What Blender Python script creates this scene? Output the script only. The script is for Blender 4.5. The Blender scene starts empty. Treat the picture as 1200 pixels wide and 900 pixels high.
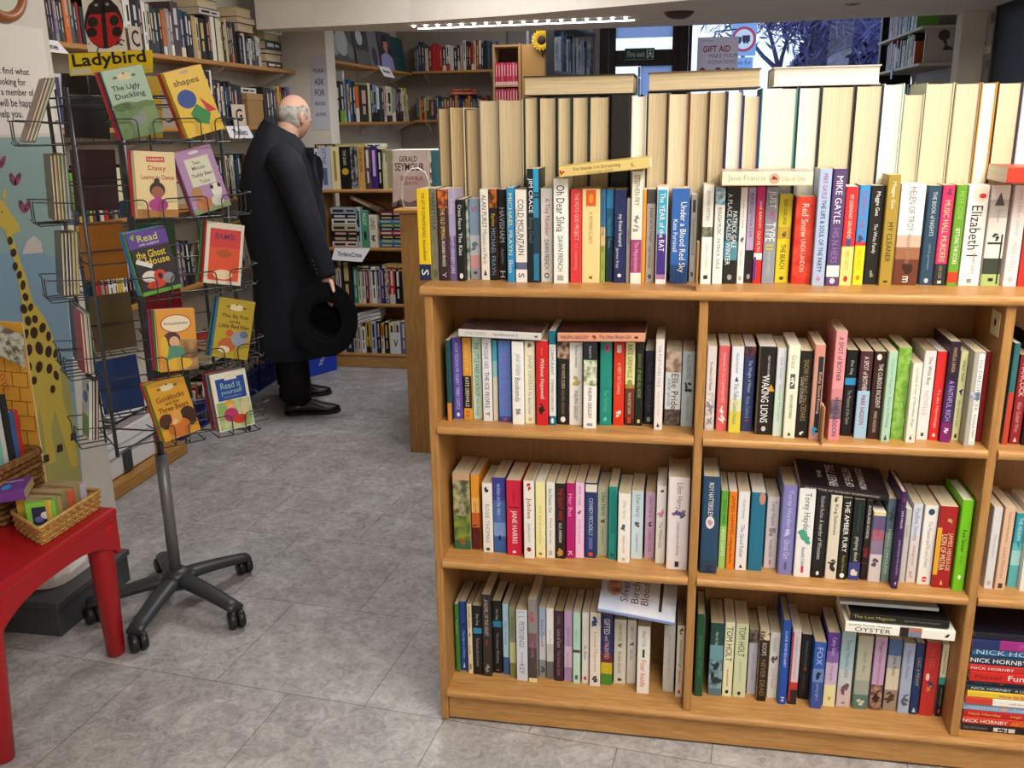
import bpy, bmesh, math, random
from mathutils import Vector, Matrix

PI = math.pi
SC = bpy.context.scene
COL = SC.collection
rnd = random.Random(7)

# ------------------------------------------------------------------ camera
FPX = 1080.22
PITCH, YAW, ROLL = .277346, -.183536, -.015896
CAM = Vector((.573, -2.0302, 1.5162))
_f = Vector((math.sin(YAW) * math.cos(PITCH), math.cos(YAW) * math.cos(PITCH), -math.sin(PITCH)))
_r = Vector((math.cos(YAW), -math.sin(YAW), 0))
_u = _r.cross(_f)
RV = _r * math.cos(ROLL) + _u * math.sin(ROLL)
UV = _u * math.cos(ROLL) - _r * math.sin(ROLL)
FV = _f
cd = bpy.data.cameras.new('camera')
cam = bpy.data.objects.new('camera', cd)
COL.objects.link(cam)
cd.sensor_width = 36
cd.lens = FPX / 1200 * 36
cd.clip_start = .02
cam.matrix_world = Matrix(((RV.x, UV.x, -FV.x, CAM.x), (RV.y, UV.y, -FV.y, CAM.y), (RV.z, UV.z, -FV.z, CAM.z), (0, 0, 0, 1)))
SC.camera = cam


def on(px, py, axis, val):
    """The point of the place seen at a pixel of the photograph, on the plane axis = val."""
    d = FV + RV * ((px - 600) / FPX) - UV * ((py - 450) / FPX)
    k = (val - CAM[axis]) / d[axis]
    return CAM + d * k


def onplane(px, py, p0, n):
    d = FV + RV * ((px - 600) / FPX) - UV * ((py - 450) / FPX)
    k = (Vector(p0) - CAM).dot(n) / d.dot(n)
    return CAM + d * k


# ------------------------------------------------------------------ materials
NAMED = dict(W='efede8', K='17171b', C='eadfbe', R='c8202a', N='1d2c52', B='2a5cb0', G='2f6b3d', T='1f7f86', P='4a3273', L='b7a9d6', Y='e6c61e', O='e88a2a', M='c9218a', S='c9cdcf', D='3a2a26', A='9bc6de')


def lin(h):
    h = NAMED.get(h, h)
    v = [int(h[i:i + 2], 16) / 255 for i in (0, 2, 4)]
    return [c / 12.92 if c <= .04045 else ((c + .055) / 1.055) ** 2.4 for c in v]


_mats = {}


def mat(h, rough=.5, spec=.4, metal=0.0, name=None):
    """Plain colour, or 'c1~c2' for a mottled print, or 'c1~c2~scale'."""
    key = (h, rough, spec, metal)
    if key in _mats:
        return _mats[key]
    m = bpy.data.materials.new(name or 'mat_' + h)
    m.use_nodes = True
    b = m.node_tree.nodes['Principled BSDF']
    b.inputs['Roughness'].default_value = rough
    b.inputs['Specular IOR Level'].default_value = spec
    b.inputs['Metallic'].default_value = metal
    parts = h.split('~')
    if len(parts) == 1:
        b.inputs['Base Color'].default_value = (*lin(parts[0]), 1)
    else:
        nt = m.node_tree
        tc = nt.nodes.new('ShaderNodeTexCoord')
        nz = nt.nodes.new('ShaderNodeTexNoise')
        nz.inputs['Scale'].default_value = float(parts[2]) if len(parts) > 2 else 45
        nz.inputs['Detail'].default_value = 4
        rp = nt.nodes.new('ShaderNodeValToRGB')
        rp.color_ramp.elements[0].position = .4
        rp.color_ramp.elements[1].position = .6
        rp.color_ramp.elements[0].color = (*lin(parts[0]), 1)
        rp.color_ramp.elements[1].color = (*lin(parts[1]), 1)
        nt.links.new(tc.outputs['Object'], nz.inputs['Vector'])
        nt.links.new(nz.outputs['Fac'], rp.inputs['Fac'])
        nt.links.new(rp.outputs['Color'], b.inputs['Base Color'])
    _mats[key] = m
    return m


def grain_mat(name, c1, c2, stretch, scale=9, rough=.42, bump=0.02):
    m = bpy.data.materials.new(name)
    m.use_nodes = True
    nt = m.node_tree
    b = nt.nodes['Principled BSDF']
    b.inputs['Roughness'].default_value = rough
    b.inputs['Specular IOR Level'].default_value = .35
    tc = nt.nodes.new('ShaderNodeTexCoord')
    mp = nt.nodes.new('ShaderNodeMapping')
    mp.inputs['Scale'].default_value = stretch
    nz = nt.nodes.new('ShaderNodeTexNoise')
    nz.inputs['Scale'].default_value = scale
    nz.inputs['Detail'].default_value = 6
    nz.inputs['Roughness'].default_value = .62
    nz.inputs['Distortion'].default_value = .6
    rp = nt.nodes.new('ShaderNodeValToRGB')
    rp.color_ramp.elements[0].position = .32
    rp.color_ramp.elements[1].position = .68
    rp.color_ramp.elements[0].color = (*lin(c1), 1)
    rp.color_ramp.elements[1].color = (*lin(c2), 1)
    bp = nt.nodes.new('ShaderNodeBump')
    bp.inputs['Strength'].default_value = bump
    L = nt.links.new
    L(tc.outputs['Object'], mp.inputs['Vector'])
    L(mp.outputs['Vector'], nz.inputs['Vector'])
    L(nz.outputs['Fac'], rp.inputs['Fac'])
    L(rp.outputs['Color'], b.inputs['Base Color'])
    L(nz.outputs['Fac'], bp.inputs['Height'])
    L(bp.outputs['Normal'], b.inputs['Normal'])
    return m


def emit_mat(name, h, s):
    m = bpy.data.materials.new(name)
    m.use_nodes = True
    b = m.node_tree.nodes['Principled BSDF']
    b.inputs['Base Color'].default_value = (*lin(h), 1)
    b.inputs['Emission Color'].default_value = (*lin(h), 1)
    b.inputs['Emission Strength'].default_value = s
    return m


# Pages: fine lines that run along the leaves (across the thickness of the block)
def page_mat(name, c1, c2):
    m = bpy.data.materials.new(name)
    m.use_nodes = True
    nt = m.node_tree
    b = nt.nodes['Principled BSDF']
    b.inputs['Roughness'].default_value = .85
    b.inputs['Specular IOR Level'].default_value = .1
    tc = nt.nodes.new('ShaderNodeTexCoord')
    mp = nt.nodes.new('ShaderNodeMapping')
    mp.inputs['Scale'].default_value = (420, 6, 6)
    nz = nt.nodes.new('ShaderNodeTexNoise')
    nz.inputs['Scale'].default_value = 1
    nz.inputs['Detail'].default_value = 2
    rp = nt.nodes.new('ShaderNodeValToRGB')
    rp.color_ramp.elements[0].position = .25
    rp.color_ramp.elements[1].position = .7
    rp.color_ramp.elements[0].color = (*lin(c1), 1)
    rp.color_ramp.elements[1].color = (*lin(c2), 1)
    L = nt.links.new
    L(tc.outputs['Object'], mp.inputs['Vector'])
    L(mp.outputs['Vector'], nz.inputs['Vector'])
    L(nz.outputs['Fac'], rp.inputs['Fac'])
    L(rp.outputs['Color'], b.inputs['Base Color'])
    return m


PAGES = {
    'w': page_mat('pages_white', 'dfdacd', 'f4f1e8'),
    'c': page_mat('pages_cream', 'cdbfa2', 'e3d5b8'),
    't': page_mat('pages_tan', 'b3a386', 'd0bf9d'),
    'b': page_mat('pages_brown', '9a8665', 'b8a27e'),
}


# ------------------------------------------------------------------ mesh building
class MB:
    def __init__(s):
        s.v, s.f, s.m, s.mats, s.sm = [], [], [], [], []

    def mi(s, m):
        if m not in s.mats:
            s.mats.append(m)
        return s.mats.index(m)

    def face(s, pts, m, smooth=False):
        b = len(s.v)
        s.v += [tuple(p) for p in pts]
        s.f.append(tuple(range(b, b + len(pts))))
        s.m.append(s.mi(m))
        s.sm.append(smooth)

    def grid(s, rows, m, closed=False, smooth=True, caps=False):
        """rows: equal-length lists of points; shared vertices."""
        b = len(s.v)
        n = len(rows[0])
        for r in rows:
            s.v += [tuple(p) for p in r]
        k = s.mi(m)
        for i in range(len(rows) - 1):
            for j in range(n if closed else n - 1):
                j2 = (j + 1) % n
                s.f.append((b + i * n + j, b + i * n + j2, b + (i + 1) * n + j2, b + (i + 1) * n + j))
                s.m.append(k)
                s.sm.append(smooth)
        if caps:
            s.f.append(tuple(b + j for j in reversed(range(n))))
            s.f.append(tuple(b + (len(rows) - 1) * n + j for j in range(n)))
            s.m += [k, k]
            s.sm += [False, False]

    def box(s, lo, hi, m, bev=0.0, M=None):
        bm = bmesh.new()
        bmesh.ops.create_cube(bm, size=1)
        c = [(lo[i] + hi[i]) / 2 for i in range(3)]
        d = [max(1e-5, hi[i] - lo[i]) for i in range(3)]
        for v in bm.verts:
            v.co = Vector([c[i] + v.co[i] * d[i] for i in range(3)])
        if bev:
            bmesh.ops.bevel(bm, geom=bm.edges[:], offset=min(bev, min(d) * .45), segments=2, affect='EDGES', profile=.5)
        s.add(bm, m, M)
        bm.free()

    def add(s, bm, m, M=None, smooth=False):
        b = len(s.v)
        bm.verts.index_update()
        for v in bm.verts:
            s.v.append(tuple(M @ v.co) if M else tuple(v.co))
        k = s.mi(m)
        for f in bm.faces:
            s.f.append(tuple(b + v.index for v in f.verts))
            s.m.append(k)
            s.sm.append(smooth)

    def add_mesh(s, me, m, M):
        b = len(s.v)
        s.v += [tuple(M @ v.co) for v in me.vertices]
        k = s.mi(m)
        for p in me.polygons:
            s.f.append(tuple(b + i for i in p.vertices))
            s.m.append(k)
            s.sm.append(False)

    def tube(s, pts, r, m, n=8, caps=True, closed=False):
        pts = [Vector(p) for p in pts]
        rs = r if isinstance(r, (list, tuple)) else [r] * len(pts)
        rows = []
        prev = None
        N = len(pts)
        for i, p in enumerate(pts):
            if closed:
                t = pts[(i + 1) % N] - pts[i - 1]
            else:
                t = pts[min(i + 1, N - 1)] - pts[max(i - 1, 0)]
            t = t.normalized() if t.length > 1e-9 else Vector((0, 0, 1))
            if prev is None:
                a = Vector((0, 0, 1)) if abs(t.z) < .9 else Vector((1, 0, 0))
                x = t.cross(a).normalized()
            else:
                x = (prev - t * prev.dot(t))
                x = x.normalized() if x.length > 1e-6 else prev
            prev = x
            y = t.cross(x)
            rows.append([p + (x * math.cos(2 * PI * k / n) + y * math.sin(2 * PI * k / n)) * rs[i] for k in range(n)])
        if closed:
            rows.append(rows[0])
        s.grid(rows, m, closed=True, caps=caps and not closed)

    def lathe(s, prof, m, n=24, M=None, smooth=True):
        rows = []
        for r, z in prof:
            row = [Vector((r * math.cos(2 * PI * k / n), r * math.sin(2 * PI * k / n), z)) for k in range(n)]
            rows.append([M @ p for p in row] if M else row)
        s.grid(rows, m, closed=True, smooth=smooth)

    def build(s, name, parent=None, loc=None):
        me = bpy.data.meshes.new(name)
        me.from_pydata(s.v, [], s.f)
        for m in s.mats:
            me.materials.append(m)
        me.polygons.foreach_set('material_index', s.m)
        me.polygons.foreach_set('use_smooth', s.sm)
        me.update()
        o = bpy.data.objects.new(name, me)
        COL.objects.link(o)
        if parent:
            o.parent = parent
        if loc is not None:
            o.location = loc
        return o


def thing(name, label, cat, loc=(0, 0, 0), rotz=0, group=None, M=None):
    o = bpy.data.objects.new(name, None)
    o.empty_display_size = .05
    COL.objects.link(o)
    if M is not None:
        o.matrix_world = M
    else:
        o.location = loc
        o.rotation_euler = (0, 0, rotz)
    return tag(o, label, cat, group)


def tag(o, label, cat, group=None, kind=None):
    o['label'] = label
    o['category'] = cat
    if group:
        o['group'] = group
    if kind:
        o['kind'] = kind
    return o


def struct(o):
    o['kind'] = 'structure'
    return o


_txt = {}


def text_mesh(s, bold=0.0, shear=0.0):
    key = (s, bold, shear)
    if key not in _txt:
        c = bpy.data.curves.new('lettering', 'FONT')
        c.body = s
        c.resolution_u = 2
        c.offset = bold
        c.shear = shear
        c.align_x = 'CENTER'
        c.space_line = .85
        o = bpy.data.objects.new('lettering', c)
        me = bpy.data.meshes.new_from_object(o)
        bpy.data.objects.remove(o)
        bpy.data.curves.remove(c)
        xs = [v.co.x for v in me.vertices] or [0, 1]
        ys = [v.co.y for v in me.vertices] or [0, 1]
        _txt[key] = (me, min(xs), max(xs), min(ys), max(ys))
    return _txt[key]


def put_text(mb, s, m, origin, xa, ya, w, h, bold=0.0, shear=0.0, maxr=1.5, lift=.0004):
    """Fit text s in a w x h field centred on origin; xa, ya: reading and up directions."""
    me, x0, x1, y0, y1 = text_mesh(s, bold, shear)
    if x1 - x0 < 1e-6:
        return
    sx, sy = w / (x1 - x0), h / (y1 - y0)
    sy = min(sy, sx * maxr)
    sx = min(sx, sy * maxr)
    xa, ya = Vector(xa), Vector(ya)
    n = xa.cross(ya)
    o = Vector(origin) + n * lift - xa * (sx * (x0 + x1) / 2) - ya * (sy * (y0 + y1) / 2)
    M = Matrix(((xa.x * sx, ya.x * sy, n.x, o.x), (xa.y * sx, ya.y * sy, n.y, o.y), (xa.z * sx, ya.z * sy, n.z, o.z), (0, 0, 0, 1)))
    mb.add_mesh(me, m, M)


def put_shape(mb, pts, m, origin, xa, ya, lift=.0003):
    xa, ya = Vector(xa), Vector(ya)
    n = xa.cross(ya)
    mb.face([Vector(origin) + xa * a + ya * b + n * lift for a, b in pts], m)


def ell(rx, ry, cx=0, cy=0, n=18, rot=0):
    c, s = math.cos(rot), math.sin(rot)
    out = []
    for k in range(n):
        a, b = rx * math.cos(2 * PI * k / n), ry * math.sin(2 * PI * k / n)
        out.append((cx + a * c - b * s, cy + a * s + b * c))
    return out


def rect(x0, y0, x1, y1):
    return [(x0, y0), (x1, y0), (x1, y1), (x0, y1)]


# ------------------------------------------------------------------ books
SERIES = []


def mix(a, b, t):
    a, b = NAMED.get(a, a), NAMED.get(b, b)
    return ''.join('%02x' % round(int(a[i:i + 2], 16) * (1 - t) + int(b[i:i + 2], 16) * t) for i in (0, 2, 4))


def bands(base):
    """'R' one colour; 'R.6W' red down to 60 % then white; 'R>W' a printed fade."""
    if isinstance(base, str):
        if '>' in base:
            a, b = base.split('>')
            return [(mix(a, b, (i + .5) / 6), (i + 1) / 6) for i in range(6)]
        out = []
        for seg in base.split('/'):
            c, _, e = seg.partition(':')
            if '>' in c:
                pass
            out.append((c, float(e) if e else 1.0))
        return out
    return base


FADE = {}


def make_book(name, t, d, h, base, board=None, back=None, pages='c', hard=False, texts=(), label=None, cat='book', group=None, M=None, letter=True, rough=.38, series=None):
    """A book standing on its tail at the origin: spine in the plane y=0 facing -y, thickness along x, leaves towards +y."""
    root = thing(name, label, cat, group=group, M=M)
    if series:
        SERIES.append((root, series[0], series[1]))
    bnds = bands(base)
    c = min(.0026 if hard else .0006, t * .2)
    r = min(.004 if hard else .0022, t * .3)
    bc = board or bnds[0][0]
    bm_front = mat(bc, rough)
    bm_back = mat(back, rough) if back else bm_front
    outer = [(t / 2, d), (t / 2, r), (t / 2 - r * .3, r * .3), (t / 2 - r, 0), (-t / 2 + r, 0), (-t / 2 + r * .3, r * .3), (-t / 2, r), (-t / 2, d)]
    ri = max(r - c, .0003)
    ti = t / 2 - c
    inner = [(ti, d), (ti, c + ri), (ti - ri * .3, c + ri * .3), (ti - ri, c), (-ti + ri, c), (-ti + ri * .3, c + ri * .3), (-ti, c + ri), (-ti, d)]
    zs = [h] + [h * (1 - e) for _, e in bnds[:-1]] + [0]
    mb = MB()
    for i in range(len(zs) - 1):
        z1, z0 = zs[i], zs[i + 1]
        sm = mat(bnds[i][0], rough)
        for j in range(7):
            a, b_ = outer[j], outer[j + 1]
            m = bm_front if j == 0 else bm_back if j == 6 else sm
            mb.face([(a[0], a[1], z0), (a[0], a[1], z1), (b_[0], b_[1], z1), (b_[0], b_[1], z0)], m, smooth=False)
    for j in range(7):
        a, b_ = inner[j], inner[j + 1]
        mb.face([(a[0], a[1], 0), (b_[0], b_[1], 0), (b_[0], b_[1], h), (a[0], a[1], h)], bm_front)
        o1, o2 = outer[j], outer[j + 1]
        for z, fl in ((h, 1), (0, 0)):
            q = [(o1[0], o1[1], z), (a[0], a[1], z), (b_[0], b_[1], z), (o2[0], o2[1], z)]
            m = bm_front if j == 0 else bm_back if j == 6 else mat(bnds[0 if z else -1][0], rough)
            mb.face(q if fl else q[::-1], m)
    for o_, i_ in ((outer[0], inner[0]), (inner[-1], outer[-1])):
        mb.face([(o_[0], o_[1], 0), (i_[0], i_[1], 0), (i_[0], i_[1], h), (o_[0], o_[1], h)], bm_front)
    mb.build('cover', root)
    pb = MB()
    e = .0028 if hard else .0004
    y1 = d - (.0035 if hard else .0006)
    g = .0001
    pm = PAGES[pages]
    y0 = c + (ri * .6 if not hard else .001)
    # the leaves: a block with a slightly hollow fore-edge on bound boards
    if hard:
        w = ti - g
        arc = [(-w, y1), (-w * .5, y1 - .003), (0, y1 - .004), (w * .5, y1 - .003), (w, y1)]
        ring = [(w, y0), ] + arc[::-1] + [(-w, y0)]
        pb.grid([[(x, y, z) for x, y in ring] for z in (e, h - e)], pm, closed=True, smooth=False, caps=True)
    else:
        pb.box((-ti + g, y0, e), (ti - g, y1, h - e), pm)
    pb.build('page_block', root)
    if texts and letter:
        lb = MB()
        w = t - 2 * r
        for qi, q in enumerate(texts):
            lf = .0003 + .00009 * qi
            s, col, a, b_ = q[0], q[1], q[2], q[3]
            wf = q[4] if len(q) > 4 else .62
            xo = q[5] if len(q) > 5 else 0
            m = mat(col, .6)
            o = (xo * t, 0, h * (1 - (a + b_) / 2))
            L = (b_ - a) * h
            X, Y = (0, 0, -1), (1, 0, 0)
            if s[0] == '@':
                k = s[1]
                hw, hl = wf * w / 2, L / 2
                if k == 'o':
                    put_shape(lb, ell(hl, hw), m, o, X, Y, lf)
                elif k == 'r':
                    put_shape(lb, rect(-hl, -hw, hl, hw), m, o, X, Y, lf)
                elif k == 't':
                    put_shape(lb, [(-hl, 0), (hl, -hw), (hl, hw)], m, o, X, Y, lf)
                elif k == 'm':   # a loose motif of small blots
                    rr = random.Random(int(h * 1e5) + int(a * 100))
                    for _ in range(7):
                        put_shape(lb, ell(hl * rr.uniform(.15, .4), hw * rr.uniform(.2, .5), hl * rr.uniform(-.6, .6), hw * rr.uniform(-.5, .5), 9, rr.uniform(0, 3)), m, o, X, Y, lift=lf + .00001 * _)
                elif k == 'h':   # words set across the spine
                    put_text(lb, s[2:], m, o, (1, 0, 0), (0, 0, 1), wf * w, L)
            else:
                put_text(lb, s, m, o, X, Y, L, wf * w, lift=lf + .0001)
        if lb.f:
            lb.build('spine_lettering', root)
    return root


ONES = 'first second third fourth fifth sixth seventh eighth ninth tenth eleventh twelfth thirteenth fourteenth fifteenth sixteenth seventeenth eighteenth nineteenth'.split()
TENS = {2: 'twent', 3: 'thirt', 4: 'fort', 5: 'fift', 6: 'sixt', 7: 'sevent', 8: 'eight', 9: 'ninet'}


def ordinal(n):
    if n < 20:
        return ONES[n - 1]
    a, b = divmod(n, 10)
    return TENS[a] + 'ieth' if b == 0 else TENS[a] + 'y-' + ONES[b - 1]


def frame(o, x, y, z):
    return Matrix(((x.x, y.x, z.x, o.x), (x.y, y.y, z.y, o.y), (x.z, y.z, z.z, o.z), (0, 0, 0, 1)))
# ------------------------------------------------------------------ the near oak bookcase
OAK_H = grain_mat('oak_along', 'a4743f', 'c0935a', (1.2, 14, 14))
OAK_V = grain_mat('oak_upright', '9b6d3c', 'b68a52', (14, 14, 1.0))
OAK_B = grain_mat('oak_back', '8f653a', '9c7145', (10, 10, .8))
TOP_Z, UND_Z = 1.155, 1.134
S1, S2, S0 = .8165, .4626, .0946
X1, X2, X3 = .6165, 1.2416, 1.868
TP = .020
DEPTH = .40
YB = .172
BACK = .205
case = thing('oak_bookcase', 'low double-sided oak bookcase full of paperbacks with backward hardbacks along its top', 'bookcase', (0, 0, 0))


def shelf_board(name, x0, x1, ztop, y0, y1, th, parent, m=None):
    mb = MB()
    b = th / 2
    prof = [(y1, ztop), (y0 + b * .8, ztop)]
    for k in range(1, 6):
        a = PI * k / 6
        prof.append((y0 + b * .8 - b * .8 * math.sin(a), ztop - b + b * math.cos(a)))
    prof += [(y0 + b * .8, ztop - th), (y1, ztop - th)]
    mb.grid([[(x, y, z) for y, z in prof] for x in (x0, x1)], m or OAK_H, closed=True, smooth=False, caps=True)
    return mb.build(name, parent)


def panel(name, lo, hi, parent, m=None, bev=.003):
    mb = MB()
    mb.box(lo, hi, m or OAK_V, bev)
    return mb.build(name, parent)


panel('end_panel', (-.008, 0, 0), (.012, DEPTH, UND_Z), case)
panel('divider', (X1, 0.002, S0), (X1 + TP, BACK + .012, UND_Z), case)
d2 = panel('divider', (X2, 0.002, S0), (X2 + TP, BACK + .012, UND_Z), case)
panel('end_panel', (X3, 0, 0), (X3 + .02, DEPTH, UND_Z), case)
for xa, xb in ((.0125, X1 - .0005), (X1 + TP + .0005, X2 - .0005), (X2 + TP + .0005, X3 - .0005)):
    for z in (S1, S2):
        shelf_board('shelf', xa, xb, z, -.006, BACK, .021, case)
    panel('back_panel', (xa - .0004, BACK + .0005, .03), (xb + .0004, BACK + .01, UND_Z), case, OAK_B, 0)
shelf_board('base_shelf', .0125, X3 - .0005, S0, -.012, BACK, .021, case)
panel('plinth', (.0125, .004, .006), (X3 - .0005, .022, S0 - .022), case, OAK_H)
shelf_board('top_board', -.014, X3 + .02, TOP_Z, -.012, DEPTH, .021, case)
mb = MB()
mb.box((X2 - .0012, .03, UND_Z - .075), (X2 - .0004, .085, UND_Z - .022), mat('d9c9a4', .6))
put_shape(mb, ell(.007, .009), mat('3a3530'), (X2 - .0012, .0575, UND_Z - .047), (0, -1, 0), (0, 0, 1))
o = mb.build('number_label', d2)
mb = MB()

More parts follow.
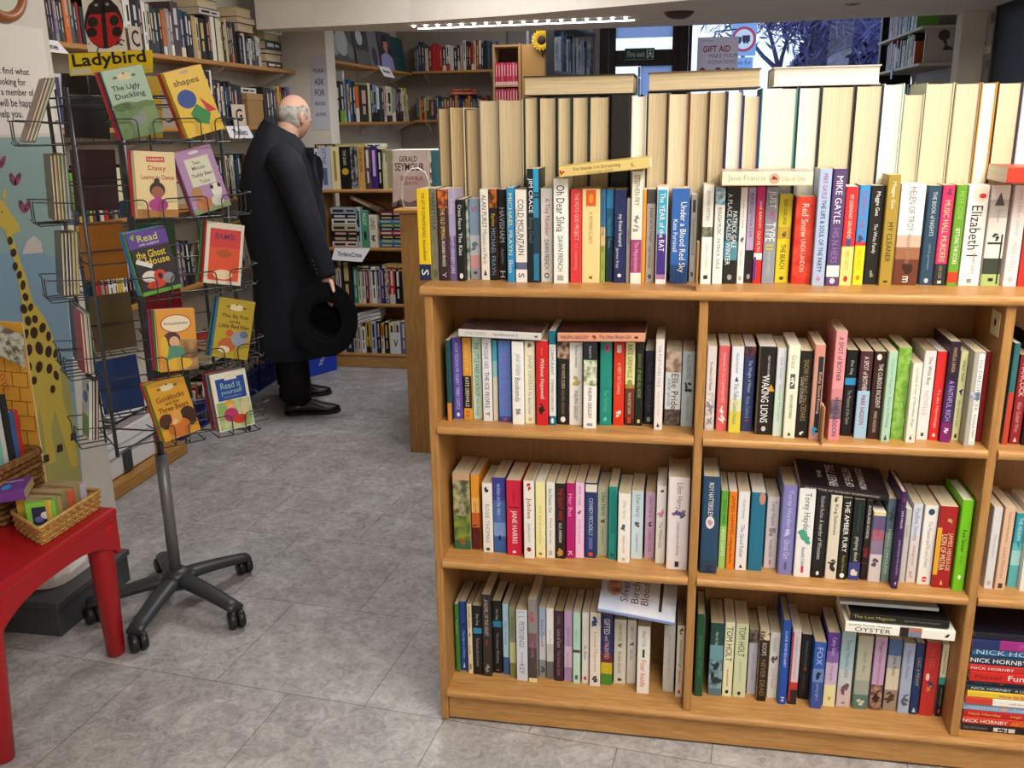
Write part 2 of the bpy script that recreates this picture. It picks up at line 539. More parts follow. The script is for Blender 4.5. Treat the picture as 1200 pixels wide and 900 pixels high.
# ------------------------------------------------------------------ the paperbacks: (x left, x right, y top, y foot, spine, look, lettering)
TOPROW = [
 (492, 505.7, 221.8, 328.6, 'Y:.82/N', 'yellow and navy', [('THE LIST OF COMPLETE NOVELS  Anna Joe Bristow', '4a3d10', .04, .78, .5), ('S', 'W', .85, .97, .7)]),
 (506.2, 515, 221, 328.4, '83846f~6f705e~20', 'faded olive grey', [('MANTISSA', '3c3d33', .05, .45, .75), ('john fowles', '4c4d43', .5, .75, .5), ('@o', '5b5e48', .88, .97, .7)]),
 (515.6, 527, 222, 329, 'd9702c~3a2030~60:.2/3a2733', 'dark plum with orange flower', [('THE OLD SPRING', 'e5c76a', .2, .54, .5), ('RICHARD FRANCIS', 'f0ece4', .56, .84, .5), ('Y', 'd8cfe4', .9, .97, .5)]),
 (527.6, 536, 222, 329, 'a7a0c4:.5/6b5f96', 'lavender to violet', [('A Fort', 'dcd6ee', .06, .3, .5), ('DAVID KENNEDY LAKE', 'ded8ee', .5, .92, .6)]),
 (537, 545.2, 234, 329.5, 'K', 'short black', [('Cross Faure', 'e6e6e6', .06, .36, .66), ('The Kiss', 'e6e6e6', .4, .68, .66), ('@o', 'e8e8e8', .9, .97, .7)]),
 (545.6, 550, 234, 328, 'b9cdbd~3b4a45~50', 'thin mottled sage', []),
 (551, 563.4, 233, 327, '7f95b4:.45/b7b8c4:.7/c58f92:.86/9a97a6', 'dusty blue and rose', [('S', 'c14f58', .05, .2, .7), ('@m', '5f7080', .5, .68, .8), ('@o', '4a4450', .9, .94, .5)]),
 (564.3, 574, 221.8, 328, 'e9e7e0', 'white grey-lettered', [('ALAN FURST', '5a544c', .06, .42, .7), ('Mission to Paris', '8a857c', .44, .82, .6), ('@t', '333333', .88, .95, .5)]),
 (574.6, 583.6, 222, 328.3, 'c06a2a~2a1c1a~70:.2/191a22', 'black with orange top', [('Spies', 'd9b13c', .26, .4, .7), ('MICHAEL FRAYN', '7f93a8', .42, .94, .7)]),
 (584, 594.4, 222, 327.6, '191a20', 'black swirl-patterned', [('HAVISHAM', 'c3c9cf', .2, .58, .8), ('Ronald Frame', 'a3a9af', .66, .82, .5), ('H', 'e8e8e8', .9, .98, .8)]),
 (594.8, 603.2, 220, 330.6, '2f8fca', 'sky blue', [('MICHAEL FRAYN', 'e6d98a', .05, .72, .72), ('Skios', 'e8f2f8', .76, .9, .7)]),
 (604.4, 618, 222.5, 330.8, 'e8e6e2:.78/5d6a8a:.86/efeeec', 'white with blue band', [('COLD MOUNTAIN', '44505e', .1, .7, .6), ('Charles Frazier', '8d949c', .2, .6, .3, -.3), ('S', '222222', .88, .97, .6)]),
 (618.4, 632.6, 198, 331.2, '16202b', 'tall dark teal', [('@r', '2a9fd0', .0, .2, .5, .24), ('@r', '1f6f96', .21, .24, .5, .24), ('@r', '2a8ab8', .25, .42, .5, .24), ('@r', '163e54', .42, .74, .5, .24), ('@r', '1f7aa4', .74, .98, .5, .24), ('JIM CRACE', 'f2f4f5', .08, .38, .5, -.22), ('Being Dead', '5e6972', .42, .64, .5, -.22)]),
 (634, 647.8, 221, 330.4, 'dfdfdd', 'pale grey red-titled', [('A Tiny Number', 'b3404a', .1, .5, .62), ('DAWN FRENCH', '2c2c2c', .54, .86, .5), ('o', '444444', .9, .96, .5)]),
 (648.6, 665, 209.5, 332.2, 'f4f3f0', 'tall white', [('Oh Dear Silvia', '222222', .06, .5, .75), ('DAWN FRENCH', '4f6a68', .54, .88, .55), ('@r', 'a8a8a8', .92, .97, .5)]),
 (668.4, 681.2, 222, 331.2, 'd33b40', 'scarlet', [('THE POTO GOD PROJECT', 'f0b9b4', .04, .54, .62), ('i.l. manning', 'e8908c', .58, .86, .45)]),
 (681.6, 702.2, 221.5, 331.4, 'f3d79a', 'cream-yellow with orange square', [('@r', 'd9622a', .01, .18, .62), ('@o', 'e8962f', .05, .15, .3), ('A WOMAN S LADY', 'a98c4c', .24, .58, .42), ('@m', '8a4a26', .92, .98, .4)]),
 (702.6, 708.6, 222, 330.6, '3c73a8:.4/c9b48c:.6/93a44a', 'thin blue and green', [('FAST FRIEND NOVEL', '1f3550', .08, .5, .7), ('@m', '8a3a30', .6, .68, .8), ('by hand', '46531f', .72, .9, .6)]),
 (709, 718.2, 222, 330.4, '2f7fb4:.2/1f5a80:.5/18343e', 'blue fading to dark green', [('The Dark Time', '5b9ab8', .3, .62, .5)]),
 (718.6, 732.4, 222.4, 331.4, '232e5e', 'deep navy', [('my friend leonard', 'e8eaf0', .26, .6, .5), ('james frey', 'c9cfe0', .62, .84, .4, -.2), ('@o', 'e8e8f0', .9, .94, .4)]),
 (733, 737.6, 232.5, 331.6, 'a8a6a2', 'thin short grey', [('EVERLASTING', '5a5854', .2, .7, .6)]),
 (738, 750.6, 201, 332.6, 'ece9df:.6/a5437c:.9/f0ede6', 'tall white and purple', [('STEPHEN FRY', '77805f', .03, .3, .62), ('@m', '8d8292', .36, .56, .6), ('The Hippopotamus', 'e7bcd6', .62, .89, .62)]),
 (751, 755.4, 222.5, 331, 'e0953a', 'thin orange', []),
 (755.8, 766, 222, 331, '4a4648:.15/a8a3a1', 'grey with dark portrait top', [('Hold on to Hope', '2c2a2a', .2, .56, .6), ('susan lawrence', '66605f', .6, .84, .5), ('@o', '4c4848', .91, .96, .5)]),
 (767.4, 780, 219, 332.8, 'eef2f5', 'white framed blue-violet', [('@r', '3aa2cc', .03, .48, 1.05), ('@r', '43308a', .48, .9, 1.05), ('@r', 'b07aa8', .9, .95, 1.05), ('The YEAR of the RAT', 'f2f4f8', .06, .66, .6)]),
 (784.4, 805, 221, 332.4, '3366b5:.8/274a80', 'thick royal blue', [('Under a Blood Red Sky', 'f4f6fa', .14, .88, .5, .12), ('Kate Furnivall', 'e8ecf4', .32, .66, .28, -.26)]),
 (806.6, 814, 228, 330.6, 'a7a59c', 'short grey', [('@r', '3c3c38', .06, .2, .7), ('TRANSFERENCE', '55534c', .22, .72, .6), ('@o', '33332f', .88, .94, .5)]),
 (820, 832.4, 216.5, 332.8, 'eeece6:.42/8f9483~5a5a4a~80:.52/f1f0ec', 'white with landscape band', [('SOUTHERN MYSTERY', '8d8d8a', .06, .36, .5), ('salley vickers', 'b9b7b0', .58, .84, .4), ('@r', '333333', .91, .95, .5)]),
 (834, 845.6, 220.5, 332.8, '3aa0cf~e6eef2~90:.17/f2f1ee', 'white with blue top', [('ROUGH MUSIC', '454a4e', .2, .48, .5), ('PATRICK GALE', '6a6e72', .52, .84, .42)]),
 (846.4, 862, 220, 332.6, '20262b:.3/2d4b58:.55/4f8ca3:.75/232527', 'black and misty teal', [('A PLACE CALLED WINTER', 'e8eef0', .06, .8, .4, -.2), ('PATRICK GALE', 'f2f4f4', .24, .62, .4, .2), ('@o', '9a9c9c', .9, .96, .4)]),
 (862.6, 870.8, 219.8, 332.6, 'f0efec', 'white with small portrait', [('a quiet winter ending', '8a8886', .06, .48, .4), ('@m', '6e4640', .5, .57, .9), ('helen lane', 'a19f9c', .6, .84, .4), ('@r', 'b7a89c', .92, .96, .6)]),
 (871.6, 880.8, 219.6, 331.8, 'b3a3c8:.65/1f1b20', 'lilac over black', [('BRIDGEWATER', '6a5a86', .06, .52, .55), ('@o', '8e8e90', .9, .96, .6)]),
 (881.2, 891, 219, 332.2, 'cf2a78:.2/d2282c:.68/f0ecec:.75/d2282c', 'red with pink top', [('JANE GARDAM', 'f2eef0', .14, .42, .5), ('OLD FILTH', 'f2e4e4', .45, .66, .5), ('@r', '3b3f9a', .72, .96, .35, -.3)]),
 (891.8, 906.4, 219, 332.2, '8f97a8', 'slate grey', [('JUST', 'f4f4f4', .04, .22, .8), ('MY', 'd34a86', .25, .34, .75), ('TYPE', 'f4f4f4', .36, .56, .85), ('II', 'd6c23a', .58, .66, .7), ('SIMON GARFIELD', 'c5cad4', .66, .92, .3)]),
 (907.2, 923, 228, 331, 'dccb2c:.36/c7a83c:.5/dccb2c', 'short bright yellow', [('ALEX GARLAND', '5f5a20', .05, .34, .5), ('@m', '6a5420', .4, .5, .5), ('THE BEACH', '4f4a1c', .56, .84, .5), ('@o', '4f4a1c', .93, .97, .4)]),
 (926.6, 949.4, 230.6, 332.8, 'c92a24~e2503a~30', 'thick glossy red', [('Red Snow', 'f4d6cc', .08, .46, .38), ('LINDA LANDON', 'f0c8ba', .48, .86, .4)]),
 (950.4, 965.4, 198, 334.8, 'a9bfe4', 'tall powder blue', [('MIKE GAYLE', 'b03a76', .04, .25, .45), ('THE LIFE & SOUL OF THE PARTY', '2f3550', .26, .88, .45), ('@m', 'c77aa0', .9, .96, .5)]),
 (967, 982, 198, 335.2, '5b4579:.82/ece6ea:.92/5b4579', 'tall purple', [('MIKE GAYLE', 'f0eaf6', .06, .46, .6), ('HIS N HERS', '9a7ab8', .5, .8, .6), ('@o', 'd9cde6', .93, .98, .5)]),
 (982.6, 997.2, 218.8, 334.6, 'd23036:.6/f2dc8a', 'red over cream', [('MY LEGENDARY GIRLFRIEND', 'f6dcc6', .08, .52, .5), ('@o', '4a4a86', .5, .6, .5), ('MIKE GAYLE', 'd8b84a', .64, .84, .5), ('@o', 'c02a30', .9, .96, .4)]),
 (998, 1010.4, 217, 334, '3f97d8:.56/c9344a:.6/f0dc2a', 'blue over yellow', [('TURNING THIRTY', 'b0509a', .05, .5, .6), ('@m', '3a4a6a', .48, .58, .7), ('MIKE GAYLE', 'd8c016', .64, .84, .6), ('@o', 'c9762a', .9, .95, .4)]),
 (1011.4, 1027.6, 217.6, 333.4, '222120', 'thick black', [('Maggie Gee', 'f2f2f0', .06, .3, .45), ('The White Family', 'e0e0de', .38, .68, .4), ('@m', '9a9894', .84, .94, .4)]),
 (1029, 1044, 205, 335, 'a88f3a', 'tall gold', [('Maggie Gee', 'f4efdc', .06, .3, .45), ('MY CLEANER', '3d3514', .42, .78, .5), ('@r', '4a4018', .95, .97, .4)]),
 (1045.4, 1074, 215.6, 334.2, 'eeeef2:.5/cdb3a4:.62/9a6a4c:.74/6b3a28', 'thick white to chestnut', [('HELEN OF TROY', '6a6258', .03, .46, .34), ('MARGARET GEORGE', 'a38f82', .48, .78, .24), ('@m', '3a1c14', .76, .9, .8), ('m', 'f2f0ee', .91, .97, .25)]),
 (1077, 1092, 217.6, 334, '2c4a63', 'slate blue', [('THE BOOK of NIGHTS', 'c9d4dc', .06, .5, .38), ('sylvie germain', '8fa4b4', .54, .88, .28), ('@o', 'b8c6d0', .93, .98, .4)]),
 (1093, 1106.7, 217, 334.6, 'd8346a:.78/22333f', 'hot pink', [('@m', '7a2a50', .02, .12, .7), ('MUSIC HALL MURDERS', 'f0cf9a', .15, .76, .6), ('LOU COX', 'c9a04a', .8, .93, .6), ('@r', 'd8c8a0', .95, .98, .4)]),
 (1108.8, 1121, 217, 335, '67a02e:.86/c8402a:.97/67a02e', 'leaf green', [('PETE COX', '9fc66a', .06, .34, .55), ('SETTLING THE SCORE', 'f2f6ea', .42, .78, .6)]),
 (1122.4, 1146.4, 217, 334.8, 'f0ecea', 'thick white with red lips', [('@o', 'e8cfc0', .0, .17, .85, .1), ('@o', 'c0303a', .08, .13, .4, .2), ('Elizabeth I', '26242a', .2, .7, .6), ('MARGARET GEORGE', '8a868c', .66, .88, .36, .12), ('@r', '8a8a8a', .93, .97, .25)]),
 (1148.6, 1170.4, 217, 335.2, 'eceae6:.14/c2c0be:.32/e8e5e0:.72/39433a:.88/a8c07a', 'grey-white with dark pagoda', [('@t', '55545a', .07, .2, .6), ('THE GLASS PALACE', '77757a', .24, .36, .8), ('@r', '2c2a2e', .48, .98, .1, .34), ('@r', '2c2a2e', .56, .58, .9), ('@m', '2c2a2e', .46, .56, .5), ('@r', '222422', .92, .95, .3)]),
 (1174.6, 1190.6, 217, 335.6, 'f0e8e8', 'pale pink-white', [('Jenny Lamb in Summer', 'c9c4d0', .04, .5, .5), ('MARY BELL', 'e6b6bc', .56, .86, .5), ('@o', 'c4b8b8', .9, .96, .4)]),
 (1191.6, 1207, 217, 335.8, 'c4302e', 'crimson', [('MARGARET', 'e8c4b8', .1, .6, .5)]),
]

UPPER_A = [
 (524.6, 529.4, 399, 493.6, '1d4a4c:.77/d98a2f', 'dark teal over orange', [('Diary', '3f6f70', .1, .5, .5)]),
 (530.6, 543, 395.8, 490.8, '5a4aa8', 'violet', [('ALICIA TELEFON MR GILBERT', 'c9c2ea', .06, .58, .5), ('TERRY CASTLE', 'd9d4f0', .6, .88, .45), ('@o', 'e8e6f4', .92, .97, .4)]),
 (543.8, 553.6, 396, 491.6, 'd99a35:.46/201a18:.86/d99a35', 'orange and black', [('LILIANS STORY', 'f0cf8a', .08, .42, .5), ('KATE GRENVILLE', 'e6dcc4', .48, .84, .55), ('H', 'c23a22', .89, .97, .6)]),
 (554.8, 565.6, 395.6, 490.8, 'c2e0d2', 'mint', [('THE LITTLE PARIS BOOKSHOP', '2f5a55', .06, .72, .6), ('Nina George', '6a9aa0', .74, .96, .5)]),
 (566.4, 577, 396.6, 493.4, 'e4e5ea', 'white', [('MAGGIE GEE', '8a7fae', .06, .36, .55), ('THE ICE PEOPLE', '5a5288', .4, .84, .6), ('T', '3a3a4a', .87, .95, .5)]),
 (578.4, 584, 399, 493, '4aa7c2:.25/8fc0c8:.45/d9cdb8', 'thin teal and cream', []),
 (585, 599.6, 399.4, 494.4, '5a80cc:.93/3a4a9c', 'cornflower blue', [('THIS IS NOW', '8a62b8', .1, .86, .6), ('@m', 'c94a50', .94, .99, .5)]),
 (600.6, 614, 400.4, 497.4, 'eeeeee', 'white with grey motif', [('JANE GREEN', '8fa8b4', .14, .4, .55), ('Bookends', '6f7680', .43, .72, .55), ('@m', '8a8a90', .78, .9, .7)]),
 (615.4, 627.2, 400, 496.6, 'e9e3c9', 'ivory', [('@m', '7a6a5a', .01, .1, .7), ('JANE GREEN', 'a8a898', .16, .58, .6), ('The Beach House', '86b4d6', .6, .88, .5), ('@o', 'c0b070', .92, .97, .4)]),
 (628.6, 642.2, 399.8, 498.4, 'cc2228', 'bright red', [('LAURA FINLAY', 'e8a8a4', .08, .16, .6), ('Without Hopewell', 'f4e8e6', .2, .68, .5), ('@m', '1c1416', .7, .88, .7)]),
 (643.4, 651.4, 388, 498.4, '1f6f8c:.14/e6e8e8:.9/1f6f8c', 'white with teal ends', [('CORMORANT', '35606e', .16, .46, .6), ('STEPHEN GREGORY', '5a7a86', .5, .86, .5), ('@o', 'e8eef0', .92, .98, .6)]),
 (653, 666.6, 400.6, 497.6, '4a2a22~c9a890~60:.2/1c1a1c', 'black with red-haired portrait', [('THE WHITE QUEEN', 'c9b98a', .26, .56, .55), ('PHILIPPA GREGORY', '8a7a5a', .58, .88, .5), ('@o', 'e6e6e6', .9, .97, .5)]),
 (667, 682.4, 401.4, 498, 'f0efec', 'white with gold gown', [('The Boleyn Inheritance', '5a5862', .03, .3, .6), ('@m', 'bfae6a', .32, .55, .8), ('PHILIPPA GREGORY', '4a4852', .58, .94, .6)]),
 (683.2, 698.6, 401.4, 502, '20242a:.2/7d8f62~dfe4d4~70:.5/f2f1ee', 'black-topped white', [('the queens fool', 'd0d4d0', .04, .18, .6), ('PHILIPPA GREGORY', '54525c', .52, .88, .6), ('@r', '8a9ab0', .94, .97, .5)]),
 (702.2, 716, 400.6, 498.6, '1f9080:.55/17786c:.56/1f9080', 'teal green with pink rose', [('@o', 'c94a80', .02, .12, .5, .1), ('@o', '8a2a50', .05, .09, .2, .1), ('Fair Exchange', '5fc0b0', .58, .84, .6), ('@m', '66c8b4', .88, .97, .5)]),
 (718, 730.4, 401.4, 498.6, 'd8381f', 'orange-red with white bird', [('@r', 'd8d4d0', .03, .12, .5), ('A VERY Girl Country', 'f2c8b4', .24, .62, .55), ('@m', 'f2e8dc', .8, .92, .8)]),
 (731.4, 742.6, 401.2, 498.6, 'e2e0a2:.5/b0803c:.55/6a3326:.92/3a2420', 'cream over brown', [('KATE GRENVILLE', '5a6a3a', .03, .42, .6), ('@o', '8a9a5a', .44, .53, .7), ('THE SECRET RIVER', 'e0cfa8', .6, .86, .6), ('@r', 'c8402a', .9, .97, .4)]),
 (743.4, 752.6, 401, 499, '1b211c', 'black green-lettered', [('BERNIE', '6a8a4a', .14, .3, .5), ('UP AND ALL NONE', '8fae52', .32, .66, .6), ('@o', 'd9c88a', .92, .97, .5)]),
 (754, 765.4, 411, 497, '231f48:.08/1a1a24', 'dark with violet lettering', [('THE JOURNAL', '4a4a8a', .14, .42, .5), ('CATO LAW', '57577a', .46, .84, .5), ('@o', '7ab0b8', .9, .97, .5)]),
 (765.8, 775.6, 397.6, 503.6, 'e8e4e6', 'tall pale pink', [('THE FORTUNES TALE', 'a8a0b0', .06, .52, .5), ('mary rose lane', 'd9b6b8', .56, .84, .5), ('@t', '33323a', .92, .97, .5)]),
 (778, 796.4, 411.8, 498.6, '9a7a68~d8c4b4~50:.28/dfe4ea:.78/6f6660~3a3836~90', 'pale with face and crowd', [('Ellie Pride', '2f3440', .3, .78, .5, .1), ('ANNIE GROVES', '6a7a98', .36, .74, .22, -.26)]),
 (797.2, 811.6, 411.8, 499.6, 'b7c6ce', 'pale blue seated-lady', [('Annie GROVES', '6f8a98', .04, .36, .6), ('@m', '33343c', .38, .56, .8), ('the heart of the family', '8fa2b0', .6, .92, .5)]),
]
UPPER_B = [
 (825, 836, 405.5, 504.4, 'd6d3d4:.55/b5b0b6~e0dde0~70', 'pale sketch-covered', [('The Lifeboat in the Museum', '6a666e', .18, .52, .5), ('@m', '8a868e', .62, .96, .8)]),
 (838.6, 851, 405, 504.4, 'd9656a', 'coral', [('Alexandra for the Copenhagen Ball', 'f0b8b8', .08, .66, .55), ('@m', 'f4eaea', .68, .96, .6)]),
 (853, 867, 406, 507, 'd9e2ee:.6/d8dcae:.75/d8cf4a', 'pale blue to yellow', [('Marina Hounsfield', '8a94a8', .08, .3, .5), ('@t', '3a4a66', .34, .4, .4), ('The Fallen Guest House', '8a8f9a', .42, .9, .5)]),
 (868, 881, 406, 505.4, '6f3a3a~2a2038~70:.12/2c3a6b', 'navy with red top', [('The Weight of Water', 'b8c4dc', .16, .54, .5), ('Anita Catford', '8a9cc6', .58, .84, .45), ('@r', 'a03a52', .86, .88, .5)]),
 (884, 904, 406, 509.4, '1d1a18', 'thick black with gold triangle', [('@r', '5a4630', 0, 1, .1, -.46), ('AYELET GUNDAR GOSHEN', 'd9d9d6', .1, .34, .34, .1), ('WAKING LIONS', 'f4f4f2', .32, .86, .5, -.02), ('@t', 'c79a3c', .42, .5, .5, .3), ('@o', 'bfbfba', .9, .96, .3)]),
 (904.8, 915.6, 408, 511, 'cfd4dc:.45/c6ddd0', 'pale lilac and mint', [('Jody Green', '9aa0b8', .1, .34, .5), ('Second Thoughts', '9fb8ae', .4, .84, .5)]),
 (917.2, 931, 405, 513.6, 'e4e6d2', 'cream with halftone picture', [('Grace', '9aa48a', .1, .24, .5), ('@r', '5a5a60', .3, .46, .5), ('@m', 'e0e0d0', .31, .44, .5), ('WITH EVERYTHING', '7a7f6c', .52, .78, .4), ('@t', '3a3a32', .93, .97, .4)]),
 (931.6, 946, 411, 513, '1d1b1a', 'plain black', [('SNOW FALLING ON CEDARS', '9a8352', .1, .8, .5), ('DAVID GUTERSON', 'a8a49c', .3, .6, .26, -.28), ('@m', 'e8e6e2', .9, .98, .5)]),
 (947.2, 959.4, 404, 515.6, 'c98a7c:.18/c49180', 'dusty pink with black label', [('@r', '20262c', .12, .92, .6, .15), ('Kathy Good Evening', 'e0b0a2', .2, .8, .4, .15), ('@m', '4a9ac2', .84, .98, .7)]),
 (969.6, 983, 388, 516, 'e0949c:.52/c9858c:.62/4f4652~8a6a74~40:.8/d98a94', 'tall rose pink', [('A SPOT of BOTHER', '3a2a34', .05, .45, .5), ('MARK HADDON', '35406e', .6, .96, .5)]),
 (984.6, 997.6, 410, 511, '14161a:.32/2f8fc4:.4/14161a', 'black with blue square', [('Duc Ong', 'c4c4c0', .12, .28, .4), ('The Pleasures of the Game', 'a0a09c', .46, .86, .4)]),
 (1000, 1014.6, 411.4, 513.6, '4a2a30:.3/3a2c34:.45/9cc4de', 'maroon over sky blue', [('A SPOT of BOTHER', 'ead8d4', .06, .46, .5), ('MARK HADDON', 'b0303c', .5, .84, .6)]),
 (1016, 1029.8, 411.6, 514.4, '38201c', 'dark chocolate', [('@o', 'e8e0d4', .03, .1, .5, -.1), ('THE CURIOUS INCIDENT', 'e8e2da', .14, .64, .6, .1), ('MARK HADDON', 'c4b8b0', .68, .92, .4)]),
 (1030.6, 1042, 411.6, 517.6, 'a9cdb8', 'sage mint', [('Deborah Moggach', '7fae9c', .08, .46, .5), ('Kate in Waiting', '6f9a8c', .5, .84, .5), ('@t', '2a4a40', .92, .98, .5)]),
 (1043, 1058, 407, 514.6, '6fa33a~97c25a~60', 'lime green leaf-patterned', [('Green', 'a8cf7a', .6, .8, .5)]),
 (1059, 1071.8, 425, 518.6, 'e3e1d6', 'short ivory', [('Lucy Caldwell', '8f9a98', .06, .24, .4), ('A Year of Marvellous Ways', '6a9aa8', .26, .8, .4), ('@t', '3a3a3a', .9, .96, .4)]),
 (1073, 1086.6, 411, 515.2, 'e6dfe2', 'pinkish white', [('The Wild Boy', '5f5866', .06, .38, .5), ('NOVELLE', 'd8a8b0', .44, .72, .5), ('@r', '4a4a4a', .92, .96, .3)]),
 (1087.6, 1099, 411.6, 516, 'd22c2a', 'vermilion', [('To the Hermitage', 'f0b8b0', .42, .86, .5), ('@o', 'f4d8d4', .92, .96, .4)]),
 (1100.4, 1113, 400, 518.4, '2a1c38:.4/3f2560:.8/7a1f6a', 'aubergine', [('MANDLA LANGA', 'c9a860', .06, .3, .5), ('A FAITHFUL RICH', 'b8a4d6', .38, .78, .6), ('@m', 'd9c4ea', .84, .92, .6)]),
 (1114.2, 1123.2, 411.6, 516.4, 'd9dba6', 'pale lemon', [('MORLEY TREEBY', '6a6a44', .1, .34, .5), ('@m', '2c3a6a', .4, .5, .9), ('the lemon tree', '8a8a5c', .54, .84, .5), ('@o', '4a4a2c', .92, .97, .5)]),
 (1124.6, 1142, 412, 523, 'aaa6a0', 'grey with white panel', [('@r', 'eeecea', .02, .98, .62, .18), ('@r', '5a6a92~c8ccd4~60', .42, .5, 1, 0), ('the DRESSMAKER', '77808c', .08, .62, .4, .18), ('ROSALIE HAM', '555a62', .66, .9, .3, .18), ('S', '8a8a8a', .93, .98, .3, .18)]),
 (1143, 1150.4, 412, 518, '8a1c22', 'dark red', []),
]
UPPER_C = [
 (1173.4, 1180.6, 402, 521, '2f6a70:.48/b8402f', 'teal over rust', []),
 (1182, 1194.6, 415.6, 520.6, '8a1f28', 'wine red', [('HANCOCK', 'e6c4c0', .1, .46, .6), ('After Goliath Won', 'd09a98', .52, .86, .5), ('@t', 'e8d8d4', .92, .97, .4)]),
 (1196, 1210, 396, 522, '161718', 'tall black', []),
]
MID_A = [
 (532.6, 552, 555.6, 643.4, 'c9a888:.08/4a5a38~b9b48c~40:.55/8a9a3c~4a6a34~40:.88/2f6a4a', 'thick leafy green', [('@m', 'b04a3a', .86, .95, .6)]),
 (553.6, 563, 557, 643.8, 'e89a2c:.3/e8b860:.5/c9602a:.7/5a1f20', 'sunset orange', [('EDEN PHILLPOTTS', 'a86a20', .36, .6, .4), ('@m', '4a1414', .62, .86, .6)]),
 (566.4, 578, 566.6, 647, 'eeeae6', 'white with dark-haired portrait', [('@m', '2a2a34', .04, .16, .8), ('ROSIE THOMAS', '8fa0a8', .3, .86, .5), ('@o', '3a5a56', .93, .98, .5)]),
 (579, 593.4, 559.8, 647.4, '3a3f9a:.3/4a6ab0:.6/7a9ad0:.78/3a62a4', 'blue dusk', [('written on the stars', 'b8c4ea', .08, .5, .55), ('amy bratley', '7a90cc', .52, .7, .4), ('@o', '1c2440', .76, .84, .25)]),
 (594.4, 611.4, 563, 650.6, 'cc1f42', 'thick raspberry red', [('THE OBSERVATIONS', '6a1224', .12, .3, .6), ('@r', '3a0a14', .35, .36, .9), ('JANE HARRIS', 'f4e8ea', .4, .84, .5), ('@r', 'f2e4e6', .94, .97, .25)]),
 (614.2, 626, 563.6, 654.4, 'eceae6', 'white with red figure', [('@m', 'b83030', .02, .14, .8), ('Jubilee', 'a83048', .2, .5, .6), ('shelley harris', '7fa8c0', .54, .78, .45), ('@o', '8a2a30', .85, .91, .5)]),
 (628, 639, 565, 653.6, 'ebe6a8', 'primrose yellow', [('the bird catcher', 'c9bc72', .3, .84, .4), ('@r', 'a86a50', .93, .96, .4)]),
 (640.4, 650.2, 565.2, 654, 'e6e6e4', 'off-white', [('the Distant Oar', '6a7a80', .08, .4, .5), ('Mark Garvey', '9aa2a6', .46, .82, .5), ('@r', 'c4b4a8', .9, .96, .5)]),
 (651, 662.4, 566.6, 654.6, '221b1a', 'black red-titled', [('THE SILENT WIFE', 'b82a28', .06, .48, .6), ('A.S.A. HARRISON', 'e6e2de', .52, .78, .4), ('@m', 'c08a4a', .82, .98, .8)]),
 (663.4, 673.2, 566.2, 654.2, 'b5186f', 'magenta', [('Her Bus', 'f0a8d0', .14, .44, .6), ('K', 'f4e4ee', .9, .97, .6)]),
 (674, 684, 565.8, 653.8, 'ecc8ea', 'pale orchid pink', [('wish i may', 'b06ab4', .04, .3, .55), ('@m', '8a2a5a', .36, .42, .8), ('emily barker', 'd0a0d4', .46, .84, .5)]),
 (685.4, 698.6, 566, 653.8, '25356f:.02/e8e4d8:.12/25356f', 'navy with white cap', [('COWBOY PICCADILLY', 'c4cce8', .2, .7, .5), ('@r', '5a6aa8', .72, .88, .4), ('@o', 'c8502c', .92, .98, .5)]),
 (699.4, 712, 572.6, 651, 'b4bca4', 'sage grey', [('Lilian Harry', '4a523e', .06, .4, .6), ('@m', '6a4a2a', .44, .52, .7), ('Moonlight & Lovesongs', '8a947c', .56, .84, .5)]),
 (712.4, 722.4, 570.4, 655.6, '1f8c86', 'deep turquoise', [('THE LONDONS MODELLER', '0f5a58', .06, .64, .5), ('@r', '0f5a58', .92, .96, .6)]),
 (723.4, 737.4, 578.6, 659.2, 'eeece8', 'short white with blue rosette', [('lillian harry', 'b8bac0', .1, .36, .45), ('@m', '4a6078', .42, .56, .7), ('tuppence to spend', 'aab0b8', .6, .86, .4), ('@r', 'b8b8b8', .93, .97, .3)]),
 (738.8, 752.4, 575, 654.8, 'c4d8e4', 'ice blue', [('Lilian Harry', '6a86a0', .06, .38, .55), ('@m', '5a5064', .42, .54, .7), ('Goodnight Sweetheart', '8aa6bc', .62, .9, .5)]),
 (754.8, 766.4, 576.6, 654.4, 'c4a0c0', 'mauve', [('Lilian Harry', '8a6090', .06, .38, .5), ('@m', '3a3440', .44, .52, .6), ('CORNER HOUSE', '8f6a94', .56, .9, .5)]),
 (767.4, 778.6, 569.6, 660.2, 'ebe9e4', 'white with pink blossom', [('@m', '4a5a4a', .03, .1, .7), ('@m', 'd88ab4', .28, .44, .9), ('The Wilderness', 'a0a09a', .46, .8, .5)]),
 (780, 805.2, 559.4, 667.4, 'e9e0e4', 'thick pale pink hardback', [('Lilian Harry', '7a7278', .06, .34, .4), ('@m', '8a5a7a', .35, .44, 1), ('@m', '4a5a8a', .36, .43, 1), ('Another Summer the Bells Ring', '9a8c98', .48, .84, .4), ('@r', '2c2a2c', .91, .97, .22)]),
]
